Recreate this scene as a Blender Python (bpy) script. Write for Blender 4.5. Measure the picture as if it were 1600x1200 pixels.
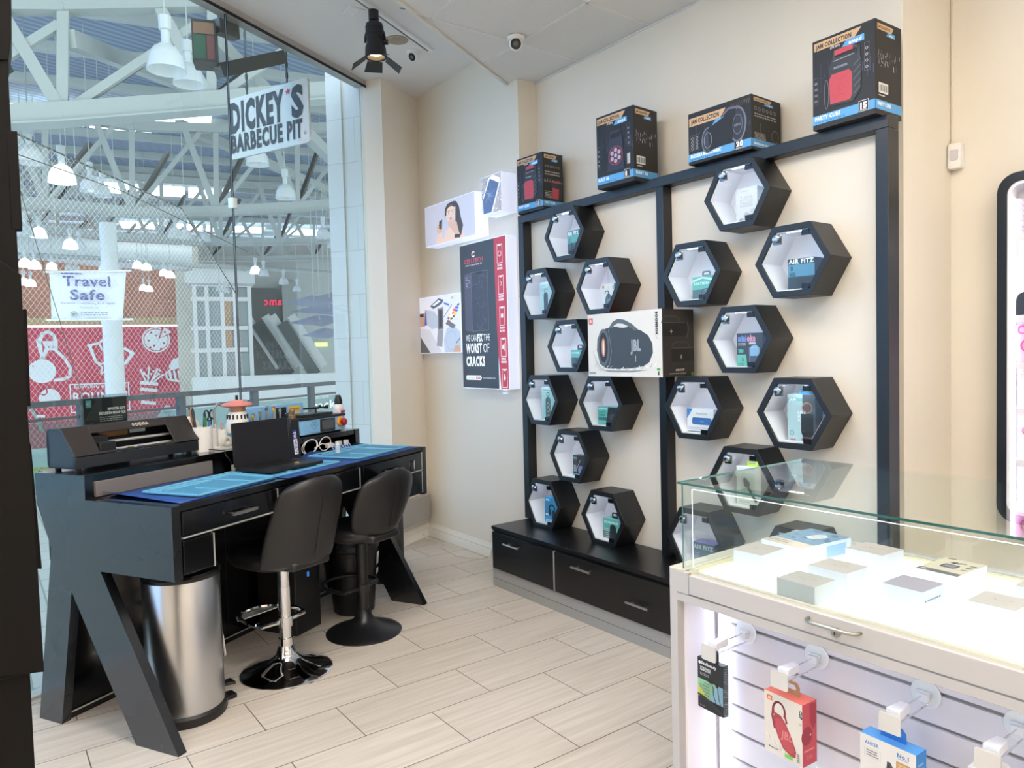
import bpy, bmesh, math, random
from mathutils import Vector, Matrix
import numpy as np
random.seed(7)
S = bpy.context.scene
for o in list(bpy.data.objects): bpy.data.objects.remove(o, do_unlink=True)
PI = math.pi

# ---------------------------------------------------------------- camera
CAM_H = 1.45; FPX = 1142.6
YAW, PITCH, ROLL = -0.936622, -0.0412911, 0.0252963
_f = Vector((math.sin(YAW)*math.cos(PITCH), math.cos(YAW)*math.cos(PITCH), math.sin(PITCH)))
_r = Vector((math.cos(YAW), -math.sin(YAW), 0)); _d = _f.cross(_r)
_r2 = math.cos(ROLL)*_r + math.sin(ROLL)*_d
_d2 = _f.cross(_r2)
cam = bpy.data.cameras.new('camera'); camo = bpy.data.objects.new('camera', cam)
S.collection.objects.link(camo)
camo.matrix_world = Matrix(((_r2.x, -_d2.x, -_f.x, 0), (_r2.y, -_d2.y, -_f.y, 0), (_r2.z, -_d2.z, -_f.z, CAM_H), (0, 0, 0, 1)))
cam.sensor_fit = 'HORIZONTAL'; cam.sensor_width = 36; cam.lens = FPX/1600*36
cam.clip_start = 0.05; cam.clip_end = 400
S.camera = camo

# ---------------------------------------------------------------- world, view
S.view_settings.view_transform = 'Standard'; S.view_settings.look = 'None'
S.view_settings.gamma = 1; S.view_settings.use_curve_mapping = False
S.view_settings.exposure = 0.62
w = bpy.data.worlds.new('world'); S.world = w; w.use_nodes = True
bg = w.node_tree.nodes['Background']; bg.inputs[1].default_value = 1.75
_n = w.node_tree.nodes; _l = w.node_tree.links      # pale overcast sky, one side made blue to tint reflections in the black panels
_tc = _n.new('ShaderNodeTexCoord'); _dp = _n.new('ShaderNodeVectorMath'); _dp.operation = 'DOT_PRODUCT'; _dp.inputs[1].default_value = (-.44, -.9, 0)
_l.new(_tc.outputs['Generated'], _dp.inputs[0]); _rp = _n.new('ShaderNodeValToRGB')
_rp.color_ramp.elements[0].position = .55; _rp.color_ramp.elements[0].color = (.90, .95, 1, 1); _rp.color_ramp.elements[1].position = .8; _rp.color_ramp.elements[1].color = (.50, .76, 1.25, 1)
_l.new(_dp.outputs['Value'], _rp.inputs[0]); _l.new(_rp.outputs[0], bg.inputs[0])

def area(name, loc, sx, sy, power, col=(1, 1, 1), rot=(0, 0, 0)):
    l = bpy.data.lights.new(name, 'AREA'); l.shape = 'RECTANGLE'; l.size = sx; l.size_y = sy; l.energy = power; l.color = col
    o = bpy.data.objects.new(name, l); o.location = loc; o.rotation_euler = rot; S.collection.objects.link(o); return o

# ---------------------------------------------------------------- materials
def lin(c):
    if isinstance(c, str):
        c = [int(c[i:i+2], 16)/255 for i in (0, 2, 4)]
    return tuple(x/12.92 if x <= .04045 else ((x+.055)/1.055)**2.4 for x in c)
MATS = {}
def mat(name, col='808080', rough=.5, metal=0., emit=None, estr=0., coat=0., spec=None, trans=0., var=None, bump=None, sheen=0.):
    if name in MATS: return MATS[name]
    m = bpy.data.materials.new(name); m.use_nodes = True; nt = m.node_tree; b = nt.nodes['Principled BSDF']
    b.inputs['Base Color'].default_value = (*lin(col), 1); b.inputs['Roughness'].default_value = rough; b.inputs['Metallic'].default_value = metal
    if spec is not None: b.inputs['Specular IOR Level'].default_value = spec
    if coat: b.inputs['Coat Weight'].default_value = coat; b.inputs['Coat Roughness'].default_value = .08
    if emit: b.inputs['Emission Color'].default_value = (*lin(emit), 1); b.inputs['Emission Strength'].default_value = estr
    if var:   # (scale, second colour, detail)
        n = nt.nodes.new('ShaderNodeTexNoise'); n.inputs['Scale'].default_value = var[0]; n.inputs['Detail'].default_value = var[2]
        tc = nt.nodes.new('ShaderNodeTexCoord'); nt.links.new(tc.outputs['Object'], n.inputs['Vector'])
        mx = nt.nodes.new('ShaderNodeMix'); mx.data_type = 'RGBA'
        mx.inputs[6].default_value = (*lin(col), 1); mx.inputs[7].default_value = (*lin(var[1]), 1)
        cr = nt.nodes.new('ShaderNodeValToRGB'); cr.color_ramp.elements[0].position = .35; cr.color_ramp.elements[1].position = .7
        nt.links.new(n.outputs['Fac'], cr.inputs[0]); nt.links.new(cr.outputs[0], mx.inputs[0]); nt.links.new(mx.outputs[2], b.inputs['Base Color'])
    if bump:  # (scale, strength, distance)
        n = nt.nodes.new('ShaderNodeTexNoise'); n.inputs['Scale'].default_value = bump[0]; n.inputs['Detail'].default_value = 4
        tc = nt.nodes.new('ShaderNodeTexCoord'); nt.links.new(tc.outputs['Object'], n.inputs['Vector'])
        bp = nt.nodes.new('ShaderNodeBump'); bp.inputs['Strength'].default_value = bump[1]; bp.inputs['Distance'].default_value = bump[2]
        nt.links.new(n.outputs['Fac'], bp.inputs['Height']); nt.links.new(bp.outputs[0], b.inputs['Normal'])
    m.diffuse_color = (*lin(col), 1); MATS[name] = m; return m
def glass(name, tint='f2f8f6', ior=1.45, rough=0.0, refl=1.0, minr=0.0):
    m = bpy.data.materials.new(name); m.use_nodes = True; nt = m.node_tree; nt.nodes.clear()
    out = nt.nodes.new('ShaderNodeOutputMaterial'); t = nt.nodes.new('ShaderNodeBsdfTransparent'); g = nt.nodes.new('ShaderNodeBsdfGlossy')
    t.inputs[0].default_value = (*lin(tint), 1); g.inputs['Roughness'].default_value = rough; g.inputs[0].default_value = (refl, refl, refl, 1)
    fr = nt.nodes.new('ShaderNodeFresnel'); fr.inputs[0].default_value = ior
    mx = nt.nodes.new('ShaderNodeMixShader')
    ge = nt.nodes.new('ShaderNodeNewGeometry'); inv = nt.nodes.new('ShaderNodeMath'); inv.operation = 'SUBTRACT'; inv.inputs[0].default_value = 1; nt.links.new(ge.outputs['Backfacing'], inv.inputs[1])
    ml = nt.nodes.new('ShaderNodeMath'); ml.operation = 'MULTIPLY'; nt.links.new(fr.outputs[0], ml.inputs[0]); nt.links.new(inv.outputs[0], ml.inputs[1]); fr = ml
    if minr:
        mm = nt.nodes.new('ShaderNodeMath'); mm.operation = 'ADD'; mm.inputs[1].default_value = minr; mm.use_clamp = True
        nt.links.new(fr.outputs[0], mm.inputs[0]); nt.links.new(mm.outputs[0], mx.inputs[0])
    else: nt.links.new(fr.outputs[0], mx.inputs[0])
    nt.links.new(t.outputs[0], mx.inputs[1]); nt.links.new(g.outputs[0], mx.inputs[2]); nt.links.new(mx.outputs[0], out.inputs[0])
    MATS[name] = m; return m
def flat(c):  # printed / plain colour, cached by hex
    return mat('print_'+c, c, .55)
def glow(c, s):
    return mat('glow_%s_%g' % (c, s), c, .5, emit=c, estr=s)

# ---------------------------------------------------------------- mesh builder
_txt = {}
def text_mesh(s, bold=0.):
    k = (s, bold)
    if k in _txt: return _txt[k]
    cu = bpy.data.curves.new('t', 'FONT'); cu.body = s; cu.size = 1; cu.resolution_u = 2; cu.offset = bold; cu.fill_mode = 'FRONT'; cu.space_character = 1+bold*3.0
    o = bpy.data.objects.new('t', cu); S.collection.objects.link(o)
    dg = bpy.context.evaluated_depsgraph_get(); ev = o.evaluated_get(dg); me = ev.to_mesh()
    V = [tuple(v.co) for v in me.vertices]; Fs = [tuple(p.vertices) for p in me.polygons]
    ev.to_mesh_clear(); bpy.data.objects.remove(o, do_unlink=True)
    if V:
        x0 = min(v[0] for v in V); x1 = max(v[0] for v in V)
    else: x0 = x1 = 0
    _txt[k] = ([(v[0]-x0, v[1]) for v in V], Fs, x1-x0); return _txt[k]

class MB:
    def __init__(s, M=None): s.v = []; s.f = []; s.m = []; s.mats = []; s.M = M or Matrix.Identity(4)
    def mi(s, m):
        if isinstance(m, str): m = flat(m)
        if m not in s.mats: s.mats.append(m)
        return s.mats.index(m)
    def add(s, vs, fs, m):
        b = len(s.v); k = s.mi(m)
        s.v += [s.M @ Vector(v) for v in vs]; s.f += [tuple(b+i for i in f) for f in fs]; s.m += [k]*len(fs); return s
    def box(s, x0, x1, y0, y1, z0, z1, m):
        vs = [(x, y, z) for z in (z0, z1) for y in (y0, y1) for x in (x0, x1)]
        return s.add(vs, [(0, 2, 3, 1), (4, 5, 7, 6), (0, 1, 5, 4), (2, 6, 7, 3), (0, 4, 6, 2), (1, 3, 7, 5)], m)
    def cbox(s, c, d, m): return s.box(c[0]-d[0]/2, c[0]+d[0]/2, c[1]-d[1]/2, c[1]+d[1]/2, c[2]-d[2]/2, c[2]+d[2]/2, m)
    def rbox(s, x0, x1, y0, y1, z0, z1, r, m, n=4, axis='z'):
        pts = []
        a0, a1, b0, b1 = {'z': (x0, x1, y0, y1), 'y': (x0, x1, z0, z1), 'x': (y0, y1, z0, z1)}[axis]
        for cx, cy, a in ((a1-r, b1-r, 0), (a0+r, b1-r, 90), (a0+r, b0+r, 180), (a1-r, b0+r, 270)):
            for i in range(n+1):
                t = math.radians(a+90*i/n); pts.append((cx+r*math.cos(t), cy+r*math.sin(t)))
        lo, hi = {'z': (z0, z1), 'y': (y0, y1), 'x': (x0, x1)}[axis]
        return s.prism(pts, lo, hi, m, axis)
    def prism(s, pts, lo, hi, m, axis='z', cap=None):
        P = {'z': lambda a, b, c: (a, b, c), 'y': lambda a, b, c: (a, c, b), 'x': lambda a, b, c: (c, a, b)}[axis]
        n = len(pts); vs = [P(a, b, lo) for a, b in pts]+[P(a, b, hi) for a, b in pts]
        fs = [(i, (i+1) % n, n+(i+1) % n, n+i) for i in range(n)]
        s.add(vs, fs+[tuple(range(n))[::-1], tuple(range(n, 2*n))], m); return s
    def ring(s, outer, inner, lo, hi, m, axis='y'):   # frame between two outlines of equal count
        P = {'z': lambda a, b, c: (a, b, c), 'y': lambda a, b, c: (a, c, b), 'x': lambda a, b, c: (c, a, b)}[axis]
        n = len(outer); vs = []
        for c in (lo, hi): vs += [P(a, b, c) for a, b in outer]+[P(a, b, c) for a, b in inner]
        fs = []
        for i in range(n):
            j = (i+1) % n
            fs += [(i, j, n+j, n+i), (2*n+i, 3*n+i, 3*n+j, 2*n+j), (i, 2*n+i, 2*n+j, j), (n+i, n+j, 3*n+j, 3*n+i)]
        return s.add(vs, fs, m)
    def lathe(s, prof, c, m, n=32, ax=None, cap=True):
        c = Vector(c); ax = (Vector(ax) if ax else Vector((0, 0, 1))).normalized()
        t = Vector((1, 0, 0)) if abs(ax.x) < .9 else Vector((0, 1, 0))
        e1 = ax.cross(t).normalized(); e2 = ax.cross(e1)
        vs = []
        for r, z in prof:
            for i in range(n):
                a = 2*PI*i/n; vs.append(c+ax*z+e1*(r*math.cos(a))+e2*(r*math.sin(a)))
        fs = []
        for k in range(len(prof)-1):
            for i in range(n):
                j = (i+1) % n; fs.append((k*n+i, k*n+j, (k+1)*n+j, (k+1)*n+i))
        if cap:
            if prof[0][0] > 1e-6: fs.append(tuple(range(n))[::-1])
            if prof[-1][0] > 1e-6: fs.append(tuple((len(prof)-1)*n+i for i in range(n)))
        return s.add(vs, fs, m)
    def cyl(s, p0, p1, r, m, n=16, r1=None):
        p0 = Vector(p0); p1 = Vector(p1); d = p1-p0
        return s.lathe([(r, 0), (r1 if r1 is not None else r, d.length)], p0, m, n, d)
    def tube(s, pts, r, m, n=8, closed=False):
        pts = [Vector(p) for p in pts]; N = len(pts); vs = []; prev = None
        for i, p in enumerate(pts):
            a = pts[i-1] if (i > 0 or closed) else p; b = pts[(i+1) % N] if (i < N-1 or closed) else p
            t = (b-a).normalized()
            if prev is None:
                q = Vector((0, 0, 1)) if abs(t.z) < .9 else Vector((1, 0, 0)); e1 = t.cross(q).normalized()
            else: e1 = (prev-t*prev.dot(t)).normalized()
            prev = e1; e2 = t.cross(e1)
            for k in range(n):
                an = 2*PI*k/n; vs.append(p+e1*(r*math.cos(an))+e2*(r*math.sin(an)))
        fs = []
        for i in range(N if closed else N-1):
            j = (i+1) % N
            for k in range(n):
                l = (k+1) % n; fs.append((i*n+k, i*n+l, j*n+l, j*n+k))
        if not closed: fs += [tuple(range(n))[::-1], tuple((N-1)*n+k for k in range(n))]
        return s.add(vs, fs, m)
    def grid(s, fn, nu, nv, m, closed_u=False):
        vs = [fn(i/(nu if closed_u else nu-1), j/(nv-1)) for j in range(nv) for i in range(nu)]
        fs = []
        for j in range(nv-1):
            for i in range(nu if closed_u else nu-1):
                k = (i+1) % nu; fs.append((j*nu+i, j*nu+k, (j+1)*nu+k, (j+1)*nu+i))
        return s.add(vs, fs, m)
    def beam(s, a, b, wd, ht, m):
        a = Vector(a); b = Vector(b); t = (b-a).normalized(); q = Vector((0, 0, 1)) if abs(t.z) < .95 else Vector((1, 0, 0))
        e1 = t.cross(q).normalized(); e2 = e1.cross(t).normalized(); vs = []
        for p in (a, b):
            for x, y in ((-1, -1), (1, -1), (1, 1), (-1, 1)): vs.append(p+e1*(x*wd/2)+e2*(y*ht/2))
        return s.add(vs, [(0, 1, 5, 4), (1, 2, 6, 5), (2, 3, 7, 6), (3, 0, 4, 7), (3, 2, 1, 0), (4, 5, 6, 7)], m)
    def build(s, name, parent=None, bevel=0., sub=0, origin=None, solid=0., keep=False, ang=32):
        me = bpy.data.meshes.new(name)
        if origin is None and parent is None:
            xs = [v.x for v in s.v]; ys = [v.y for v in s.v]; zs = [v.z for v in s.v]
            origin = Vector(((min(xs)+max(xs))/2, (min(ys)+max(ys))/2, min(zs)))
        if parent is not None:
            wl = Vector(parent.location); pp = parent.parent
            while pp is not None: wl += pp.location; pp = pp.parent
            origin = wl
        origin = Vector(origin)
        me.from_pydata([v-origin for v in s.v], [], s.f)
        for m in s.mats: me.materials.append(m)
        me.polygons.foreach_set('material_index', s.m)
        if not keep:
            bm = bmesh.new(); bm.from_mesh(me); bmesh.ops.recalc_face_normals(bm, faces=bm.faces); bm.to_mesh(me); bm.free()
        me.shade_smooth(); me.set_sharp_from_angle(angle=math.radians(ang))
        o = bpy.data.objects.new(name, me); S.collection.objects.link(o)
        if parent is not None: o.parent = parent
        else: o.location = origin
        if solid:
            md = o.modifiers.new('so', 'SOLIDIFY'); md.thickness = solid; md.offset = 0
        if sub:
            md = o.modifiers.new('su', 'SUBSURF'); md.levels = sub; md.render_levels = sub
        if bevel:
            md = o.modifiers.new('be', 'BEVEL'); md.width = bevel; md.segments = 2; md.limit_method = 'ANGLE'; md.angle_limit = math.radians(40)
            md.harden_normals = False
        return o

class Face:
    """flat printed face: origin at lower left, X right, Y up, measured 0..1 across w and h"""
    def __init__(s, mb, O, X, Y, w, h, lift=.0004):
        s.hold = False; s.mb = mb; s.O = Vector(O); s.X = Vector(X).normalized(); s.Y = Vector(Y).normalized(); s.w = w; s.h = h
        s.N = s.X.cross(s.Y); s.n = 1; s.lift = lift
    def P(s, x, y): return s.O+s.X*(x*s.w)+s.Y*(y*s.h)+s.N*s.off()
    def off(s): return s.lift*(1+.14*s.n)
    def poly(s, pts, m): s.mb.add([s.P(*p) for p in pts], [tuple(range(len(pts)))], m); s.n += (0 if s.hold else 1); return s
    def rect(s, x0, y0, x1, y1, m): return s.poly([(x0, y0), (x1, y0), (x1, y1), (x0, y1)], m)
    def disc(s, cx, cy, r, m, ry=None, n=20, a0=0, a1=360):   # r in units of width; ry too unless given in height units
        asp = s.w/s.h; ry = ry if ry is not None else r*asp
        pts = [(cx+r*math.cos(math.radians(a0+(a1-a0)*i/n)), cy+ry*math.sin(math.radians(a0+(a1-a0)*i/n))) for i in range(n+(0 if a1-a0 >= 360 else 1))]
        return s.poly(pts, m)
    def line(s, pts, wd, m, closed=False):      # wd in metres
        if closed: pts = list(pts)+[pts[0]]
        for a, b in zip(pts, pts[1:]):
            A = Vector((a[0]*s.w, a[1]*s.h)); B = Vector((b[0]*s.w, b[1]*s.h)); t = B-A
            if t.length < 1e-7: continue
            t.normalize(); q = Vector((-t.y, t.x))*(wd/2); e = t*(wd*.35)
            c = [A-e-q, B+e-q, B+e+q, A-e+q]
            s.mb.add([s.O+s.X*p.x+s.Y*p.y+s.N*s.off() for p in c], [(0, 1, 2, 3)], m)
        s.n += 1; return s
    def ring(s, cx, cy, r, wd, m, ry=None, n=24, a0=0, a1=360):
        asp = s.w/s.h; ry = ry if ry is not None else r*asp
        return s.line([(cx+r*math.cos(math.radians(a0+(a1-a0)*i/n)), cy+ry*math.sin(math.radians(a0+(a1-a0)*i/n))) for i in range(n+1)], wd, m)
    def rline(s, x0, y0, x1, y1, wd, m): return s.line([(x0, y0), (x1, y0), (x1, y1), (x0, y1)], wd, m, True)
    def text(s, st, x, y, h, m, w=None, al='l', bold=0., rot=0, skew=0):  # h: cap height (fraction of face height); w: fit width (fraction)
        V, Fs, tw = text_mesh(st, bold)
        if not V: return s
        sy = h*s.h/.69; sx = sy
        if w is not None: sx = w*s.w/tw
        W_ = tw*sx; off = {'l': 0, 'c': -W_/2, 'r': -W_}[al]
        ca, sa = math.cos(math.radians(rot)), math.sin(math.radians(rot))
        pts = []
        for a, b in V:
            px = a*sx+off+b*sy*skew; py = b*sy
            qx = px*ca-py*sa; qy = px*sa+py*ca
            pts.append(s.O+s.X*(x*s.w+qx)+s.Y*(y*s.h+qy)+s.N*s.off())
        s.mb.add(pts, Fs, m); s.n += 1; return s
    def fine(s, x0, x1, y0, y1, rows, m, seed=1, fill=.9):   # block of fine print drawn as small dashes (illegible in the photo)
        rd = random.Random(seed); hh = (y1-y0)/rows
        for k in range(rows):
            x = x0; y = y1-hh*(k+.8)
            while x < x1*fill+x0*(1-fill):
                l = (x1-x0)*rd.uniform(.04, .13); e = min(x+l, x1)
                s.mb.add([s.P(x, y), s.P(e, y), s.P(e, y+hh*.5), s.P(x, y+hh*.5)], [(0, 1, 2, 3)], m); x = e+(x1-x0)*.025
        s.n += 1; return s

def tag(o, label=None, cat=None, group=None, kind=None):
    if label: o['label'] = label
    if cat: o['category'] = cat
    if group: o['group'] = group
    if kind: o['kind'] = kind
    return o
def thing(name, loc, label, cat, group=None):
    o = bpy.data.objects.new(name, None); o.location = loc; o.empty_display_size = .05; S.collection.objects.link(o)
    return tag(o, label, cat, group)
def one(mb, name, label, cat, group=None, **k): return tag(mb.build(name, **k), label, cat, group)
def struct(mb, name, **k): return tag(mb.build(name, **k), kind='structure')
def dup(root, loc, label=None):
    def cp(o, par):
        c = o.copy(); S.collection.objects.link(c)
        if par is not None: c.parent = par
        for ch in o.children: cp(ch, c)
        return c
    r = cp(root, None); r.location = loc
    if label: r['label'] = label
    return r
def T(loc=(0, 0, 0), rz=0., rx=0., ry=0.):
    return Matrix.Translation(loc) @ Matrix.Rotation(rz, 4, 'Z') @ Matrix.Rotation(ry, 4, 'Y') @ Matrix.Rotation(rx, 4, 'X')

# ---- frames of the place.  Desk/window frame: u along the window, v towards it from the desk front
P0 = Vector((-2.847, .553, 0)); DU = Vector((-.4880, .8728, 0)); DN = Vector((.8728, .4880, 0))
DESK = Matrix(((DU.x, -DN.x, 0, P0.x), (DU.y, -DN.y, 0, P0.y), (0, 0, 1, 0), (0, 0, 0, 1)))
def W(u, v, z=0.): return DESK @ Vector((u, v, z))
DANG = math.atan2(DU.y, DU.x)
# direction of view through a point of the photograph, used to survey where the far things stand
def ray(px, py): return (_r2*((px-800)/FPX)+_d2*((py-600)/FPX)+_f)
def atd(px, py, dist):
    d = ray(px, py); return Vector((0, 0, CAM_H))+d*(dist/math.hypot(d.x, d.y))
def atz(px, py, z):
    d = ray(px, py); return Vector((0, 0, CAM_H))+d*((z-CAM_H)/d.z)
def atpl(px, py, P, n):
    d = ray(px, py); c = Vector((0, 0, CAM_H)); n = Vector(n); return c+d*(((Vector(P)-c).dot(n))/d.dot(n))

# ---- shared materials
M_black = mat('gloss_black_laminate', '08090b', .16, coat=.3)
M_black2 = mat('satin_black_paint', '0b0c0e', .32)
M_blackbox = mat('black_shelf_paint', '15171a', .38)
M_mblack = mat('matt_black_plastic', '161618', .5)
M_white = mat('white_paint', 'e9e8e6', .45)
M_chrome = mat('chrome', 'e6e6e8', .06, 1.)
M_steel = mat('brushed_steel', 'c2bcb4', .28, 1.)
M_alu = mat('aluminium_edge', 'd9d9d6', .3, .6)
M_cream = mat('cream_wall_paint', 'e4dbcc', .62, bump=(60, .10, .004))
M_cream2 = mat('cream_wall_paint_rough', 'e3dacb', .6, bump=(28, .22, .006))
M_ceil = mat('ceiling_paint', 'dedcda', .7)
M_leather = mat('black_faux_leather', '1c1b1c', .42, bump=(300, .08, .001))
M_glass = glass('clear_glass', 'fafdfc')
M_wglass = glass('window_glass', 'f3f9f8', 1.45)
M_edge = mat('green_glass_edge', '2c5a55', .1, spec=.8)
M_led = glow('eef2ff', 24)
# ================================================================ THE ROOM
def floor_mat():
    m = bpy.data.materials.new('floor_plank_tile'); m.use_nodes = True; nt = m.node_tree; b = nt.nodes['Principled BSDF']; L = nt.links.new
    tc = nt.nodes.new('ShaderNodeTexCoord'); sp = nt.nodes.new('ShaderNodeSeparateXYZ'); L(tc.outputs['Object'], sp.inputs[0])
    def ad(s, v):
        a = nt.nodes.new('ShaderNodeMath'); a.operation = 'ADD'; L(s, a.inputs[0]); a.inputs[1].default_value = v; return a.outputs[0]
    cb = nt.nodes.new('ShaderNodeCombineXYZ'); L(ad(sp.outputs[1], -1.112+58*.29), cb.inputs[0]); L(ad(sp.outputs[0], 2.566+.2885*40), cb.inputs[1])
    br = nt.nodes.new('ShaderNodeTexBrick'); L(cb.outputs[0], br.inputs['Vector'])
    br.offset = .5; br.offset_frequency = 2; br.squash = 1
    br.inputs['Scale'].default_value = 1; br.inputs['Mortar Size'].default_value = .0022; br.inputs['Mortar Smooth'].default_value = .1
    br.inputs['Brick Width'].default_value = .5813; br.inputs['Row Height'].default_value = .2885
    br.inputs['Color1'].default_value = (*lin('cbc2b7'), 1); br.inputs['Color2'].default_value = (*lin('d3cabf'), 1); br.inputs['Mortar'].default_value = (*lin('5f574f'), 1)
    mp = nt.nodes.new('ShaderNodeMapping'); mp.inputs['Scale'].default_value = (28, 1.2, 1); L(tc.outputs['Object'], mp.inputs[0])
    n = nt.nodes.new('ShaderNodeTexNoise'); n.inputs['Scale'].default_value = 1.6; n.inputs['Detail'].default_value = 5; n.inputs['Roughness'].default_value = .6; L(mp.outputs[0], n.inputs['Vector'])
    cr = nt.nodes.new('ShaderNodeValToRGB'); cr.color_ramp.elements[0].position = .3; cr.color_ramp.elements[0].color = (.80, .775, .74, 1); cr.color_ramp.elements[1].position = .65; cr.color_ramp.elements[1].color = (1, 1, 1, 1); L(n.outputs[0], cr.inputs[0])
    mx = nt.nodes.new('ShaderNodeMix'); mx.data_type = 'RGBA'; mx.blend_type = 'MULTIPLY'; mx.inputs[0].default_value = 1; L(br.outputs[0], mx.inputs[6]); L(cr.outputs[0], mx.inputs[7])
    L(mx.outputs[2], b.inputs['Base Color']); b.inputs['Roughness'].default_value = .42
    bp = nt.nodes.new('ShaderNodeBump'); bp.invert = True; bp.inputs['Strength'].default_value = .4; bp.inputs['Distance'].default_value = .002; L(br.outputs['Fac'], bp.inputs['Height']); L(bp.outputs[0], b.inputs['Normal'])
    return m
WL = 1.03         # glass line, v
CEIL = 3.50; TILE = 3.235
YA, YB, XS, XC, YC = 2.93, 3.08, -3.842, -1.465, 3.51
cA = W(3.225, .87)                      # corner between return wall and wall A
def uw(u, v): p = W(u, v); return (p.x, p.y)
fl = MB(); pts = [uw(2.72, WL+.02), uw(2.72, .87), uw(3.30, .87), (cA.x, YA+.02), (XS, YA+.02), (XS, YB+.02), (XC, YB+.02), (XC, YC+.02), (3.02, YC+.02), (3.02, -3.02), uw(-3.6, WL+.02)]
fl.prism(pts, -.05, 0, floor_mat()); struct(fl, 'floor', origin=(0, 0, 0))

wa = MB(); wa.box(-5.6, XS, YA, YA+.12, 0, 3.6, M_cream); wa.box(XS-.1, XS, YA+.12, YB+.12, 0, 3.6, M_cream); struct(wa, 'wall_back')
wb = MB(); wb.box(XS+.0005, XC, YB, YB+.12, 0, 3.6, M_cream2); wb.box(XC-.12, XC, YB+.12, YC+.1, 0, 3.6, M_cream); struct(wb, 'wall_display')
wc = MB(); wc.box(XC, 3.1, YC, YC+.12, 0, 3.6, M_cream); struct(wc, 'wall_side')
wr = MB(); wr.box(3.0, 3.12, -3.1, YC+.1, 0, 3.6, M_cream); struct(wr, 'wall_right')
wk = MB(); wk.box(-2.1, 3.1, -3.12, -3.0, 0, 3.6, M_cream); struct(wk, 'wall_front')
# return wall beside the window: drywall, with the block pier running outside
M_block = mat('painted_block', 'dcd9d4', .6)
rw = MB(DESK); rw.box(2.72, 3.42, .87, 1.06, 0, 3.6, M_cream); struct(rw, 'wall_return')
def block_mat():
    m = bpy.data.materials.new('pale_block_wall'); m.use_nodes = True; nt = m.node_tree; b = nt.nodes['Principled BSDF']; L = nt.links.new
    tc = nt.nodes.new('ShaderNodeTexCoord'); sp = nt.nodes.new('ShaderNodeSeparateXYZ'); L(tc.outputs['Object'], sp.inputs[0])
    cb = nt.nodes.new('ShaderNodeCombineXYZ'); a = nt.nodes.new('ShaderNodeMath'); a.operation = 'ADD'; L(sp.outputs[0], a.inputs[0]); L(sp.outputs[1], a.inputs[1]); L(a.outputs[0], cb.inputs[0]); L(sp.outputs[2], cb.inputs[1])
    br = nt.nodes.new('ShaderNodeTexBrick'); L(cb.outputs[0], br.inputs['Vector']); br.inputs['Scale'].default_value = 1; br.inputs['Mortar Size'].default_value = .003
    br.inputs['Brick Width'].default_value = 1.3; br.inputs['Row Height'].default_value = .33
    br.inputs['Color1'].default_value = (*lin('cfd0cc'), 1); br.inputs['Color2'].default_value = (*lin('d3d3cf'), 1); br.inputs['Mortar'].default_value = (*lin('b9bab6'), 1)
    L(br.outputs[0], b.inputs['Base Color']); b.inputs['Roughness'].default_value = .6; return m
M_blockw = block_mat()
pi = MB(DESK); pi.box(2.715, 3.4, 1.06, 1.22, -.05, 4.4, M_blockw); pi.box(2.70, 3.4, 1.22, 1.36, -.05, 4.4, M_blockw); struct(pi, 'trim_1')
# ceilings: flat plaster part along the window, its slope, and the lower tiled part
m_tile = mat('ceiling_tile', 'd9d7d5', .8, bump=(140, .5, .004))
ce = MB()
s1 = (-4.286, 2.919); s2 = (-3.97, 2.96)     # crease and trim points at wall A
dx, dy = DU.x, DU.y
def along(p, t): return (p[0]+dx*t, p[1]+dy*t)
f1, n1, f2, n2 = along(s1, .3), along(s1, -7.0), along(s2, .3), along(s2, -7.0)
wn, wf = uw(-3.7, WL+.06), uw(3.4, WL+.06)
ce.prism([wn, n1, f1, wf], CEIL, CEIL+.06, M_ceil)
ce.add([(n1[0], n1[1], CEIL), (f1[0], f1[1], CEIL), (f2[0], f2[1], TILE+.0), (n2[0], n2[1], TILE+.0),
        (n1[0], n1[1], CEIL+.06), (f1[0], f1[1], CEIL+.06), (f2[0], f2[1], TILE+.06), (n2[0], n2[1], TILE+.06)],
       [(0, 1, 2, 3), (4, 5, 6, 7), (0, 1, 5, 4), (1, 2, 6, 5), (2, 3, 7, 6), (3, 0, 4, 7)], M_ceil)
struct(ce, 'ceiling', origin=(0, 0, CEIL))
ct = MB(); ct.prism([n2, f2, (XS, 3.3), (XS, 3.7), (3.1, 3.7), (3.1, -3.2)], TILE, TILE+.05, m_tile); struct(ct, 'ceiling_tiles', origin=(0, 0, TILE))
gr = MB(); m_grid = mat('ceiling_grid', 'dcdad8', .5)
def clipx(y):   # x of trim line at given y
    t = (y-s2[1])/dy; return s2[0]+dx*t
y = YB-.47
while y > -3:
    gr.box(clipx(y), 3.0, y-.007, y+.007, TILE-.004, TILE+.002, m_grid); y -= .585
x = -3.40+.0
k = 0
while x < 3:
    ymin = s2[1]+dy*((x-s2[0])/dx) if x < clipx(-3.0) else -3.0
    ymin = max(ymin, -3.0)
    gr.box(x-.007, x+.007, ymin, YB if x < XC else YC, TILE-.004, TILE+.002, m_grid); x += .585
# edge trim of the tiled part
a = Vector((s2[0], s2[1], TILE)); 
gr.beam((f2[0], f2[1], TILE-.008), (n2[0], n2[1], TILE-.005), .016, .012, mat('ceiling_edge_trim', 'dfdacf', .6))
for p, q in (((XS, YB, TILE-.006), (XC, YB, TILE-.006)),): gr.beam(p, q, .02, .008, m_grid)
struct(gr, 'trim_2')
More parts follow.
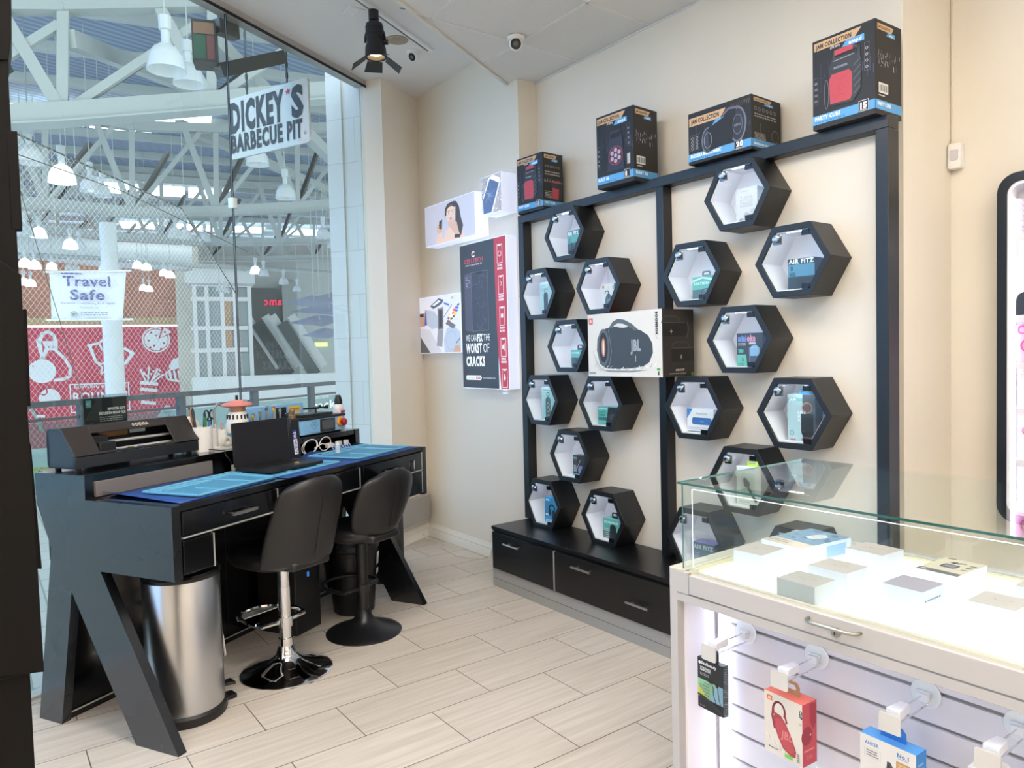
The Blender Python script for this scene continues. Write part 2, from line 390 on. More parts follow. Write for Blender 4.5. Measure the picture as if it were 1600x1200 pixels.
# baseboards, moulded
m_bb = mat('baseboard_paint', 'e6e1d6', .4)
prof = [(0, 0), (.016, 0), (.016, .05), (.012, .06), (.015, .066), (.012, .075), (.006, .088), (.004, .098), (0, .1)]
def baseboard(name, a, b, n):
    m = MB(); a = Vector(a); b = Vector(b); n = Vector(n); vs = []
    for p in (a, b):
        for o_, z in prof: q = p+n*o_; vs.append((q.x, q.y, z))
    k = len(prof); fs = [(i, i+1, k+i+1, k+i) for i in range(k-1)]+[tuple(range(k)), tuple(range(k, 2*k))]
    m.add(vs, fs, m_bb); struct(m, name, origin=(0, 0, 0))
baseboard('baseboard_back', (cA.x-.03, YA-.001, 0), (-3.80, YA-.001, 0), (0, -1, 0))
p = W(2.73, .869); q = W(3.20, .869); baseboard('baseboard_return', p, q, DN)
baseboard('baseboard_side', (XC, YC-.001, 0), (3.0, YC-.001, 0), (0, -1, 0))
# window: head rail, glass panes, silicone joints
M_head = mat('window_head', 'b4afaa', .5)
wh = MB(DESK); wh.box(-3.7, 2.715, WL-.03, WL+.06, 3.458, CEIL+.02, M_head); wh.box(-3.7, 2.715, WL-.034, WL-.03, 3.444, 3.462, M_black2)
wh.box(-3.7, 2.715, WL-.03, WL+.04, -.01, .012, M_alu); struct(wh, 'trim_3')
for i, (a_, b_) in enumerate([(-3.55, -.93), (-.92, 1.392), (1.400, 2.715)]):
    g = MB(DESK); g.box(a_, b_, WL, WL+.012, .012, 3.459, M_wglass); struct(g, 'window_%d' % (i+1))
jn = MB(DESK)
for u in (1.396, -.925): jn.box(u-.004, u+.004, WL+.001, WL+.011, .012, 3.458, mat('dark_joint', '0f1313', .5)); jn.box(u-.0052, u-.0042, WL-.001, WL+.001, .012, 3.458, mat('joint_highlight', '9fb0ae', .4))
jn.box(1.372, 1.420, WL-.02, WL+.03, 1.10, 1.22, M_alu)
jn.rbox(1.375, 1.417, WL-.014, WL+.028, 2.34, 2.40, .01, mat('clear_clip', 'dfe9e8', .2))
struct(jn, 'trim_4')
# room lamps: fluorescent ceiling panels of the shop (outside the frame, over the customers); the first is added to brighten the back wall
M_panel = glow('fff8f1', 10.0)
for i, (x, y) in enumerate([(-2.25, .85), (-1.2, .85), (.2, 1.9), (.2, .2), (1.9, 1.9), (1.9, .2), (-.9, -1.6), (1.4, -1.8)]):
    m = MB(); m.box(x-.3, x+.3, y-.6, y+.6, TILE-.012, TILE-.004, M_panel); m.ring([(x-.32, y-.62), (x+.32, y-.62), (x+.32, y+.62), (x-.32, y+.62)], [(x-.3, y-.6), (x+.3, y-.6), (x+.3, y+.6), (x-.3, y+.6)], TILE-.016, TILE-.002, M_white, 'z')
    one(m, 'ceiling_light_panel', 'unseen square fluorescent ceiling panel, number %s from the window' % ['one', 'two', 'three', 'four', 'five', 'six', 'seven', 'eight'][i], 'ceiling light', 'ceiling light panels')

# ================================================================ THE RINK HALL OUTSIDE
M_truss = mat('truss_paint', 'aeb5b1', .55)
M_trussd = mat('truss_shade_and_cable', '55544d', .6)  # truss paint with the rear struts' shade put into the colour; cables share it
def deck_mat():
    m = mat('corrugated_roof_deck', '8090a4', .5); nt = m.node_tree; b = nt.nodes['Principled BSDF']
    tc = nt.nodes.new('ShaderNodeTexCoord'); wv = nt.nodes.new('ShaderNodeTexWave'); wv.inputs['Scale'].default_value = 1.1
    mp = nt.nodes.new('ShaderNodeMapping'); mp.inputs['Rotation'].default_value = (0, 0, -.25); nt.links.new(tc.outputs['Object'], mp.inputs[0]); nt.links.new(mp.outputs[0], wv.inputs[0])
    cr = nt.nodes.new('ShaderNodeValToRGB'); cr.color_ramp.elements[0].color = (*lin('6f7f93'), 1); cr.color_ramp.elements[1].color = (*lin('93a1b2'), 1); nt.links.new(wv.outputs[0], cr.inputs[0]); nt.links.new(cr.outputs[0], b.inputs['Base Color'])
    return m
M_deck = deck_mat()
# axes of the hall: looking across it
HC = math.radians(-77.5); HF = Vector((math.sin(HC), math.cos(HC), 0)); HR = Vector((math.cos(HC), -math.sin(HC), 0))
def H(s, d, z): return HF*d+HR*s+Vector((0, 0, z))
HM = Matrix(((HR.x, HF.x, 0, 0), (HR.y, HF.y, 0, 0), (0, 0, 1, 0), (0, 0, 0, 1)))   # local (s, d, z)
def HP(px, py, d):     # survey: where the sight line through the pixel meets the plane at hall depth d
    p = atpl(px, py, HF*d, HF); return (p.dot(HR), d, p.z)
rd = MB(HM); rd.box(-20, 60, 6, 66, 11.2, 11.4, M_deck)
for d in range(8, 64, 3): rd.box(-20, 60, d, d+.25, 10.9, 11.2, M_truss)
struct(rd, 'roof_deck')
sk = MB(HM)
M_sky = glow('f4faff', 2.2)
for (d0, d1, ss) in ((31.5, 33.6, [(-5.6, -3.4), (-3.2, -1.0)]), (30.2, 32, [(-.8, 1.2)]), (43.5, 46, [(-4.6, -2.4), (-2.2, .2), (.4, 2.6)]), (55, 57.5, [(-3.8, -1.2), (-.8, 2.2), (3.2, 5.4), (6.6, 9.4)]), (21, 23, [(-6.5, -3.9)])):
    for a_, b_ in ss: sk.box(a_, b_, d0, d1, 10.84, 10.88, M_sky)
struct(sk, 'skylight_panels')
# roof trusses: each bottom chord with a fan of members from every node
def truss(d, xs, ys, th, h, label, step=None):
    root = thing('roof_truss', HM @ Vector((HP(xs[0], ys[0], d)[0], d, HP(xs[0], ys[0], d)[2])), label, 'roof truss', 'roof trusses over the rink')
    B = [HP(x, y, d) for x, y in zip(xs, ys)]
    m = MB(HM)
    for a_, b_ in zip(B, B[1:]):
        m.beam(a_, b_, th*.9, th, M_truss); m.beam(Vector(a_)-Vector((0, 0, th*.5)), Vector(b_)-Vector((0, 0, th*.5)), th*1.3, th*.1, M_truss)
    m.build('bottom_chord', root)
    Tp = [Vector(b)+Vector((.1*i, 0, h)) for i, b in enumerate(B)]
    m = MB(HM)
    for a_, b_ in zip(Tp, Tp[1:]): m.beam(a_, b_, th*.9, th*.9, M_truss)
    m.beam(Tp[0], Tp[0]+(Tp[0]-Tp[1]), th*.9, th*.9, M_truss); m.beam(Tp[-1], Tp[-1]+(Tp[-1]-Tp[-2]), th*.9, th*.9, M_truss)
    m.build('top_chord', root)
    sp = (Vector(B[1])-Vector(B[0])).length if len(B) > 1 else 3.6
    sp = step or sp
    for b in B:
        b = Vector(b); w_ = th*.52
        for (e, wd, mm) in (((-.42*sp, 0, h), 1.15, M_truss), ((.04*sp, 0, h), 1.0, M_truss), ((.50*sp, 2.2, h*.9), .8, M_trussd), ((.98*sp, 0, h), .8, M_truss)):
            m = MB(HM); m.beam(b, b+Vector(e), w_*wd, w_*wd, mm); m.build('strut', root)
    return root
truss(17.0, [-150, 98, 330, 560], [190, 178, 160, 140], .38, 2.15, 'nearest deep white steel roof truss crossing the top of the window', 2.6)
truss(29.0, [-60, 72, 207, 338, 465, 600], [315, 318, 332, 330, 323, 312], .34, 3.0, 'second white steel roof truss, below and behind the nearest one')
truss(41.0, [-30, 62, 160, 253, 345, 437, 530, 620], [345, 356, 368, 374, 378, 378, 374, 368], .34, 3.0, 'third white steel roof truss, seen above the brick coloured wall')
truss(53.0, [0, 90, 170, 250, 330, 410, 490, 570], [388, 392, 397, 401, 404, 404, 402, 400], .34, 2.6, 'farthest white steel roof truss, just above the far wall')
# cross beams between the trusses
for (a_, b_, label) in (((330, 60, 17), (560, 290, 29), 'long white roof beam slanting down to the right behind the hanging sign'), ((105, 60, 17), (330, 150, 29), 'white roof beam running back from the nearest truss'), ((280, 195, 29), (520, 300, 41), 'thin white roof beam between the second and third trusses')):
    A = HP(*a_); B_ = HP(*b_); m = MB(HM); m.beam(A, B_, .3, .34, M_truss); one(m, 'roof_beam', label, 'beam', 'roof beams between the trusses')

# high-bay lamps hanging on rods
M_lampg = mat('lamp_prismatic_glass', 'dfe4e4', .25); M_lampg.node_tree.nodes['Principled BSDF'].inputs['Alpha'].default_value = .62
def bay_lamp(px, py, wpx, lit, label):
    R = .26; dist = 2*R*1250/wpx*(1+.07*(px % 2)); dist = min(dist, 43); dist -= 2.0*((px//11) % 2)*(dist > 30)+3*(py > 445); R = wpx*dist/2500; K = R/.26; c = atd(px, py, dist)
    t = thing('high_bay_lamp', (c.x, c.y, c.z-.2), label, 'hanging lamp', 'high bay lamps over the rink')
    mg = M_lampg if not lit else glow('ffffff', 1.0)
    n = 16 if wpx > 25 else 10
    m = MB(); m.lathe([(a*K, b*K) for a, b in [(.10, .22), (.17, .17), (.235, .05), (.262, -.12), (.27, -.14), (.262, -.14), (.225, .05), (.16, .155), (.09, .2)]], c, mg, n, cap=False); m.build('lamp_shade', t)
    m = MB(); m.lathe([(a*K, b*K) for a, b in [(.045, .2), (.06, .24), (.06, .42), (.085, .43), (.085, .62), (.03, .64)]], c, mat('lamp_ballast', 'bfc6c6', .4), 10); m.build('ballast', t)
    m = MB(); m.cyl((c.x, c.y, c.z+.62*K), (c.x, c.y, 11.22), .012, M_truss, 5); m.build('rod', t)
LP = [(260, 95, 56, 0), (295, 120, 46, 0), (46, 244, 36, 0), (97, 275, 36, 1), (141, 291, 29, 0), (160, 300, 24.5, 0), (446, 302, 32, 0), (402, 248, 36, 0),
      (40, 362, 22, 0), (61, 365, 20.5, 1), (110, 383, 20, 1), (124, 385, 18, 0), (274, 365, 22, 0), (290, 367, 20, 0), (320, 372, 18, 0), (505, 366, 24, 0), (520, 382, 18, 0),
      (39, 412, 17, 1), (54, 415, 17, 1), (81, 417, 15, 1), (37, 441, 14, 1), (48, 443, 14, 1), (215, 415, 15, 1), (229, 418, 15, 1), (256, 427, 14, 1), (266, 430, 14, 1),
      (224, 450, 12, 1), (233, 452, 12, 1), (399, 423, 17, 1), (412, 427, 17, 0), (443, 440, 16, 0), (464, 452, 14, 0), (343, 452, 12, 0), (352, 454, 12, 0), (108, 418, 12, 0), (118, 420, 12, 0)]
names = {0: 'large clear high bay lamp, left one of the nearest pair under the roof truss', 1: 'large clear high bay lamp, right one of the nearest pair under the roof truss', 3: 'brightly lit white high bay lamp hanging below the nearest roof truss',
         2: 'clear high bay lamp hanging at the far left beside the black frame', 6: 'clear high bay lamp hanging below the barbecue sign', 7: 'clear high bay lamp half hidden under the barbecue sign', 4: 'clear high bay lamp, left of the pair between the first and second trusses', 5: 'clear high bay lamp, right of the pair between the first and second trusses'}
far = sorted((l[0], i) for i, l in enumerate(LP) if i not in names); ordn = {i: k for k, (_, i) in enumerate(far)}
for i, l in enumerate(LP):
    k = ordn.get(i)
    bay_lamp(*l, names.get(i) or 'small distant %s high bay lamp, number %d from the left among the small ones' % ('lit white' if l[3] else 'clear glass', k+1))
# ---- far facades, all facing the shop across the rink
def facade(d, x0, y0, x1, y1, m, name, thick=.6, z0=None, z1=None):
    a = HP(x0, y1, d); b = HP(x1, y0, d); mb = MB(HM)
    za = a[2] if z0 is None else z0; zb = b[2] if z1 is None else z1
    mb.box(a[0], b[0], d, d+thick, za, zb, m); return mb, (a[0], b[0], za, zb)
def hface(mb, d, x0, y0, x1, y1):
    """printed face on plane d spanning the surveyed rectangle; local 0..1"""
    a = HP(x0, y1, d); b = HP(x1, y0, d)
    f = Face(mb, H(a[0], d, a[2]), HR, (0, 0, 1), b[0]-a[0], b[2]-a[2], lift=.02)
    f.x0, f.y0, f.x1, f.y1, f.d = x0, y0, x1, y1, d
    def q(px, py):
        p = HP(px, py, d); return ((p[0]-a[0])/f.w, (p[2]-a[2])/f.h)
    f.q = q; return f
M_brick = mat('orange_plaster_wall', 'c88b72', .7, var=(.6, 'b97c64', 3))
M_tan = mat('tan_band', 'c9ad80', .6)
M_mural = mat('red_mural', 'cf4a5e', .5)
mb, r = facade(50, -420, 385, 285, 500, M_brick, 'x', z1=9.2); struct(mb, 'wall_far', origin=H(r[0], 50, 0))
mb, r = facade(49.9, -420, 496, 286, 511, M_tan, 'x', .7); struct(mb, 'trim_5')
# the red mural with its white drawings
root = MB(HM); a = HP(-420, 750, 49.5); a = (a[0], a[1], HP(-60, 750, 49.5)[2]); b = HP(288, 510, 49.5); root.box(a[0], b[0], 49.5, 49.9, a[2]+.9, b[2], M_mural); root.v = root.v; 
root.M = Matrix.Identity(4)
f = hface(root, 49.5, -60, 510, 288, 750); q = f.q; Wt = 'e9eef0'
def L(pts, wd, m=Wt, c=False): f.line([q(*p) for p in pts], wd, m, c)
def Dk(px, py, r, m=Wt, ry=None): c_ = q(px, py); e_ = q(px+r, py); f.disc(c_[0], c_[1], abs(e_[0]-c_[0]), m, ry=None if ry is None else abs(q(px, py+ry)[1]-c_[1]))
L([(75, 545), (66, 560), (62, 535), (66, 522), (75, 518), (84, 524), (88, 536), (87, 547), (101, 560), (110, 575), (109, 588), (101, 592), (86, 594)], .17)
L([(66, 524), (58, 533), (66, 560), (72, 545), (86, 546)], .12)
f.poly([q(*p) for p in ((66, 533), (86, 533), (88, 547), (83, 540), (80, 547), (76, 540), (72, 548))], 'dfe6ea')
Dk(66, 580, 22); Dk(51, 566, 1.6, 'cf4a5e'); Dk(57, 563, 1.6, 'cf4a5e'); Dk(52, 572, 1.6, 'cf4a5e')
Dk(78, 622, 17); f.ring(*q(68, 612), abs(q(74, 612)[0]-q(68, 612)[0]), .06, 'cf4a5e')
L([(140, 540), (150, 565), (157, 570)], .16); L([(138, 540), (155, 536), (163, 530), (175, 530)], .14); L([(163, 545), (178, 547), (196, 545)], .14)
L([(196, 545), (208, 552), (196, 568)], .16); L([(155, 536), (160, 547), (178, 548), (186, 540), (180, 531), (163, 531), (155, 536)], .11)
Dk(141, 541, 3.4); Dk(205, 551, 3.4)
L([(166, 560), (170, 566), (179, 568), (172, 574), (175, 584), (166, 579), (158, 584), (160, 574), (155, 570), (163, 567)], .10, Wt, True)
c_ = q(244, 531); rr = abs(q(266, 531)[0]-c_[0]); f.disc(c_[0], c_[1], rr, Wt); f.ring(c_[0], c_[1], rr*.86, .05, 'cf4a5e')
f.poly([q(*p) for p in ((247, 530), (253, 512), (266, 522))], 'cf4a5e'); f.poly([q(*p) for p in ((250, 528), (257, 511), (268, 519))], Wt)
for x, y in ((236, 520), (232, 532), (241, 540), (252, 545), (244, 524), (256, 536), (258, 519), (235, 543)): Dk(x, y, 1.9, 'cf4a5e')
for k, yy in enumerate((598, 608, 618, 628)): L([(221+k*.5, yy), (245-k, yy+2)], .2)
for (x, y), (x2, y2) in (((228, 596), (220, 578)), ((231, 596), (233, 575)), ((236, 597), (246, 577)), ((238, 598), (254, 586)), ((233, 590), (226, 584)), ((240, 592), (248, 584))): L([(x, y), (x2, y2)], .09); Dk(x2, y2, 2)
for x, y in ((225, 582), (240, 580), (250, 579), (236, 584)): Dk(x, y, 1.7)
Dk(276, 568, 9); Dk(284, 563, 8); Dk(270, 573, 6); L([(265, 580), (268, 594), (286, 596)], .14); L([(266, 578), (259, 584), (262, 592), (268, 594)], .1)
for x in (272, 279, 285): L([(x, 580), (x+3, 593)], .12)
r0, r1 = q(110, 601), q(203, 640); f.line([(r0[0], r0[1]), (r1[0], r0[1]), (r1[0], r1[1]), (r0[0], r1[1])], .07, Wt, True)
p1, p2 = q(117, 607), q(198, 601); f.text('BOWLING & ARCADE', p1[0], p1[1], abs(q(0, 607)[1]-q(0, 602)[1]), Wt, w=p2[0]-p1[0], bold=.02)
p1, p2 = q(115, 622), q(199, 608); f.text('ROUND 1', p1[0], p1[1]-.02, abs(q(0, 622)[1]-q(0, 609)[1]), Wt, w=p2[0]-p1[0], bold=.03)
L([(50, 640), (60, 655), (66, 672)], .2, '8fa39c'); L([(60, 650), (70, 650)], .15); L([(240, 668), (262, 640), (280, 650)], .5, 'dfe9ec')
one(root, 'wall_mural', 'red wall mural with white bowling pin, pizza and arcade drawings across the rink', 'mural')
# beige block walls, lift tower, escalator recess, grey wall
mb, r = facade(49.0, 285, 385, 309, 700, mat('beige_block_wall', 'd8d3c4', .7), 'x', .6, z0=-4.2); struct(mb, 'wall_far_block')
mb, r = facade(54.0, 300, 385, 640, 700, mat('grey_far_wall', 'b9beba', .7), 'x', .4, z0=-4.2); struct(mb, 'wall_far_grey')
t = thing('lift_tower', H(HP(345, 600, 47)[0], 47, -4.2), 'glazed lift tower with white frame and curved canopy across the rink', 'lift tower')
mb = MB(HM)
for x in (302, 321, 345, 365, 388): a = HP(x, 430, 47); b = HP(x+3, 650, 47); mb.box(a[0]-.1, a[0]+.12, 47, 47.25, -4.2, a[2]+.3, M_white)
for y in (444, 467, 513, 548, 597): a = HP(298, y, 47); b = HP(388, y, 47); mb.box(a[0], b[0], 46.95, 47.2, a[2]-.12, a[2]+.12, M_white)
mb.build('frame', t)
mb = MB(HM); a = HP(303, 440, 47); b = HP(386, 440, 47); mb.box(a[0], b[0], 47.3, 47.4, -4.2, a[2], mat('tower_glazing', 'a9b5b4', .25)); mb.build('glazing', t)
mb = MB(HM); a = HP(347, 470, 47); b = HP(363, 543, 47); mb.box(a[0], b[0], 47.1, 47.28, b[2], a[2], mat('plywood_panel', 'c2a07a', .7)); mb.build('wood_panel', t)
a = HP(288, 432, 45.5); b = HP(398, 432, 45.5); mb = MB(HM); n = 10
pts = [(a[0]+(b[0]-a[0])*i/n, a[2]+.55*math.sin(PI*(.15+.7*i/n))) for i in range(n+1)]+[(b[0], a[2]-.35), (a[0], a[2]-.35)]
mb.prism(pts, 45.5, 48.5, mat('tower_canopy', 'd9dbd8', .5), 'y'); mb.build('canopy', t)
mb = MB(HM); a = HP(391, 450, 53.6); b = HP(440, 640, 53.6); mb.box(a[0], b[0], 53.6, 54.0, b[2], a[2], mat('dark_recess', '70746f', .7))
a = HP(440, 440, 53.5); b = HP(470, 640, 53.5); mb.box(a[0], b[0], 53.4, 54, b[2], a[2], mat('recess_side', 'a5aaa5', .7)); struct(mb, 'wall_far_recess')
mb = MB(); f = hface(mb, 53.5, 412, 463, 440, 478); f.text('amc', 1.0, .1, .75, glow('e0475f', .45), w=-.98, bold=.04)
tagm = one(mb, 'cinema_sign', 'small pink cinema lettering over the far escalators', 'sign')
# escalators: two stepped inclines
for k, (x0, y0, x1, y1, lb) in enumerate(((400, 505, 452, 585, 'left far escalator rising behind the lift tower'), (440, 505, 492, 585, 'right far escalator rising beside the grey wall'))):
    A = Vector(HP(x0, y0, 52-3*k)); B_ = Vector(HP(x1, y1, 52-3*k)); t = thing('escalator', HM @ B_, lb, 'escalator', 'far escalators')
    m = MB(HM); m.beam(A, B_, .9, .7, mat('escalator_dark', '5d625f', .5)); m.build('steps', t)
    m = MB(HM); m.box(B_.x-.5, B_.x+.5, B_.y-.3, B_.y+.3, -4.2, B_.z, mat('escalator_dark')); m.build('support', t)
    for s_ in (-.6, .6):
        m = MB(HM); m.beam(A+Vector((s_, 0, .5)), B_+Vector((s_, 0, .5)), .1, .55, mat('escalator_side', 'cdd1ce', .4)); m.build('balustrade', t)
m = MB(HM)
m = MB(HM); a = HP(300, 590, 44); b = HP(640, 622, 44); m.box(a[0], b[0]+10, 44, 44.2, b[2]-1.5, a[2], mat('white_parapet', 'e3e5e2', .5)); struct(m, 'wall_far_parapet')
# hanging kites of perforated metal to the right
for k, (x, y, wd) in enumerate(((490, 470, 1.6), (515, 482, 2.2), (500, 500, 1.8), (530, 462, 1.8), (508, 520, 1.5))):
    c = Vector(HP(x, y, 33+2*k)); wd *= .85; m = MB(HM); m.add([c+Vector((-wd, 0, -.15)), c+Vector((0, .7, .3)), c+Vector((wd, 0, .1)), c+Vector((0, -.7, -.35))], [(0, 1, 2, 3)], mat('lilac_metal_panel', 'b7bac8', .4))
    m.cyl(c, (c.x, c.y, 11.22), .02, M_truss, 4)
    one(m, 'hanging_sculpture', 'pale lilac hanging sculpture, %s of the group at the right of the hall' % ['leftmost', 'middle', 'lower middle', 'top right', 'lowest'][k], 'sculpture', 'hanging sculptures', keep=True)
m = MB(HM); a = HP(492, 535, 53.8); m.box(a[0], a[0]+.9, 53.85, 54.0, a[2]-.3, a[2]+.0, glow('e8ec9a', .5)); one(m, 'menu_sign', 'small pale yellow sign board far across the hall', 'sign')
# white round column and duct
m = MB(); c = Vector(HP(178, 560, 33)); P_ = H(c[0], 33, 0)
m.lathe([(.36, -4.2), (.36, 3.0), (.40, 3.1), (.40, 5.2), (.30, 5.4), (.30, 7.0)], P_, mat('white_column_paint', 'dfe3e2', .4), 20); one(m, 'round_column', 'white round column standing in front of the red mural', 'column')
m = MB(HM); a = HP(-40, 392, 46); b = HP(640, 440, 46); 
m.tube([HP(-40, 395, 44.6), HP(150, 403, 44.6), HP(300, 415, 44.6), HP(420, 420, 44.6), HP(600, 432, 44.6)], .12, M_truss, 8); one(m, 'hall_pipe', 'thin white pipe running along the far wall under the trusses', 'pipe')
m = MB(HM); m.tube([HP(-40, 378, 47), HP(60, 385, 47), HP(170, 398, 47), HP(300, 404, 47)], .75, mat('white_duct', 'd5dad9', .5), 14); one(m, 'air_duct', 'broad pale air duct above the orange wall', 'duct')
# banner on its two rods
t = thing('travel_banner', H(HP(135, 460, 20)[0], 20, HP(135, 497, 20)[2]), 'white hanging sponsor banner with large blue lettering between two rods', 'banner')
mb = MB(); A = HP(77, 426, 20); B_ = HP(197, 424, 20); C_ = HP(192, 499, 20); D_ = HP(80, 499, 20)
def bq(u, v):   # slightly wavy cloth
    p = Vector(A)*(1-u)*(1-v)+Vector(B_)*u*(1-v)+Vector(C_)*u*v+Vector(D_)*(1-u)*v
    return HM @ (p+Vector((0, .05*math.sin(u*9+v*2), 0)))
mb.grid(bq, 14, 8, mat('banner_cloth', 'e6ebef', .7)); mb.build('cloth', t, solid=.01)
mb = MB(); f = hface(mb, 19.88, 77, 424, 197, 499)
f.text('Travel', .19, .68, .2, '5a5f9c', w=.6, bold=.025); f.text('Safe', .27, .40, .2, '5a5f9c', w=.44, bold=.025)
f.line([(.18, .93), (.42, .93)], .03, '5a5f9c')
f.text('Electrical Contracting And Supply', .16, .31, .045, '6d74a8', w=.68); f.text('TravelSafe.net', .38, .22, .035, '6d74a8', w=.24)
f.disc(.31, .1, .045, '8b99a0'); f.ring(.31, .1, .03, .02, 'e6ebef'); f.fine(.40, .78, .07, .15, 2, '7b86a8')
mb.build('printing', t)
for (x0, y0, x1, y1) in ((68, 425, 205, 423), (72, 500, 208, 499)):
    mb = MB(HM); mb.cyl(HP(x0, y0, 20), HP(x1, y1, 20), .025, M_white, 6); mb.build('rod', t)
for x in (90, 185):
    mb = MB(HM); a = HP(x, 424, 20); mb.cyl(a, (a[0], 20, 8.8), .008, M_truss, 4); mb.build('wire', t)
# ice rink and boards, shop level walkway, railing
m = MB(HM); m.box(-40, 40, 8.5, 49.5, -4.4, -4.2, mat('rink_ice', 'e8eeee', .35)); struct(m, 'ground_ice')
m = MB(HM); a = HP(30, 700, 46); m.box(-22, HP(300, 700, 46)[0], 46, 46.2, -4.2, -3.0, M_white); m.box(-22, HP(300, 700, 46)[0], 45.95, 46.0, -4.2, -4.0, flat('e0cf6a')); one(m, 'rink_boards', 'low white rink boards with a yellow kick strip', 'barrier')
def paver_mat():
    m = bpy.data.materials.new('pale_walkway_paving'); m.use_nodes = True; nt = m.node_tree; b = nt.nodes['Principled BSDF']; L_ = nt.links.new
    tc = nt.nodes.new('ShaderNodeTexCoord'); br = nt.nodes.new('ShaderNodeTexBrick'); L_(tc.outputs['Object'], br.inputs['Vector'])
    br.inputs['Scale'].default_value = 1; br.inputs['Mortar Size'].default_value = .006; br.inputs['Brick Width'].default_value = .3; br.inputs['Row Height'].default_value = .15
    br.inputs['Color1'].default_value = (*lin('cfd3cf'), 1); br.inputs['Color2'].default_value = (*lin('c2c8c4'), 1); br.inputs['Mortar'].default_value = (*lin('9aa19e'), 1)
    L_(br.outputs[0], b.inputs['Base Color']); b.inputs['Roughness'].default_value = .5; return m
m = MB(DESK); m.box(-9, 16, WL+.06, 5.75, -.4, -.002, paver_mat()); struct(m, 'floor_walkway', origin=(0, 0, 0))
M_rail = mat('rail_dark_metal', '42474a', .45)
M_railg = glass('rail_glass', 'c9dcda', 1.5)
t = thing('balcony_railing', W(4, 5.5, 0), 'dark metal balcony railing with glass infill outside the window', 'railing')
VR = 5.5
m = MB(DESK); m.box(-8, 15, VR-.05, VR+.05, 1.01, 1.07, M_rail); m.build('top_rail', t)
m = MB(DESK); m.box(-8, 15, VR-.02, VR+.02, .86, .89, M_rail); m.build('lower_rail', t)
posts = []
for px in (129, 283, 398, 487, 545, 620): p = atpl(px, 640, W(0, VR), DN); d_ = p-P0; posts.append(d_.dot(DU))
posts = [-6, -2.5, .6]+posts+[11.5, 14]
for u in posts:
    m = MB(DESK); m.box(u-.055, u+.055, VR-.03, VR+.03, -.002, 1.01, M_rail); m.build('post', t)
for a_, b_ in zip(posts, posts[1:]):
    if b_-a_ > .4:
        m = MB(DESK); m.box(a_+.09, b_-.09, VR-.006, VR+.006, .10, .845, M_railg); m.build('glass_panel', t)
m = MB(); p = atpl(489, 650, W(0, VR-.02), DN); p2 = atpl(518, 629, W(0, VR-.02), DN); f = Face(m, atpl(489, 640, W(0, VR-.02), DN), DU, (0, 0, 1), .62, .2, .004)
f.text('rack.', .0, 0, .62, 'f2f5f5', w=1.0, bold=.03); f.text('NORDSTROM', .0, .82, .2, 'e9eeee', w=.62); m.build('lettering', t)
# safety net beyond the railing
def net_mat():
    m = bpy.data.materials.new('white_safety_netting'); m.use_nodes = True; nt = m.node_tree; nt.nodes.clear(); L_ = nt.links.new
    out = nt.nodes.new('ShaderNodeOutputMaterial'); tc = nt.nodes.new('ShaderNodeTexCoord'); sp = nt.nodes.new('ShaderNodeSeparateXYZ'); L_(tc.outputs['Object'], sp.inputs[0])
    def M_(op, a, b=None):
        n = nt.nodes.new('ShaderNodeMath'); n.operation = op
        for i, v in enumerate((a, b)):
            if v is None: continue
            if isinstance(v, (int, float)): n.inputs[i].default_value = v
            else: L_(v, n.inputs[i])
        return n.outputs[0]
    h = M_('MULTIPLY', sp.outputs[1], 1/.8728)
    lines = []
    for sg in (1, -1):
        a = M_('ADD', M_('MULTIPLY', h, 1.25), M_('MULTIPLY', sp.outputs[2], sg))
        fr = M_('FRACT', M_('MULTIPLY', a, 1/.088)); lines.append(M_('LESS_THAN', fr, .05))
    mk = M_('MAXIMUM', lines[0], lines[1])
    b = nt.nodes.new('ShaderNodeBsdfDiffuse'); b.inputs[0].default_value = (.8, .82, .82, 1); tr = nt.nodes.new('ShaderNodeBsdfTransparent')
    mx = nt.nodes.new('ShaderNodeMixShader'); L_(mk, mx.inputs[0]); L_(tr.outputs[0], mx.inputs[1]); L_(b.outputs[0], mx.inputs[2]); L_(mx.outputs[0], out.inputs[0]); return m
m = MB(DESK)
u1 = (atpl(392, 600, W(0, 6.6), DN)-P0).dot(DU)
m.add([(-4, 6.6, -4.2), (u1, 6.6, -4.2), (u1-.2, 6.6, 2.5), (u1-1.2, 6.6, 3.7), (2.6, 6.6, 4.4), (1.2, 6.6, 4.75), (-4, 6.6, 5.2)], [(0, 1, 2, 3, 4, 5, 6)], net_mat()); o = m.build('safety_net', origin=(0, 0, 0)); tag(o, 'white diamond mesh safety net hung beyond the railing', 'net')
m = MB(DESK)
m.tube([(-4, 6.62, 5.2), (1.2, 6.62, 4.75), (2.6, 6.62, 4.4), (u1-1.2, 6.62, 3.7), (u1-.2, 6.62, 2.5)], .012, M_trussd, 4)
m.tube([(-4, 6.55, 7.4), (1.0, 6.55, 4.3), (3.4, 6.55, 3.95), (5.0, 6.55, 3.75), (u1, 6.55, 3.2)], .006, M_trussd, 4)
m.tube([(3.2, 6.55, 5.2), (4.3, 6.55, 1.0)], .005, M_trussd, 4)
one(m, 'net_cable', 'thin slack support cable of the safety net', 'cable')
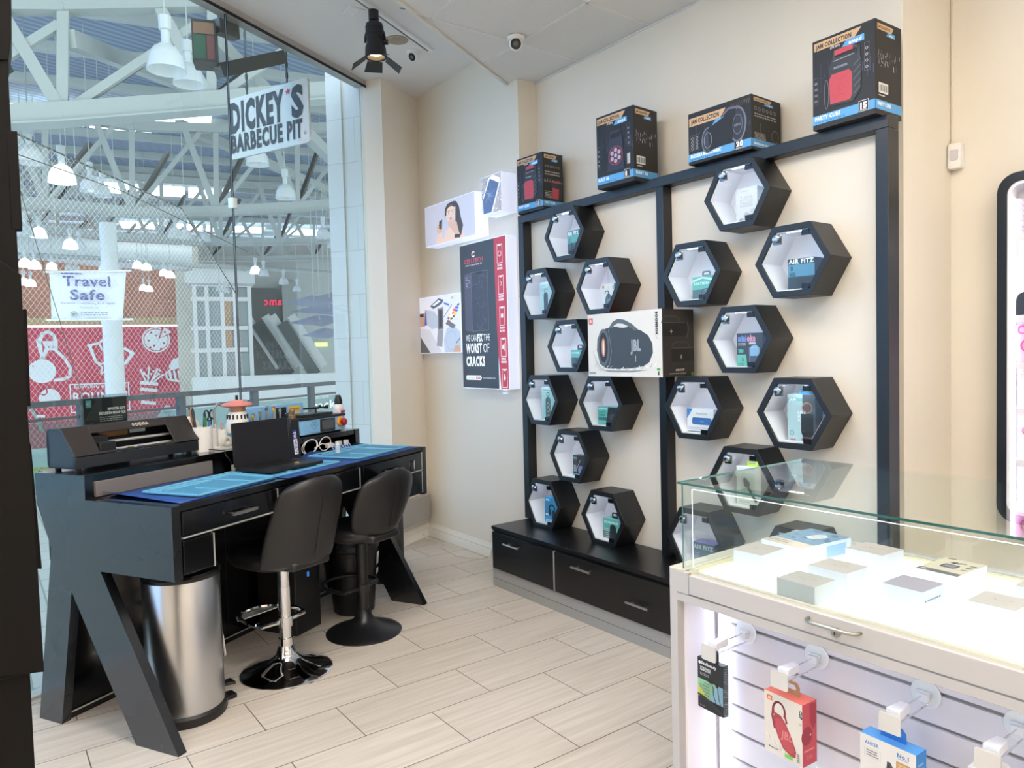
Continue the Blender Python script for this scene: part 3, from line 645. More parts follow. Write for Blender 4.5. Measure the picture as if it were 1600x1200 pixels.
# hanging barbecue sign
c = atd(425, 190, 5.2); hd = math.radians(-113.6); X = Vector((-math.sin(hd), -math.cos(hd), 0)); X = X if X.dot(_r) > 0 else -X
nrm = X.cross(Vector((0, 0, 1)))
def sp(px, py): p = atpl(px, py, c, nrm); return ((p-c).dot(X), p.z)
s0 = sp(358, 225)[0]; s1 = sp(483, 190)[0]; z0 = (sp(483, 222)[1]+sp(360, 250)[1])/2; z1 = (sp(480, 124)[1]+sp(360, 152)[1])/2
t = thing('hanging_sign', c+Vector((0, 0, z0-c.z)), 'white hanging blade sign lettered Barbecue Pit in dark capitals outside the glass', 'sign')
SM = Matrix(((X.x, -nrm.x, 0, c.x), (X.y, -nrm.y, 0, c.y), (0, 0, 1, 0), (0, 0, 0, 1)))
mb = MB(SM); mb.rbox(s0, s1, 0, .015, z0, z1, .02, mat('sign_face', 'cfd3ce', .5), axis='y')
mb.M = Matrix.Identity(4); f = Face(mb, SM @ Vector((s0, 0, z0)), X, (0, 0, 1), s1-s0, z1-z0, .002)
Kx = '43484a'
f.text("DICKEY", .035, .45, .45, Kx, w=.68, bold=.05); f.text("S", .80, .45, .45, Kx, w=.145, bold=.05)
star = [(.765+.035*(1 if k % 2 == 0 else .42)*math.sin(k*PI/5), .86+.045*(1 if k % 2 == 0 else .42)*math.cos(k*PI/5)*1.25) for k in range(10)]
f.poly(star, 'c9364f')
f.text('BARBECUE PIT', .035, .11, .27, Kx, w=.89, bold=.045); f.ring(.955, .16, .012, .003, Kx)
mb.build('board', t)
for k in (.25, .75):
    mb = MB(SM); s_ = s0+(s1-s0)*k; n = 26
    for i in range(n):
        zz = z1+i*.035; mb.box(s_-.006, s_+.006, .00 if i % 2 else .004, .014 if i % 2 else .010, zz, zz+.035, M_rail)
    mb.build('chain', t)
# small square bracket sign
t = thing('bracket_sign', W(1.1, 1.6, 3.2), 'small square projecting sign with orange, green and red blocks on dark bars', 'sign')
c = atd(322, 60, 4.6); X2 = (_r*.96+Vector((_f.x, _f.y, 0)).normalized()*.28).normalized(); n2 = X2.cross(Vector((0, 0, 1)))
SM2 = Matrix(((X2.x, -n2.x, 0, c.x), (X2.y, -n2.y, 0, c.y), (0, 0, 1, 0), (0, 0, 0, 1)))
def sp2(px, py): p = atpl(px, py, c, n2); return ((p-c).dot(X2), p.z)
a = sp2(301, 95); b = sp2(336, 32); mb = MB(SM2); mb.box(a[0], b[0], 0, .14, a[1], b[1], mat('sign_case_dark', '5f5c58', .5)); mb.M = Matrix.Identity(4)
f = Face(mb, SM2 @ Vector((a[0], 0, a[1])), X2, (0, 0, 1), b[0]-a[0], b[1]-a[1], .002)
f.rect(.07, .66, .93, .93, 'b08a72'); f.rect(.07, .07, .58, .63, '567c66'); f.rect(.62, .07, .93, .63, '9c6a68'); mb.build('case', t)
mb = MB(); e = W(1.75, WL+.1, 3.42); mb.beam(SM2 @ Vector((b[0], .07, (a[1]+b[1])/2+.12)), W(1.55, WL+.08, 3.42), .06, .08, mat('sign_bracket', '6a6763', .5)); mb.beam(SM2 @ Vector((b[0], .07, (a[1]+b[1])/2-.14)), W(1.95, WL+.08, 3.42), .06, .08, mat('sign_bracket', '6a6763', .5)); mb.build('bracket', t)
# ================================================================ THE REPAIR DESK (desk frame u, v, z)
SH = 1.02; DT = .93
def fdesk(mb, u0, u1, z0, z1, v=0., lift=.0006):   # printed face on a plane facing the room
    return Face(mb, W(u0, v, z0), DU, (0, 0, 1), u1-u0, z1-z0, lift)
desk = thing('repair_desk', W(.88, .38, 0), 'long gloss black repair desk with angular legs beside the window', 'desk')
def desk_end_mat():
    m = mat('desk_end_laminate', '0d0f12', .22, coat=.2); nt = m.node_tree; b = nt.nodes['Principled BSDF']
    tc = nt.nodes.new('ShaderNodeTexCoord'); n = nt.nodes.new('ShaderNodeTexNoise'); n.inputs['Scale'].default_value = 3.5; n.inputs['Detail'].default_value = 3; nt.links.new(tc.outputs['Object'], n.inputs[0])
    mr = nt.nodes.new('ShaderNodeMapRange'); mr.inputs[1].default_value = .35; mr.inputs[2].default_value = .7; mr.inputs[3].default_value = .20; mr.inputs[4].default_value = .32; nt.links.new(n.outputs[0], mr.inputs[0]); nt.links.new(mr.outputs[0], b.inputs['Roughness'])
    b.inputs['Specular IOR Level'].default_value = .5; b.inputs['Coat Weight'].default_value = 1; b.inputs['Coat Roughness'].default_value = .22; b.inputs['Coat IOR'].default_value = 1.42; return m
M_end = desk_end_mat()
endp = [(0.0, .925), (.464, .925), (.464, 1.02), (.762, 1.02), (.762, .90), (.682, .72), (.812, 0), (.672, 0), (.572, .553), (.242, 0), (.02, 0), (.397, .652), (0, .652)]
def end_panel(u0, u1, name='end_panel', m=M_end):
    mb = MB(DESK)
    # split the concave outline into convex pieces
    for k, piece in enumerate([[(0, .652), (0, .925), (.464, .925), (.464, .652)], [(.464, .652), (.464, 1.02), (.762, 1.02), (.762, .90), (.682, .72), (.64, .652)],
                  [(.397, .652), (.64, .652), (.572, .553), (.242, 0), (.02, 0)], [(.64, .652), (.682, .72), (.812, 0), (.672, 0), (.572, .553)]]):
        mb.prism(piece, u0-(.0001*k if u0 < .5 else 0), u1, m, 'x')
    return mb.build(name, desk)
end_panel(0, .038); end_panel(1.727, 1.765)
mb = MB(DESK); mb.box(.038, 1.727, 0.002, .47, DT-.026, DT-.001, M_black); mb.build('desktop', desk, bevel=.002)
mb = MB(DESK); mb.box(.038, 1.727, .47, .80, SH-.03, SH, M_black); mb.box(.038, .62, .452, .47, DT, SH-.03, mat('grey_upstand', '6f6a67', .5)); mb.build('rear_shelf', desk, bevel=.002)
mb = MB(DESK); mb.box(.038, 1.727, .735, .755, .655, SH-.03, M_black); mb.box(.55, 1.15, .46, .735, DT-.03, DT-.028, M_black)
mb.box(.62, .64, .48, .74, DT, SH-.03, M_black); mb.box(1.2, 1.22, .48, .74, DT, SH-.03, M_black); mb.build('shelf_support', desk)
mb = MB(DESK); mb.box(.04, 1.725, .69, .71, .03, .655, M_black); mb.box(.04, 1.725, .682, .714, .0, .03, M_black2); mb.box(.04, 1.725, .680, .682, .024, .030, M_alu)
for uu in (.5, .9, 1.2): mb.box(uu, uu+.002, .6885, .69, .05, .62, M_mblack)
mb.build('modesty_panel', desk)
# drawer carcass and drawers
mb = MB(DESK); mb.box(.038, 1.727, .02, .46, .79, DT-.026, M_black2); mb.box(.038, .20, .02, .44, .657, .79, M_black2); mb.box(1.33, 1.727, .02, .44, .657, .79, M_black2); mb.build('carcass', desk)
def drawer(u0, u1, z0, z1, hu=None, trim='rb'):
    mb = MB(DESK); mb.box(u0, u1, .0, .02, z0, z1, M_black); o = mb.build('drawer', desk, bevel=.0015)
    mb = MB(DESK)
    if 'r' in trim: mb.box(u1+.001, u1+.006, -.0015, .012, z0-.003, z1, M_alu)
    if 'b' in trim: mb.box(u0, u1+.006, -.0015, .012, z0-.006, z0-.001, M_alu)
    mb.build('edge_trim', o)
    if hu:
        mb = MB(DESK); zc = (z0+z1)/2-.005; mb.box(hu-.065, hu+.065, -.032, -.020, zc-.006, zc+.006, M_steel)
        for s in (-.045, .045): mb.cyl(W_l(hu+s, -.02, zc), W_l(hu+s, .0, zc), .004, M_steel, 8)
        mb.build('handle', o)
def W_l(u, v, z): return (u, v, z)
drawer(.046, .540, .806, .898, .33); drawer(.560, 1.125, .800, .898, .85, 'rb'); drawer(1.16, 1.715, .800, .898, 1.42)
drawer(.046, .185, .665, .790, None, 'r'); drawer(1.36, 1.715, .668, .790, None, 'r')
mb = MB(DESK); mb.cyl((1.615, -.002, .86), (1.615, -.016, .86), .006, M_chrome, 10); mb.box(1.61, 1.62, -.014, -.01, .80, .856, M_chrome); mb.build('drawer_key', desk)
# mats on the desktop
M_mb = mat('dark_blue_mat', '1b3f7d', .55, var=(9, '24509a', 2)); M_lb = mat('light_blue_silicone', '4489ad', .5); M_lb2 = mat('light_blue_silicone_edge', '78b8d2', .45)
def sheet(name, pts, z, m, label, th=.002, curl=None, cat='mat', group=None):
    mb = MB(DESK)
    a, b, c, d = [Vector((p[0], p[1], 0)) for p in pts]
    def fn(s, t):
        p = a*(1-s)*(1-t)+b*s*(1-t)+c*s*t+d*(1-s)*t; zz = z
        if curl: zz += curl(s, t)
        return (p.x, p.y, zz+th/2)
    mb.grid(fn, 14, 8, m); return one(mb, name, label, cat, group, solid=th, ang=60)
sheet('work_mat', [(.05, .01), (.60, .05), (.60, .44), (.06, .445)], DT, M_mb, 'dark blue work mat under the light blue mat, left end of the desk', curl=lambda s, t: .018*max(0, 1-s*7)**2*t)
sheet('work_mat', [(.62, -.0), (1.12, -.005), (1.12, .40), (.60, .36)], DT, M_mb, 'dark blue work mat spread under the laptop')
sheet('work_mat', [(1.13, .0), (1.70, -.0), (1.72, .46), (1.13, .40)], DT, M_mb, 'dark blue work mat with a curled edge, right end of the desk', curl=lambda s, t: .02*t**6*math.sin(s*7)**2)
mb = MB(DESK); mb.rbox(.14, .50, .045, .30, DT+.003, DT+.0045, .01, M_mblack); one(mb, 'black_mat', 'thin black mat under the light blue repair mat at the left', 'mat')
def repair_mat(u0, v0, w, d, rot, z, label):
    mb = MB(DESK @ T((u0, v0, z), rot))
    mb.rbox(0, w, 0, d, 0, .003, .01, M_lb)
    h = .008
    def wall(x0, x1, y0, y1): mb.box(x0, x1, y0, y1, .003, h, M_lb2)
    wall(0.004, w-.004, d-.008, d-.004); wall(.004, w-.004, .004, .008); wall(.004, .008, .004, d-.004); wall(w-.008, w-.004, .004, d-.004)
    wall(.004, w-.004, d-.05, d-.046); wall(w*.72, w*.72+.004, .004, d-.05)
    for k in range(7): x = w*(.08+.125*k); wall(x, x+.004, d-.046, d-.008)
    wall(w*.1, w*.66, d-.085, d-.081); wall(w*.30, w*.304, .03, d*.5)
    for k in range(9):
        mb.lathe([(.005, 0), (.005, .002)], (w*(.1+.09*k), d-.062, .003), M_lb2, 8)
    one(mb, 'repair_mat', label, 'mat', 'light blue silicone repair mats')
repair_mat(.15, .03, .44, .30, .05, DT+.0055, 'light blue ridged silicone repair mat nearest the cutting machine')
repair_mat(.60, .06, .46, .31, .0, DT+.0035, 'light blue ridged silicone repair mat under the laptop')
repair_mat(1.17, .03, .50, .33, .03, DT+.0045, 'light blue ridged silicone repair mat at the right end of the desk')
# ---------------- film cutting machine on the rear shelf
pr = thing('film_cutter', W(.36, .66, SH), 'black wedge shaped film cutting machine on the desk shelf', 'cutting machine')
M_pl = mat('cutter_dark_plastic', '23262b', .38); M_pb = mat('cutter_brown_black_plastic', '2c2725', .35)
prof = [(.575, .012), (.575, .055), (.578, .062), (.655, .168), (.735, .172), (.752, .12), (.745, .02), (.74, .012)]
PU0, PU1 = .045, .655
mb = MB(DESK); mb.prism([(a, SH+b) for a, b in prof], PU0, PU0+.012, M_pl, 'x'); mb.prism([(a, SH+b) for a, b in prof], PU1-.012, PU1, M_pl, 'x')
mb.box(PU0, PU1, .575, .745, SH+.012, SH+.022, M_pl); mb.box(PU0, PU1, .574, .59, SH+.012, SH+.058, M_pl); mb.box(PU0, PU1, .73, .75, SH+.02, SH+.165, M_pl); mb.box(PU0, PU1, .652, .74, SH+.164, SH+.173, M_pl)
mb.build('housing', pr, bevel=.002)
# sloping lid with its window
def SL(u, t, off=0.):  # t 0 at the low front edge, 1 at the top ridge
    a = Vector((0, .576, SH+.060)); b = Vector((0, .656, SH+.170)); n = Vector((0, -(b.z-a.z), b.y-a.y)).normalized()
    p = a.lerp(b, t)+n*off; return (u, p.y, p.z)
mb = MB(DESK)
def slab(u0, u1, t0, t1, m, th=.006):
    vs = [SL(u0, t0), SL(u1, t0), SL(u1, t1), SL(u0, t1), SL(u0, t0, th), SL(u1, t0, th), SL(u1, t1, th), SL(u0, t1, th)]
    mb.add(vs, [(0, 3, 2, 1), (4, 5, 6, 7), (0, 1, 5, 4), (1, 2, 6, 5), (2, 3, 7, 6), (3, 0, 4, 7)], m)
slab(PU0-.004, .155, 0, 1.03, M_pb); slab(.525, PU1+.004, 0, 1.03, M_pb); slab(.155, .525, .74, 1.03, M_pb); slab(.155, .525, 0, .07, M_pb)
o = mb.build('lid', pr, bevel=.0015)
mb = MB(); a = W(*SL(.355, .80, .0068)); b = W(*SL(.355, 1.0, .0068)); f = Face(mb, a, DU, b-a, .12, (b-a).length, .0004)
f.ring(.06, .4, .045, .002, 'd9cfc4'); f.line([(.06, .25), (.06, .55)], .002, 'd9cfc4'); f.text('DEVIA', .15, .12, .55, 'd9cfc4', w=.55, bold=.02); mb.build('lettering', o)
mb = MB(DESK); mb.box(.165, .24, .592, .70, SH+.03, SH+.105, M_mblack); mb.box(.145, .24, .64, .70, SH+.10, SH+.13, M_mblack); mb.build('carriage', pr, bevel=.003)
for z, v in ((SH+.098, .66), (SH+.066, .625)):
    mb = MB(DESK); mb.cyl((.06, v, z), (.64, v, z), .007, M_alu, 12); mb.build('guide_rail', pr)
mb = MB(DESK)
for k in range(9):
    u = .25+.032*k; mb.cyl((u, .60, SH+.045), (u+.02, .60, SH+.045), .008, M_mblack if k % 3 else M_chrome, 10)
for k, cc in ((.255, '9fb4cc'), (.36, '7f9fc6'), (.31, '4c5a3a')): mb.box(k, k+.02, .60, .615, SH+.05, SH+.07, mat('roller_clip_'+cc, cc, .4))
mb.build('roller', pr)
mb = MB(DESK); mb.box(.24, .38, .700, .704, SH+.115, SH+.14, mat('warm_label', 'b06a3c', .4, var=(60, '6b7a2c', 2))); mb.box(.39, .47, .700, .704, SH+.12, SH+.14, flat('d6dee6')); mb.build('inner_label', pr)
mb = MB(DESK); mb.box(.478, .52, .586, .59, SH+.03, SH+.07, flat('b9b0a2')); mb.box(.498, .518, .5855, .586, SH+.035, SH+.05, flat('b59a2c')); mb.build('warning_label', pr)
for u in (.07, .62):
    for v in (.60, .72):
        mb = MB(DESK); mb.lathe([(.012, 0), (.012, .012)], (u, v, SH), M_mblack, 10); mb.build('foot', pr)
# cutting machine lead
mb = MB(DESK); mb.tube([(.655, .66, SH+.04), (.69, .60, SH+.012), (.705, .465, SH+.006), (.705, .455, SH-.02), (.71, .445, DT+.06), (.73, .44, DT+.02), (.78, .44, DT+.005)], .0025, M_mblack, 6); one(mb, 'power_lead', 'thin black lead running from the cutting machine down to the desktop', 'cable')
# acrylic sign holder behind the machine
t = thing('acrylic_sign_holder', W(.33, .745, SH), 'clear acrylic stand holding a black screen film advert behind the cutting machine', 'sign')
M_acr = glass('acrylic', 'eef3f3', 1.45)
mb = MB(DESK); mb.box(.215, .435, .762, .765, SH+.001, 1.315, M_acr); mb.box(.215, .435, .771, .774, SH+.001, 1.315, M_acr); mb.box(.215, .435, .756, .798, SH, SH+.003, M_acr); mb.build('holder', t)
mb = MB(DESK); mb.box(.225, .432, .7665, .7695, SH+.006, 1.300, flat('1c1f20')); mb.M = Matrix.Identity(4); f = fdesk(mb, .225, .432, SH+.006, 1.300, .7663)
f.rect(.04, .86, .17, .98, '4e8a86'); f.ring(.10, .92, .03, .002, 'c9d6d3'); f.text('IMPORTED SOFT', .96, .80, .04, 'e6e6e4', w=.42, al='r', bold=.05); f.text('EXPLOSION-PROOF FILM', .96, .735, .04, 'e6e6e4', w=.62, al='r', bold=.05)
f.fine(.35, .95, .62, .71, 3, '9a9f9e', 3); f.poly([(.45, .51), (.66, .51), (.68, .535), (.66, .56), (.45, .56), (.43, .535)], '8fb0a6'); f.poly([(.72, .53), (.93, .53), (.95, .555), (.93, .58), (.72, .58), (.70, .555)], '7fa89b')
for k in range(7): f.line([(.02+.03*k, .46), (.10+.04*k, .60-.02*k), (.2+.03*k, .62-.03*k)], .0012, '9aa3a3')
mb.build('advert', t)
# white organiser with pens, tape rolls
M_wp = mat('white_plastic', 'e6e4df', .4)
t = thing('desk_organiser', W(.75, .60, SH), 'white plastic desk organiser holding pens and scissors', 'organiser')
mb = MB(DESK); mb.lathe([(.048, 0), (.048, .118), (.044, .118), (.044, .004)], (.70, .60, SH), M_wp, 24); mb.build('cup', t)
mb = MB(DESK); mb.rbox(.742, .87, .54, .66, SH, SH+.012, .01, M_wp); mb.lathe([(.033, 0.012), (.033, .10), (.03, .10), (.03, .016)], (.775, .62, SH), mat('cloudy_plastic', 'd6d1cc', .35), 18); mb.lathe([(.03, 0.012), (.03, .09), (.027, .09), (.027, .016)], (.835, .62, SH), M_wp, 18); mb.build('tray', t)
for (u, v, du, dv, h, c, nm, lb) in ((.685, .61, -.015, .01, .20, '3a3c3e', 'marker_pen', 'dark grey marker standing in the white cup'), (.70, .615, -.035, .02, .205, 'a0795a', 'wooden_brush', 'brown handled brush leaning in the white cup'), (.715, .59, .0, .0, .165, '2f7d4f', 'marker_pen', 'green marker in the white cup'), (.73, .60, .02, .0, .14, '3d6fa3', 'pen', 'short blue pen at the right rim of the white cup'), (.72, .615, .03, .015, .175, '222426', 'pen', 'black pen leaning right in the white cup')):
    mb = MB(DESK); mb.cyl((u, v, SH+.006), (u+du, v+dv, SH+h), .0065, mat('pen_'+c, c, .4), 10); mb.cyl((u+du, v+dv, SH+h), (u+du*1.08, v+dv*1.08, SH+h*1.04), .004, M_mblack, 8); one(mb, nm, lb, 'pen')
for (u, v, z, r, lb) in ((.80, .55, SH+.012, .026, 'white tape roll standing at the front of the organiser tray'), (.845, .555, SH+.012, .020, 'smaller white tape roll beside the larger roll')):
    mb = MB(DESK); n = 20; outer = [(u+r*math.cos(2*PI*i/n), z+r+r*math.sin(2*PI*i/n)) for i in range(n)]; inner = [(u+r*.55*math.cos(2*PI*i/n), z+r+r*.55*math.sin(2*PI*i/n)) for i in range(n)]
    mb.ring(outer, inner, v-.012, v+.012, mat('tape_white', 'dedad2', .4)); one(mb, 'tape_roll', lb, 'tape')
for k, (u, c) in enumerate(((.80, 'cfa9a0'), (.84, 'b9928a'), (.765, 'c9c4d2'))):
    mb = MB(DESK); mb.cyl((u, .62, SH+.016), (u+.01, .625, SH+.12), .006, mat('tool_'+c, c, .4), 8); one(mb, 'swab_stick', ['pinkish swab stick in the middle pot', 'brownish swab stick in the right pot', 'lilac swab stick in the left pot'][k], 'stick')
# round pale fan shell left of the organiser
mb = MB(DESK); mb.lathe([(.0, 0), (.055, .0), (.075, .02), (.08, .035), (.07, .05), (.03, .058), (0, .06)], (.715, .735, SH+.082), mat('cream_plastic', 'e2dccd', .4), 28, (0.25, -1, .1)); mb.box(.69, .75, .73, .78, SH, SH+.02, mat('cream_plastic', 'e2dccd', .4)); one(mb, 'desk_lamp_shell', 'round cream plastic lamp head beside the cutting machine', 'lamp')
# soldering fume cone with pink ring
t = thing('lamp_cone', W(.95, .62, SH), 'white cone shaped bench lamp with a pink ring on top behind the laptop', 'lamp')
c = (.93, .60, SH)
mb = MB(DESK); mb.lathe([(.045, 0), (.045, .004), (.022, .012), (.022, .066), (.062, .068), (.064, .074), (.044, .165), (.038, .175), (.0, .175)], c, M_wp, 30)
for k in range(16):
    a = 2*PI*k/16; mb.M = DESK @ T((c[0]+.0495*math.cos(a), c[1]+.0495*math.sin(a), SH+.146), a); mb.cbox((0, 0, 0), (.006, .007, .022), M_mblack)
mb.build('body', t)
mb = MB(DESK); mb.lathe([(.042, .172), (.042, .196)], c, mat('copper_band', 'b98a6c', .3, .6), 24)
mb.build('band', t)
mb = MB(DESK); mb.lathe([(.0, .196), (.064, .196), (.075, .203), (.075, .211), (.064, .217), (.035, .222), (.03, .230), (0, .232)], c, mat('pink_plastic', 'd9887f', .45), 34); mb.build('ring', t)
mb = MB(DESK); mb.cyl((c[0], c[1], SH+.23), (c[0], c[1], SH+.255), .007, M_mblack, 10); mb.build('knob', t)
mb = MB(DESK); mb.tube([(.84, .66, SH+.10), (.835, .66, SH+.19), (.86, .66, SH+.215), (.90, .65, SH+.20)], .007, mat('grey_gooseneck', '8b8b89', .4), 8); one(mb, 'gooseneck', 'grey bent gooseneck tube beside the white cone lamp', 'tube')
mb = MB(DESK)
for s in (-1, 1):
    pts = [(.815+.018*s+.016*math.cos(2*PI*k/12), .67, SH+.165+.022*math.sin(2*PI*k/12)) for k in range(12)]; mb.tube(pts, .004, M_mblack, 6, True); mb.tube([(.815+.012*s, .67, SH+.145), (.82, .67, SH+.09), (.82-.006*s, .67, SH+.02)], .004, M_mblack, 6)
one(mb, 'scissors', 'pair of black handled scissors standing left of the white cone lamp', 'scissors')
# screwdriver rack
t = thing('screwdriver_rack', W(1.16, .62, SH), 'black rack behind the laptop holding precision screwdrivers', 'tool rack')
mb = MB(DESK); mb.rbox(1.02, 1.30, .58, .66, SH, SH+.055, .008, M_mblack); mb.build('rack', t)
cols = ['c9a23a', '7a7f85', '7f8c92', '9a9fa3', '3c5f7a', '8f9aa0', 'b9c24a', 'c84a4a', '8a8f92', '33373a']
for k, cc in enumerate(cols):
    u = 1.035+.0255*k; hgt = .125+.01*(k % 3)+(.025 if 3 <= k <= 7 else 0)
    lab = {'c9a23a': 'yellow topped', 'c84a4a': 'red topped', 'b9c24a': 'lime topped', '3c5f7a': 'blue topped', '33373a': 'black topped'}.get(cc)
    mb = MB(DESK); v = .60+.02*(k % 2); mb.cyl((u, v, SH+.056), (u, v, SH+hgt), .0055, M_steel, 8); mb.lathe([(.0075, 0), (.0085, .006), (.0085, .014), (.003, .018)], (u, v, SH+hgt), mat('driver_'+cc, cc, .35), 10)
    one(mb, 'precision_screwdriver', '%s precision screwdriver in the rack, %s from its left end' % (lab or 'grey topped', ['first', 'second', 'third', 'fourth', 'fifth', 'sixth', 'seventh', 'eighth', 'ninth', 'tenth'][k]), 'screwdriver', 'screwdrivers in the rack')
# blue machine at the back
M_bl = mat('machine_blue', '85b7dc', .35); M_bd = mat('machine_black', '1d1f21', .35)
t = thing('laminating_machine', W(1.45, .70, SH), 'pale blue laminating machine against the window behind the screwdrivers', 'machine')
mb = MB(DESK); mb.rbox(1.03, 1.535, .685, .755, SH+.01, 1.195, .006, M_bl, axis='z'); mb.box(1.08, 1.5, .69, .75, SH, SH+.012, M_mblack); mb.build('housing', t, bevel=.003)
mb = MB(DESK); mb.box(1.30, 1.38, .680, .6845, 1.10, 1.18, M_bd); mb.M = Matrix.Identity(4); f = fdesk(mb, 1.40, 1.51, 1.09, 1.185, .6848)
f.rect(0.02, .62, .92, .95, 'e0c04a'); f.text('! WARNING', .08, .70, .13, '2a2a22', w=.75, bold=.03); f.rect(.02, .1, .92, .58, 'd9d5cb'); f.ring(.3, .34, .1, .002, '5a6a80'); f.ring(.65, .34, .1, .002, '5a6a80'); mb.build('label', t)
mb = MB(DESK); mb.cyl((1.32, .69, 1.13), (1.42, .676, 1.15), .004, M_chrome, 8); mb.build('lever', t)
# blue separating machine in front, with touch screen and emergency stop
t = thing('separating_machine', W(1.5, .60, SH), 'pale blue screen separating machine with touch screen and red emergency stop', 'machine')
A0, A1, V0, V1 = 1.30, 1.685, .505, .672
mb = MB(DESK); mb.rbox(A0, A1, V0, V1, SH+.008, 1.108, .008, M_bl); mb.box(A0+.02, A1-.02, V0+.02, V1-.02, SH, SH+.01, M_mblack); mb.build('housing', t, bevel=.002)
mb = MB(DESK); mb.box(A0-.004, A1+.002, V0-.002, V1, 1.108, 1.122, M_bd); mb.box(A0+.03, A1-.09, V0+.02, V1-.01, 1.122, 1.137, M_bd); mb.box(A0+.04, A1-.11, V0+.03, V1-.02, 1.137, 1.1385, mat('machine_bed', '3a3c3e', .25)); mb.build('platen', t, bevel=.001)
mb = MB(DESK); mb.rbox(1.455, 1.585, V0-.004, V0, 1.032, 1.104, .003, M_bd, axis='y'); mb.box(1.468, 1.572, V0-.0045, V0-.004, 1.046, 1.096, mat('dark_screen', '55585c', .15)); mb.build('touch_screen', t)
mb = MB(); f = fdesk(mb, 1.36, 1.45, 1.03, 1.105, V0-.0006)
f.line([(.5, .25), (.15, .62), (.3, .85), (.7, .85), (.85, .62)], .0022, '4a7191', True); f.text('TBK', .5, .55, .18, '4a7191', w=.4, al='c'); f.fine(.1, .95, .02, .14, 1, '6d8fa9', 3); mb.build('lettering', t)
c = (1.637, V0, 1.075)
mb = MB(DESK); mb.lathe([(.031, 0), (.031, .006), (.026, .010), (.0, .010)], c, mat('stop_yellow', 'e2952b', .35), 22, (0, -1, 0)); o = mb.build('stop_base', t)
mb = MB(DESK); mb.lathe([(.012, .01), (.014, .022), (.021, .026), (.021, .036), (.014, .042), (0, .043)], c, mat('stop_red', 'a3202b', .3), 20, (0, -1, 0)); mb.build('stop_button', o)
mb = MB(DESK); mb.tube([(1.43, .60, 1.165), (1.60, .57, 1.163)], .006, M_mblack, 8); mb.cyl((1.52, .585, 1.139), (1.52, .585, 1.165), .005, M_mblack, 8); mb.lathe([(.011, 0), (.011, .02)], (1.60, .57, 1.155), M_mblack, 10); mb.lathe([(.009, 0), (.009, .02)], (1.55, .58, 1.16), M_mblack, 10); mb.build('clamp_arm', t)
# air duster can
t = thing('air_duster', W(1.73, .57, SH), 'white and pink air duster can with black nozzle beside the separating machine', 'spray can')
c = (1.722, .58, SH)
mb = MB(DESK); mb.lathe([(.0, 0), (.031, 0), (.031, .135), (.026, .15), (.015, .156)], c, M_wp, 24); mb.build('can', t)
mb = MB(DESK); mb.lathe([(.0315, .012), (.0315, .128)], c, mat('can_label_pink', 'e3d3d4', .4), 24, cap=False); mb.M = Matrix.Identity(4); f = Face(mb, W(1.722-.02, .58-.0325, SH+.02), DU, (0, 0, 1), .04, .1, .0004); f.rect(0, .8, 1, .95, 'a83a58'); f.fine(0, 1, .35, .75, 4, 'a83a58', 5); f.fine(0, 1, .05, .3, 4, '6b6b70', 6); mb.build('label', t)
mb = MB(DESK); mb.lathe([(.02, .150), (.024, .156), (.024, .175), (.015, .205), (.008, .208), (0, .208)], c, M_mblack, 18); mb.build('nozzle', t)
mb = MB(DESK); mb.tube([(1.757, .575, SH+.16), (1.758, .57, SH+.03), (1.75, .55, SH+.002)], .0022, mat('clear_straw', 'e2e2e0', .3), 6); mb.build('straw', t)
# laptop
t = thing('laptop', W(.80, .25, DT+.012), 'open black laptop on the blue mats', 'laptop')
LM = DESK @ T((.645, .345, DT+.0125), -.06) @ Matrix.Scale(.96, 4)
mb = MB(LM); mb.rbox(0, .36, -.235, 0, 0, .014, .01, mat('laptop_black', '1b1b1d', .4)); 
mb.build('base', t, bevel=.001)
mb = MB(LM); kb = mat('laptop_keys', '0c0c0d', .5)
for r_ in range(6):
    for q_ in range(16): mb.box(.018+q_*.0204, .018+q_*.0204+.0178, -.038-r_*.0186, -.038-r_*.0186+.0155, .014, .0156, kb)
mb.build('keyboard', t)
mb = MB(LM); mb.rbox(.125, .235, -.225, -.158, .0141, .0146, .004, mat('laptop_pad', '242426', .3)); mb.build('touchpad', t)
mb = MB(LM @ Matrix.Translation((0, 0, .014)) @ Matrix.Rotation(math.radians(-3), 4, 'X')); mb.rbox(0, .36, -.004, .004, 0.0, .214, .008, mat('laptop_black', '1b1b1d', .4), axis='y'); o = mb.build('lid', t, bevel=.001)
mb = MB(LM @ Matrix.Translation((0, 0, .014)) @ Matrix.Rotation(math.radians(-3), 4, 'X')); mb.box(.008, .352, -.0046, -.0041, .014, .207, mat('laptop_screen_off', '18161a', .28)); mb.build('screen', o)
mb = MB(LM); mb.lathe([(.011, 0), (.012, .003), (.006, .007), (0, .007)], (.225, -.185, .0147), mat('brass_token', 'b9a27a', .35, .5), 12); one(mb, 'small_part', 'tiny pale brass part lying on the laptop palm rest', 'part')
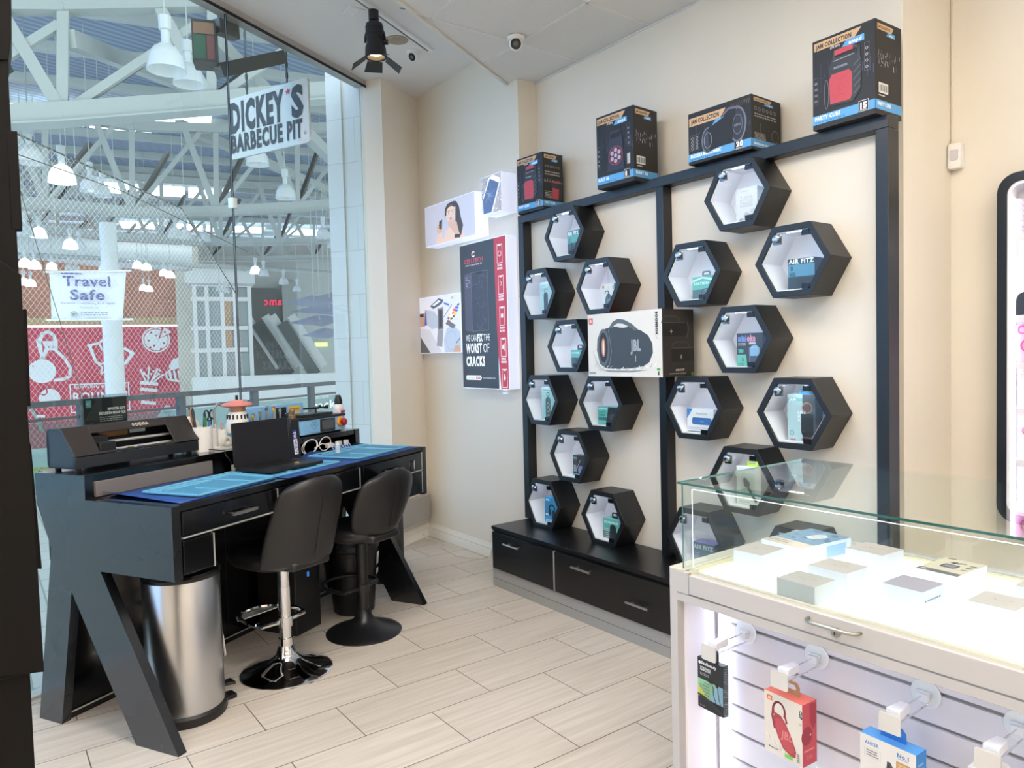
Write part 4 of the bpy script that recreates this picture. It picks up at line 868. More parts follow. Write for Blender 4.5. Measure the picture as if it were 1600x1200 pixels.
# hot-air separator stick labelled fusion
t = thing('battery_tool', W(1.035, .40, DT), 'upright black tool with blue and white label right of the laptop screen', 'tool')
SMX = DESK @ T((1.105, .41, DT), -.35) @ Matrix.Rotation(math.radians(4), 4, 'X')
mb = MB(SMX); mb.prism([(-.038, 0), (.038, 0), (.041, .03), (.026, .215), (-.024, .215), (-.042, .1)], -.025, .025, M_mblack, 'y'); mb.build('body', t, bevel=.006)
mb = MB(SMX); mb.lathe([(.017, .212), (.017, .23), (.013, .235), (.016, .25), (.014, .262), (0, .264)], (0, 0, 0), mat('brass_valve', '9a7a58', .3, .7), 14); mb.build('valve', t)
mb = MB(SMX); f = Face(mb, SMX @ Vector((.024, -.0254, .03)), (SMX.to_3x3() @ Vector((-.12, 0, 1))), (SMX.to_3x3() @ Vector((-1, 0, -.12))), .13, .021, .0004); mb.M = Matrix.Identity(4)
f.rect(0, 0, .62, 1, 'e8e8ee'); f.rect(.62, 0, 1, 1, '2b3f8f'); f.text('FUSION', .06, .18, .6, '2b3f8f', w=.5, bold=.03); f.text('IR2', .66, .18, .6, 'e8e8ee', w=.26, bold=.03); mb.build('label', t)
mb = MB(DESK); mb.tube([(1.14, .42, DT+.11), (1.17, .43, DT+.09), (1.185, .43, DT+.045), (1.17, .44, DT+.008)], .003, M_mblack, 6); one(mb, 'tool_cable', 'short black cable looping from the upright black tool', 'cable')
# dropper bottle, tips, white cables, plugs
t = thing('dropper_bottle', W(1.285, .255, DT+.012), 'small translucent dropper bottle on the right blue mat', 'bottle')
c = (1.285, .255, DT+.0135); mb = MB(DESK); mb.lathe([(0, 0), (.013, 0), (.013, .036), (.008, .042), (.006, .042)], c, mat('bottle_clear', 'b9c9d6', .3), 16); mb.build('body', t)
mb = MB(DESK); mb.lathe([(.0075, .042), (.0075, .048), (.003, .05), (.0015, .065), (0, .065)], c, M_wp, 12); mb.build('nozzle', t)
for k in range(8):
    u = 1.33+.022*k; mb = MB(DESK); mb.cyl((u, .31, DT+.014), (u+.004, .335, DT+.045), .0022, mat('tweezer_blue', '8fa9d6', .35), 6); one(mb, 'precision_pick', 'thin pale blue pick in the row behind the dropper bottle, %s from left' % ['first', 'second', 'third', 'fourth', 'fifth', 'sixth', 'seventh', 'eighth'][k], 'tool', 'picks behind the dropper bottle')
mb = MB(DESK)
for (cx, cy, r, ph) in ((1.26, .42, .06, 0), (1.27, .425, .05, 1.0), (1.40, .43, .045, .5)):
    mb.tube([(cx+r*math.cos(2*PI*k/20+ph), cy+r*.35*math.sin(2*PI*k/20+ph), DT+.045+.035*math.sin(2*PI*k/20+ph+.6)) for k in range(20)], .0022, mat('white_cable', 'dcd8d2', .4), 6, True)
mb.tube([(1.31, .43, DT+.03), (1.36, .42, DT+.05), (1.42, .42, DT+.035), (1.50, .43, DT+.03)], .003, mat('white_cable', 'dcd8d2', .4), 6)
one(mb, 'charging_cable', 'coiled white charging cable at the back of the right blue mat', 'cable')
for k, (u, v) in enumerate(((1.43, .425), (1.52, .43), (1.575, .42))):
    mb = MB(DESK @ T((u, v, DT+.02), .3*k)); mb.rbox(-.022, .022, -.014, .014, 0, .024, .005, mat('plug_white', 'd6cfc4', .4)); mb.box(.022, .034, -.006, .006, .008, .014, M_wp); one(mb, 'usb_plug', 'white charger plug behind the right mat, %s of three' % ['leftmost', 'middle', 'rightmost'][k], 'plug', 'charger plugs')
mb = MB(DESK @ T((.72, .42, DT+.002), .2)); mb.rbox(-.012, .012, -.01, .01, 0, .026, .003, mat('cream_plug', 'd9ccb4', .4)); one(mb, 'adapter_plug', 'small cream adapter standing on the desktop under the shelf', 'plug')
mb = MB(DESK)
for k in range(4): mb.tube([(.74+.03*k, .40+.01*k, DT+.004), (.78+.02*k, .44, DT+.02), (.82+.02*k, .42, DT+.012), (.86, .38+.01*k, DT+.004)], .0028, M_mblack, 6)
one(mb, 'cable_tangle', 'tangle of black cables on the desktop behind the laptop', 'cable')
# ---------------- bins under and beside the desk
t = thing('pedal_bin', W(.25, .27, 0), 'tall stainless steel pedal bin with black lid under the desk end', 'bin')
cb = (.262, .27)
mb = MB(DESK); mb.lathe([(.0, 0), (.155, 0), (.158, .01), (.158, .035), (.150, .045)], (*cb, 0), M_mblack, 40); mb.build('base_ring', t)
mb = MB(DESK); mb.lathe([(.148, .04), (.148, .575), (.145, .58), (.14, .575)], (*cb, 0), mat('bin_brushed_steel', 'c6c6c8', .3, 1., bump=(3, .05, .01)), 48); mb.build('body', t)
mb = MB(DESK); mb.lathe([(.150, .578), (.152, .592), (.146, .602), (.10, .608), (0, .610)], (*cb, 0), M_black2, 40); o = mb.build('lid', t)
mb = MB(DESK); mb.rbox(cb[0]-.03, cb[0]+.03, cb[1]-.05, cb[1]-.02, .608, .6115, .004, mat('bin_badge', '4a4a4c', .3)); mb.build('badge', o)
pa = -.35   # pedal towards the viewer's right
def bp(r, a, z): return (cb[0]+r*math.cos(a), cb[1]+r*math.sin(a), z)
A = math.radians(-20)
mb = MB(DESK); mb.prism([(cb[0]+.145*math.cos(A-.22), cb[1]+.145*math.sin(A-.22)), (cb[0]+.205*math.cos(A-.12), cb[1]+.205*math.sin(A-.12)), (cb[0]+.205*math.cos(A+.14), cb[1]+.205*math.sin(A+.14)), (cb[0]+.145*math.cos(A+.24), cb[1]+.145*math.sin(A+.24))], 0, .018, M_mblack); mb.build('pedal_guard', t, bevel=.004)
mb = MB(DESK); mb.prism([(cb[0]+.14*math.cos(A-.1), cb[1]+.14*math.sin(A-.1)), (cb[0]+.20*math.cos(A-.16), cb[1]+.20*math.sin(A-.16)), (cb[0]+.20*math.cos(A+.14), cb[1]+.20*math.sin(A+.14)), (cb[0]+.14*math.cos(A+.1), cb[1]+.14*math.sin(A+.1))], .062, .074, M_mblack); mb.build('pedal', t, bevel=.003)
mb = MB(DESK); mb.tube([bp(.152, math.radians(-14), .30), bp(.160, math.radians(-14), .22), bp(.152, math.radians(-12), .10)], .006, M_mblack, 8); mb.build('rear_handle', t)
mb = MB(DESK); m_paper = mat('white_tag_paper', 'e2deda', .6)
mb.M = DESK @ T((*cb, 0), math.radians(-16)); mb.add([(.158, -.012, .30), (.166, -.010, .27), (.165, .010, .27), (.158, .010, .30), (.170, -.016, .19), (.170, .012, .17), (.162, .004, .305)], [(0, 1, 2, 3), (1, 4, 5, 2), (0, 6, 3)], m_paper); mb.build('paper_tag', t, solid=.002)
t = thing('plastic_bin', W(1.55, .33, 0), 'black plastic waste bin with white stickers under the far end of the desk', 'bin')
BC = (1.52, .36)
mb = MB(DESK); mb.lathe([(0, 0), (.105, 0), (.115, .01), (.145, .36), (.153, .37), (.153, .40), (.135, .40), (.132, .37)], (*BC, 0), mat('bin_black_plastic', '131315', .42), 36); mb.build('tub', t)
mb = MB(DESK @ T((*BC, 0))); mb.tube([(-.149, 0, .385), (-.12, 0, .43), (0, 0, .455), (.12, 0, .43), (.149, 0, .385)], .006, M_mblack, 8); mb.build('bail_handle', t)
dirc = Vector((.35, -.94, 0)).normalized(); sx = Vector((.94, .35, 0))
mb = MB(); c0 = Vector((BC[0], BC[1], 0))+dirc*.1385; X_ = DESK.to_3x3() @ sx; Y_ = (DESK.to_3x3() @ (Vector((0, 0, 1))+dirc*.085)).normalized()
f = Face(mb, DESK @ (c0+sx*-.022+Vector((0, 0, .27)))+(DESK.to_3x3() @ dirc)*.004, X_, Y_, .044, .07, .0004); f.rect(0, 0, 1, 1, 'e3e1df'); f.rline(.1, .1, .9, .9, .001, '7a7a7c'); f.fine(.15, .85, .15, .6, 5, '8b8b8d', 2)
f = Face(mb, DESK @ (c0+sx*-.026+Vector((0, 0, .215)))+(DESK.to_3x3() @ dirc)*.0005, X_, Y_, .050, .03, .0004); f.rect(0, 0, 1, 1, 'd9d7d5'); f.text('OFFICE', .1, .3, .4, '2a2a2a', w=.8, bold=.03); mb.build('sticker', t)
# speaker tower against the return wall behind the desk
t = thing('floor_speaker', W(2.05, .60, 0), 'black floor speaker standing between the desk end and the corner', 'speaker')
mb = MB(DESK); mb.rbox(1.97, 2.20, .45, .70, .0, .52, .012, M_mblack); mb.build('cabinet', t, bevel=.003)
for z, r in ((.42, .05), (.20, .085)):
    mb = MB(DESK); mb.lathe([(r, 0), (r*1.02, .006), (r*.9, .008), (r*.5, -.0), (r*.3, .008), (0, .012)], (2.085, .45, z), M_black2, 26, (0, -1, 0)); mb.build('driver', t)
# grey metal box on the return wall, white cord, pc under desk
mb = MB(DESK); mb.box(2.2, 3.13, .80, .869, .155, .345, mat('grey_box_paint', '9b9791', .5)); one(mb, 'floor_trunking', 'grey metal trunking box on the wall above the baseboard in the corner', 'box')
mb = MB(); pts = [W(3.0, .80, .06), W(3.02, .77, .012), W(2.97, .6, .004)]+[atz(x, y, .004) for x, y in ((690, 856), (712, 868), (735, 872), (752, 873), (762, 868))]+[Vector((-4.25, 2.90, .02)), Vector((-4.23, 2.905, .1))]
mb.tube(pts, .003, mat('telephone_lead', 'cfc9be', .5), 6); one(mb, 'telephone_lead', 'thin white cord lying on the floor by the corner', 'cord')
mb = MB(DESK); mb.rbox(1.08, 1.28, .40, .66, 0, .42, .008, M_mblack); mb.box(1.175, 1.19, .398, .40, .29, .315, glow('2f6fb8', .6)); one(mb, 'computer_tower', 'black computer tower with a small blue light under the desk', 'computer')
# ================================================================ STOOLS
def stool(loc, ang, kind, label):
    t = thing('swivel_stool', loc, label, 'stool')
    B = T(loc, ang)       # local +y is the way the sitter faces
    met = M_chrome if kind == 1 else mat('stool_black_metal', '121214', .35)
    rr = .205 if kind == 1 else .195
    mb = MB(B); mb.lathe([(0, 0), (rr, 0), (rr+.003, .006), (rr-.005, .012), (.13, .034), (.07, .06), (.045, .085), (.036, .12), (.034, .125)], (0, 0, 0), met, 56); mb.build('base', t)
    mb = MB(B); mb.lathe([(.034, .12), (.034, .16), (.0285, .162), (.0285, .40), (.027, .40), (.027, .52)] if kind == 1 else [(.034, .11), (.03, .13), (.03, .50)], (0, 0, 0), met, 24); mb.build('column', t)
    # foot rest loop
    pts = []
    hw, d0, d1 = (.13, .03, .24) if kind == 1 else (.14, .03, .22)
    for a in range(13): th = PI*a/12; pts.append((hw*math.cos(th), d0+.02+(d1-d0)*math.sin(th)**.7, .245))
    pts = [(.0, 0.0, .235), (hw*.9, 0.01, .24)]+pts+[(-hw*.9, 0.01, .24), (0, 0.0, .235)]
    mb = MB(B); mb.tube(pts, .0105, met, 8)
    mb.lathe([(.037, .215), (.037, .26)], (0, 0, 0), met, 20)
    if kind == 1: mb.prism([(-.12, .19), (.12, .19), (.09, .245), (-.09, .245)], .232, .236, M_alu)
    mb.build('foot_rest', t)
    mb = MB(B); mb.tube([(0.02, 0, .50), (.12, -.03, .50), (.17, -.04, .485 if kind == 2 else .505)], .005, met, 8); mb.build('lever', t)
    # seat
    w0, y0, y1, zs = (.215, -.20, .23, .515) if kind == 1 else (.20, -.17, .22, .505)
    def top(s, r_):   # s angle 0..1, r 0..1
        a = 2*PI*s; cx = math.copysign(abs(math.cos(a))**.75, math.cos(a)); cy = math.copysign(abs(math.sin(a))**.75, math.sin(a))
        return cx*w0, (y0+y1)/2+cy*(y1-y0)/2
    def seatf(s, tt):
        x, y = top(s, 1); yc = (y0+y1)/2
        prof = [(0, .0), (.6, .002), (.92, .010), (1.0, .035), (.985, .062), (.9, .075), (.5, .070), (0, .066)]
        k = tt*(len(prof)-1); i = min(int(k), len(prof)-2); f_ = k-i; r_ = prof[i][0]*(1-f_)+prof[i+1][0]*f_; z = prof[i][1]*(1-f_)+prof[i+1][1]*f_
        return (x*r_, yc+(y-yc)*r_, zs+z)
    mb = MB(B); mb.grid(seatf, 36, 22, M_leather, closed_u=True); mb.lathe([(.06, zs-.012), (.08, zs+.002)], (0, 0, 0), M_mblack, 20); mb.build('seat', t, ang=60)
    # curved back shell, thick
    if kind == 1: H0, H1, rake = zs+.02, .935, .07
    else: H0, H1, rake = zs+.04, .885, .06
    def wid(v):
        if kind == 1: return .205*(1-.04*v-.26*v**5) if v < .999 else .13
        return (.13+.085*math.sin(PI*min(1, (v+.05)/1.1))**.8) if v < .93 else (.13+.085*math.sin(PI*(v+.05)/1.1)**.8)*(1-((v-.93)/.07)**2*.3)
    def shell(side):
        def fn(u, v):
            x = (u*2-1); hw_ = wid(v); z = H0+(H1-H0)*v - .03*abs(x)**3*(v > .8)*(v-.8)/.2
            curl = (.10 if kind == 1 else .07)*(abs(x)**2.2)*(1-.45*v)
            yb = y0+.01-rake*v**1.15*.75-(.03 if v < .15 else .03)+.035*math.cos(v*PI)*.5
            th = .024*(1-abs(x)**4*.6)*(1-abs(2*v-1)**6*.6)
            return (hw_*x, yb+curl+(th if side > 0 else -th), z)
        return fn
    NU, NV = 25, 21; mb = MB(B); A_ = shell(1); C_ = shell(-1); vs = []; fs = []
    for fn in (A_, C_):
        for j in range(NV):
            for i in range(NU): vs.append(fn(i/(NU-1), j/(NV-1)))
    K = NU*NV
    for j in range(NV-1):
        for i in range(NU-1):
            a = j*NU+i; fs += [(a, a+1, a+NU+1, a+NU), (K+a, K+a+NU, K+a+NU+1, K+a+1)]
    for i in range(NU-1): fs += [(i, K+i, K+i+1, i+1), ((NV-1)*NU+i, (NV-1)*NU+i+1, K+(NV-1)*NU+i+1, K+(NV-1)*NU+i)]
    for j in range(NV-1): a = j*NU; b = a+NU-1; fs += [(a, a+NU, K+a+NU, K+a), (b, K+b, K+b+NU, b+NU)]
    mb.add(vs, fs, M_leather)
    # stitched seam on the back
    o = mb.build('backrest', t, sub=1, ang=80)
    mb = MB(B); seam = []
    for j in range(2, 16): p = C_(.5, j/(NV-1)*1.05 if j/(NV-1)*1.05 < 1 else 1); seam.append((p[0], p[1]-.0012, p[2]))
    mb.tube(seam, .0022, mat('seam_thread', '0c0c0d', .5), 6); mb.build('seam', o)
    # link between seat and back
    mb = MB(B); mb.prism([(-.10, y0-.01), (.10, y0-.01), (.14, y0+.08), (-.14, y0+.08)], zs+.004, zs+.045, M_leather); mb.build('back_support', t, bevel=.012)
    return t
FA = math.atan2(-DN.y, -DN.x)-PI/2      # facing the desk
stool((-3.345, 1.115, 0), FA-.18, 1, 'black faux leather swivel stool with polished chrome base and column')
stool((-3.557, 1.604, 0), FA-.12, 2, 'black faux leather swivel stool with matt black base and column')

# ================================================================ LOW DISPLAY CABINET AND ITS FRAME
CT = .378
t = thing('drawer_bench', (-2.4, 2.75, 0), 'long low black drawer bench with grey plinth under the hexagon shelves', 'cabinet')
X0, X1, Y0, Y1 = -3.750, -1.43, 2.576, 2.925
mb = MB(); mb.box(X0-.002, X1+.002, Y0-.006, Y1+.0, CT-.02, CT, M_black2); mb.build('top', t, bevel=.0015)
mb = MB(); mb.box(X0, X1, Y0+.002, Y1, .118, CT-.02, M_black2); mb.build('carcass', t)
mb = MB(); mb.box(X0, X1, Y0-.002, Y1, 0, .112, mat('grey_plinth', 'a9aaa9', .35, .3)); mb.box(X0, X1, Y0-.004, Y0-.001, .052, .054, mat('plinth_seam', '77787a', .5)); mb.build('plinth', t)
mb = MB(); mb.box(X0+.012, X0+.018, Y0-.014, Y0+.002, .115, CT-.03, M_alu); mb.build('edge_strip', t)
DX = [-3.728, -3.132, -2.02, -1.435]; hx = [-3.52, -2.86, -1.75]
DX = [(-3.728, -3.140, -3.50), (-3.122, -2.285, -2.875), (-2.275, -1.435, -2.30)]
for k, (a, b, h) in enumerate(DX):
    mb = MB(); mb.box(a, b, Y0-.016, Y0+.0, .120, CT-.034, M_black2); o = mb.build('drawer', t, bevel=.001)
    mb = MB(); mb.box(b+.003, b+.009, Y0-.015, Y0, .120, CT-.034, M_alu)
    if k == 0: mb.build('edge_strip', o)
    hy = Y0-.046; zc = .300 if k < 2 else .215
    if k == 2: h = -2.47
    mb = MB(); mb.cyl((h-.075, hy, zc), (h+.075, hy, zc), .006, M_steel, 12)
    for s in (-.05, .05): mb.cyl((h+s, hy, zc), (h+s, Y0-.014, zc), .004, M_steel, 8)
    mb.build('handle', o)
YF = 2.862
t = thing('display_frame', (-2.6, 2.9, CT), 'black framed cream display panel standing on the low drawer bench', 'display frame')
M_fr = mat('frame_black_paint', '121519', .35)
mb = MB(); mb.box(-3.77, -1.42, 2.928, 2.944, CT, 2.30, mat('display_panel_cream', 'ded6c8', .6)); mb.build('panel', t)
mb = MB(); mb.box(-3.785, -1.418, YF, 2.944, 2.283, 2.333, M_fr); mb.build('top_rail', t, bevel=.002)
for (a, b, z0) in ((-3.785, -3.730, CT), (-2.604, -2.556, CT), (-1.468, -1.418, CT)):
    mb = MB(); mb.box(a, b, YF, 2.944, z0, 2.283, M_fr); mb.build('post', t, bevel=.002)

# ---------------- hexagon shelves
HXB = 2.926; HXF = 2.767; HR_ = .176
def hexpts(r, sq=.985): return [(r*math.cos(math.radians(60*k)), r*math.sin(math.radians(60*k))*sq) for k in range(6)]
def hex_shelf(label):
    c = (-3.226, HXF, 2.132)
    t = thing('hexagon_shelf', (c[0], HXB, c[2]-.152), label, 'shelf', 'lit hexagon shelves')
    B = Matrix.Translation((c[0], 0, c[2]))
    mb = MB(B); mb.ring(hexpts(HR_), hexpts(HR_-.030), HXF, HXB, M_blackbox, 'y'); mb.build('body', t, bevel=.0012)
    mb = MB(B); mb.ring(hexpts(HR_-.0302), hexpts(HR_-.034), HXF+.012, HXB-.001, mat('lining_white', 'eceaf2', .5), 'y'); mb.prism(hexpts(HR_-.031), HXB-.008, HXB-.002, mat('lining_white'), 'y'); mb.build('lining', t)
    mb = MB(B); mb.ring(hexpts(HR_-.0301), hexpts(HR_-.036), HXF+.010, HXF+.0125, M_white, 'y'); mb.build('white_bead', t)
    mb = MB(B); mb.prism(hexpts(HR_-.031), HXF+.005, HXF+.008, M_glass, 'y'); mb.build('glass_door', t)
    mb = MB(B); [mb.box(-.030+.018*k, -.030+.018*k+.009, HXF+.018, HXF+.028, .1195, .1225, glow('eef2ff', 40)) for k in range(5)]
    mb.build('led_strip', t)
    mb = MB(B); mb.rbox(-.082, -.046, HXF-.004, HXF+.004, .072, .114, .004, mat('lock_case', '6c7076', .2, .9), axis='y'); mb.lathe([(.0155, 0), (.0155, .012), (.012, .014), (0, .014)], (-.064, HXF-.004, .096), mat('lock_satin', 'b9b9bb', .2, 1.), 16, (0, -1, 0)); mb.build('lock', t)
    for z in (.108, -.112):
        mb = MB(B); mb.box(.048, .086, HXF+.0, HXF+.009, z-.011, z+.011, mat('hinge_smoked', '2a2d30', .15, .6)); mb.build('hinge', t)
    return t, c
HXL = [('A', -3.226, 2.132, 'hexagon shelf at the top left of the display, holding a dark teal audio box'),
 ('B', -3.487, 1.808, 'leftmost hexagon shelf of the second row, holding a clear pack'),
 ('C', -2.953, 1.808, 'hexagon shelf above the big boombox box, holding a small white speaker box'),
 ('D', -3.222, 1.487, 'hexagon shelf left of the big boombox box, holding a teal box with black hanger'),
 ('E', -3.484, 1.164, 'hexagon shelf at the left of the fourth row, with yellow lined clear pack'),
 ('F', -2.953, 1.164, 'hexagon shelf under the left part of the boombox box'),
 ('G', -3.222, .846, 'single hexagon shelf of the fifth row, left of the centre post'),
 ('H', -3.484, .525, 'hexagon shelf on the drawer bench holding a blue headphone box'),
 ('I', -2.950, .525, 'hexagon shelf resting on the drawer bench just left of the centre post'),
 ('J', -2.046, 2.134, 'topmost hexagon shelf right of the centre post, holding a white charger box'),
 ('K', -2.308, 1.808, 'hexagon shelf just right of the centre post with a teal box and black handle'),
 ('L', -1.775, 1.810, 'rightmost hexagon shelf of the second row, holding a blue and black box'),
 ('M', -2.043, 1.488, 'hexagon shelf right of the boombox box, holding a colourful karaoke box'),
 ('N', -2.308, 1.168, 'hexagon shelf beside the centre post, holding a white and blue speaker box'),
 ('O', -1.775, 1.168, 'rightmost hexagon shelf of the fourth row, holding a tall pale blue pack'),
 ('P', -2.040, .850, 'hexagon shelf half behind the counter glass, holding a white phone holder box'),
 ('Q', -2.308, .527, 'lowest hexagon shelf by the centre post, seen through the counter glass'),
 ('R', -1.775, .527, 'lowest hexagon shelf at the right, behind the glass counter')]
proto, pc = hex_shelf(HXL[0][3])
HC_ = {'A': (HXL[0][1], HXL[0][2])}
for k, x, z, lb in HXL[1:]:
    dup(proto, (x, HXB, z-.152), lb); HC_[k] = (x, z)

# ---------------- retail boxes
def pbox(name, B, w, d, h, colf, label, cat='box', front=None, side=None, top=None, sidecol=None, topcol=None, group=None, hanger=None, bevel=.0008, backcol=None):
    """carton: local x width, y depth (front at y=0, facing -y), z up; B places its front lower left corner"""
    t = None
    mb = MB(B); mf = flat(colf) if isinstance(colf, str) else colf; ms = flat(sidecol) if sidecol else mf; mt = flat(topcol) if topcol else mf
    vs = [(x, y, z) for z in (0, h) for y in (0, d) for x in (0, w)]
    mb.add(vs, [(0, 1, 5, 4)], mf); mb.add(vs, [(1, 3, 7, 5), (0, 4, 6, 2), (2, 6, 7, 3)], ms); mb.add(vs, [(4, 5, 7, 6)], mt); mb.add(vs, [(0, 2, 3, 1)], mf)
    # weld the carton into one shell
    R3 = B.to_3x3(); mb.M = Matrix.Identity(4)
    if front: front(Face(mb, B @ Vector((0, 0, 0)), R3 @ Vector((1, 0, 0)), R3 @ Vector((0, 0, 1)), w, h))
    if side: side(Face(mb, B @ Vector((w, 0, 0)), R3 @ Vector((0, 1, 0)), R3 @ Vector((0, 0, 1)), d, h))
    if top: top(Face(mb, B @ Vector((0, 0, h)), R3 @ Vector((1, 0, 0)), R3 @ Vector((0, 1, 0)), w, d))
    if hanger:
        loc = B @ Vector((w/2, d/2, 0)); t = thing(name, loc, label, cat, group); mb.build('carton', t, keep=True)
        hm = MB(B); hw, hh, y = hanger[0], hanger[1], hanger[3] if len(hanger) > 3 else d*.5
        outer = [(w/2-hw/2, h), (w/2+hw/2, h), (w/2+hw/2, h+hh*.7), (w/2+hw*.35, h+hh), (w/2-hw*.35, h+hh), (w/2-hw/2, h+hh*.7)]
        inner = [(w/2-hw*.3, h+hh*.35), (w/2+hw*.3, h+hh*.35), (w/2+hw*.32, h+hh*.6), (w/2+hw*.22, h+hh*.78), (w/2-hw*.22, h+hh*.78), (w/2-hw*.32, h+hh*.6)]
        hm.ring(outer, inner, y-.0012, y+.0012, flat(hanger[2]), 'y'); hm.build('hanger', t)
        return t
    return one(mb, name, label, cat, group, keep=True)
LIP = .1395   # floor of a hexagon below its centre
CW = dict(A=(.098, .055), B=(.105, .05), C=(.092, .06), D=(.090, .06), E=(.115, .045), F=(.155, .055), G=(.096, .055), H=(.110, .06), I=(.120, .065), J=(.108, .055), K=(.118, .065), L=(.120, .065), M=(.138, .06), N=(.160, .06), O=(.128, .055), P=(.130, .06), Q=(.125, .075), R=(.100, .06))
def inhex(k, dx, w, h, ry=0., dy=.055):     # cartons stand on the flat floor of the hexagon, pushed to its right
    x, z = HC_[k]; w, d = CW[k]; half = .0695 if k not in 'FN' else .081
    ry = min(ry, .05); lim = half-w
    if dx > lim: dy = .144-d-w*ry if (k in 'KLMNOPQ' and dx-lim > .03) else min(dy, .144-d-w*ry); dx = lim
    return T((x+max(dx, -half), HXF+dy, z-.1388), ry)
TE = '5fb0a8'; DK_ = '23262b'
def fA(f): f.rect(0, .0, 1, 1, '33464b'); f.rect(0, .55, 1, .82, '5aa7a6'); f.rect(0, .82, 1, 1, '3f6f75'); f.text('AIR FITZ', .04, .84, .12, 'e9efee', w=.9, bold=.05); f.disc(.38, .35, .13, '15181b'); f.disc(.72, .35, .13, '15181b'); f.rect(.33, .15, .77, .42, '1a1d20'); f.poly([(.28, .42), (.38, .62), (.46, .42)], '15181b'); f.poly([(.64, .42), (.72, .62), (.82, .42)], '15181b'); f.fine(.06, .3, .45, .78, 6, '2a4d52', 4); f.rect(.6, .05, .92, .13, 'e6e8e8')
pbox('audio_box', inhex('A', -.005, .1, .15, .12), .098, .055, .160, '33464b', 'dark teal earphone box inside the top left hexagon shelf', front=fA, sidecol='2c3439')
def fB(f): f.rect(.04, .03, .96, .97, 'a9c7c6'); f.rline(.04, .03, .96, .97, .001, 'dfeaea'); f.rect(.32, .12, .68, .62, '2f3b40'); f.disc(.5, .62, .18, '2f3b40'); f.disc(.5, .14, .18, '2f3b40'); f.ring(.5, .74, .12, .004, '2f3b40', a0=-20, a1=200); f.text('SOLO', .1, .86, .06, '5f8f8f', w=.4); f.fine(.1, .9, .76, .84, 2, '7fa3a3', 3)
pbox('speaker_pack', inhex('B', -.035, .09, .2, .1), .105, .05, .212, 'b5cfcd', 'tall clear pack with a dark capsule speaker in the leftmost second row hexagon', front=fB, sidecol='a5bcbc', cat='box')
def fC(f): f.rect(0, 0, 1, 1, 'dcdad6'); f.rect(.06, .86, .2, .95, 'd9532f'); f.disc(.55, .38, .27, '4d5963', ry=.28); f.ring(.42, .66, .15, .006, '4d5963', a0=-10, a1=190); f.text('JBL', .45, .36, .1, '8b949b', w=.28, bold=.03); f.rect(.25, .04, .7, .1, '9ab86a'); f.text('CLIP', .88, .93, .06, '33373b', w=.2, rot=-90, bold=.03)
pbox('speaker_box', inhex('C', -.02, .1, .15, .1), .092, .06, .150, 'dcdad6', 'small white box with dark clip speaker in the hexagon above the boombox box', front=fC, sidecol='5a5f78', topcol='d98a66')
def fD(f): f.rect(0, 0, 1, 1, '3d5154'); f.rect(0, .62, 1, 1, TE); f.text('EXTREME', .05, .80, .1, 'cfe9e5', w=.7, bold=.03); f.disc(.6, .36, .26, '222a2d'); f.rect(.34, .1, .86, .4, '222a2d'); f.fine(.05, .4, .05, .3, 4, 'b9d6d2', 3)
pbox('audio_box', inhex('D', .015, .1, .12, .1), .090, .06, .115, TE, 'teal and dark box with black hanger in the hexagon left of the boombox box', front=fD, sidecol='39484c', hanger=(.045, .03, '1b1d1f'))
def fE(f): f.rect(.03, .02, .97, .98, '9fc0bc'); f.rline(.03, .02, .97, .98, .001, 'e3eeec'); f.rect(.3, .1, .7, .62, '4b5d60'); f.disc(.5, .62, .2, '4b5d60'); f.disc(.5, .12, .2, '4b5d60'); f.ring(.5, .5, .09, .003, 'd3d45c'); f.ring(.5, .36, .11, .003, 'd3d45c'); f.line([(.35, .2), (.65, .2)], .003, 'd3d45c'); f.ring(.5, .8, .1, .005, '39484c'); f.fine(.1, .9, .88, .95, 1, '6f9490', 3); f.rect(.62, .05, .85, .12, 'e9eceb')
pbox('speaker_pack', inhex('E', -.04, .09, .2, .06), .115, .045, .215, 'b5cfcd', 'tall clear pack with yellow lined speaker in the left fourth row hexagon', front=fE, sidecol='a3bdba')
def fF(f): f.rect(0, 0, 1, 1, TE); f.poly([(.42, 0), (1, 0), (1, 1), (.55, 1)], '25292d'); f.text('ADVENTURE', .04, .84, .1, 'e8f2f0', w=.45, bold=.03); f.text('SOUND', .06, .22, .16, '20363a', w=.4, bold=.06); f.fine(.06, .38, .45, .75, 4, '2d6f69', 5); f.poly([(.6, .3), (.9, .2), (.95, .5), (.7, .7)], '3b4046')
pbox('audio_box', inhex('F', -.06, .12, .1, .0) @ T((0, 0, .021)), .155, .055, .095, TE, 'wide teal and black sound box raised in the hexagon under the boombox box', front=fF, sidecol='25292d')
def fG(f): f.rect(0, 0, 1, 1, '25272c'); f.rect(0, 0, 1, .22, '6aaec4'); f.disc(.68, .4, .26, '6d66a8'); f.disc(.68, .4, .22, '8a83bd'); f.line([(.3, .4), (.62, .8)], .004, 'a9adb3'); f.fine(.06, .4, .78, .95, 3, '7f848a', 4); f.rect(.04, .86, .3, .93, '4f9da0'); f.fine(.05, .3, .3, .6, 4, 'd0d3d6', 7)
pbox('audio_box', inhex('G', .005, .09, .13, .05), .096, .055, .138, '25272c', 'black and blue box with purple disc in the single fifth row hexagon', front=fG, sidecol='2b3036')
def fH(f): f.rect(0, 0, 1, 1, '3d8fc0'); f.text('ANC', .1, .88, .07, 'e6f1f8', w=.3, bold=.04); f.ring(.6, .6, .22, .009, '23283a', a0=0, a1=180); f.disc(.42, .48, .10, '23283a', ry=.13); f.disc(.74, .38, .18, '2c3148', ry=.2); f.fine(.08, .6, .05, .22, 3, 'd5e8f4', 4); f.rect(.07, .35, .3, .41, 'd5e8f4')
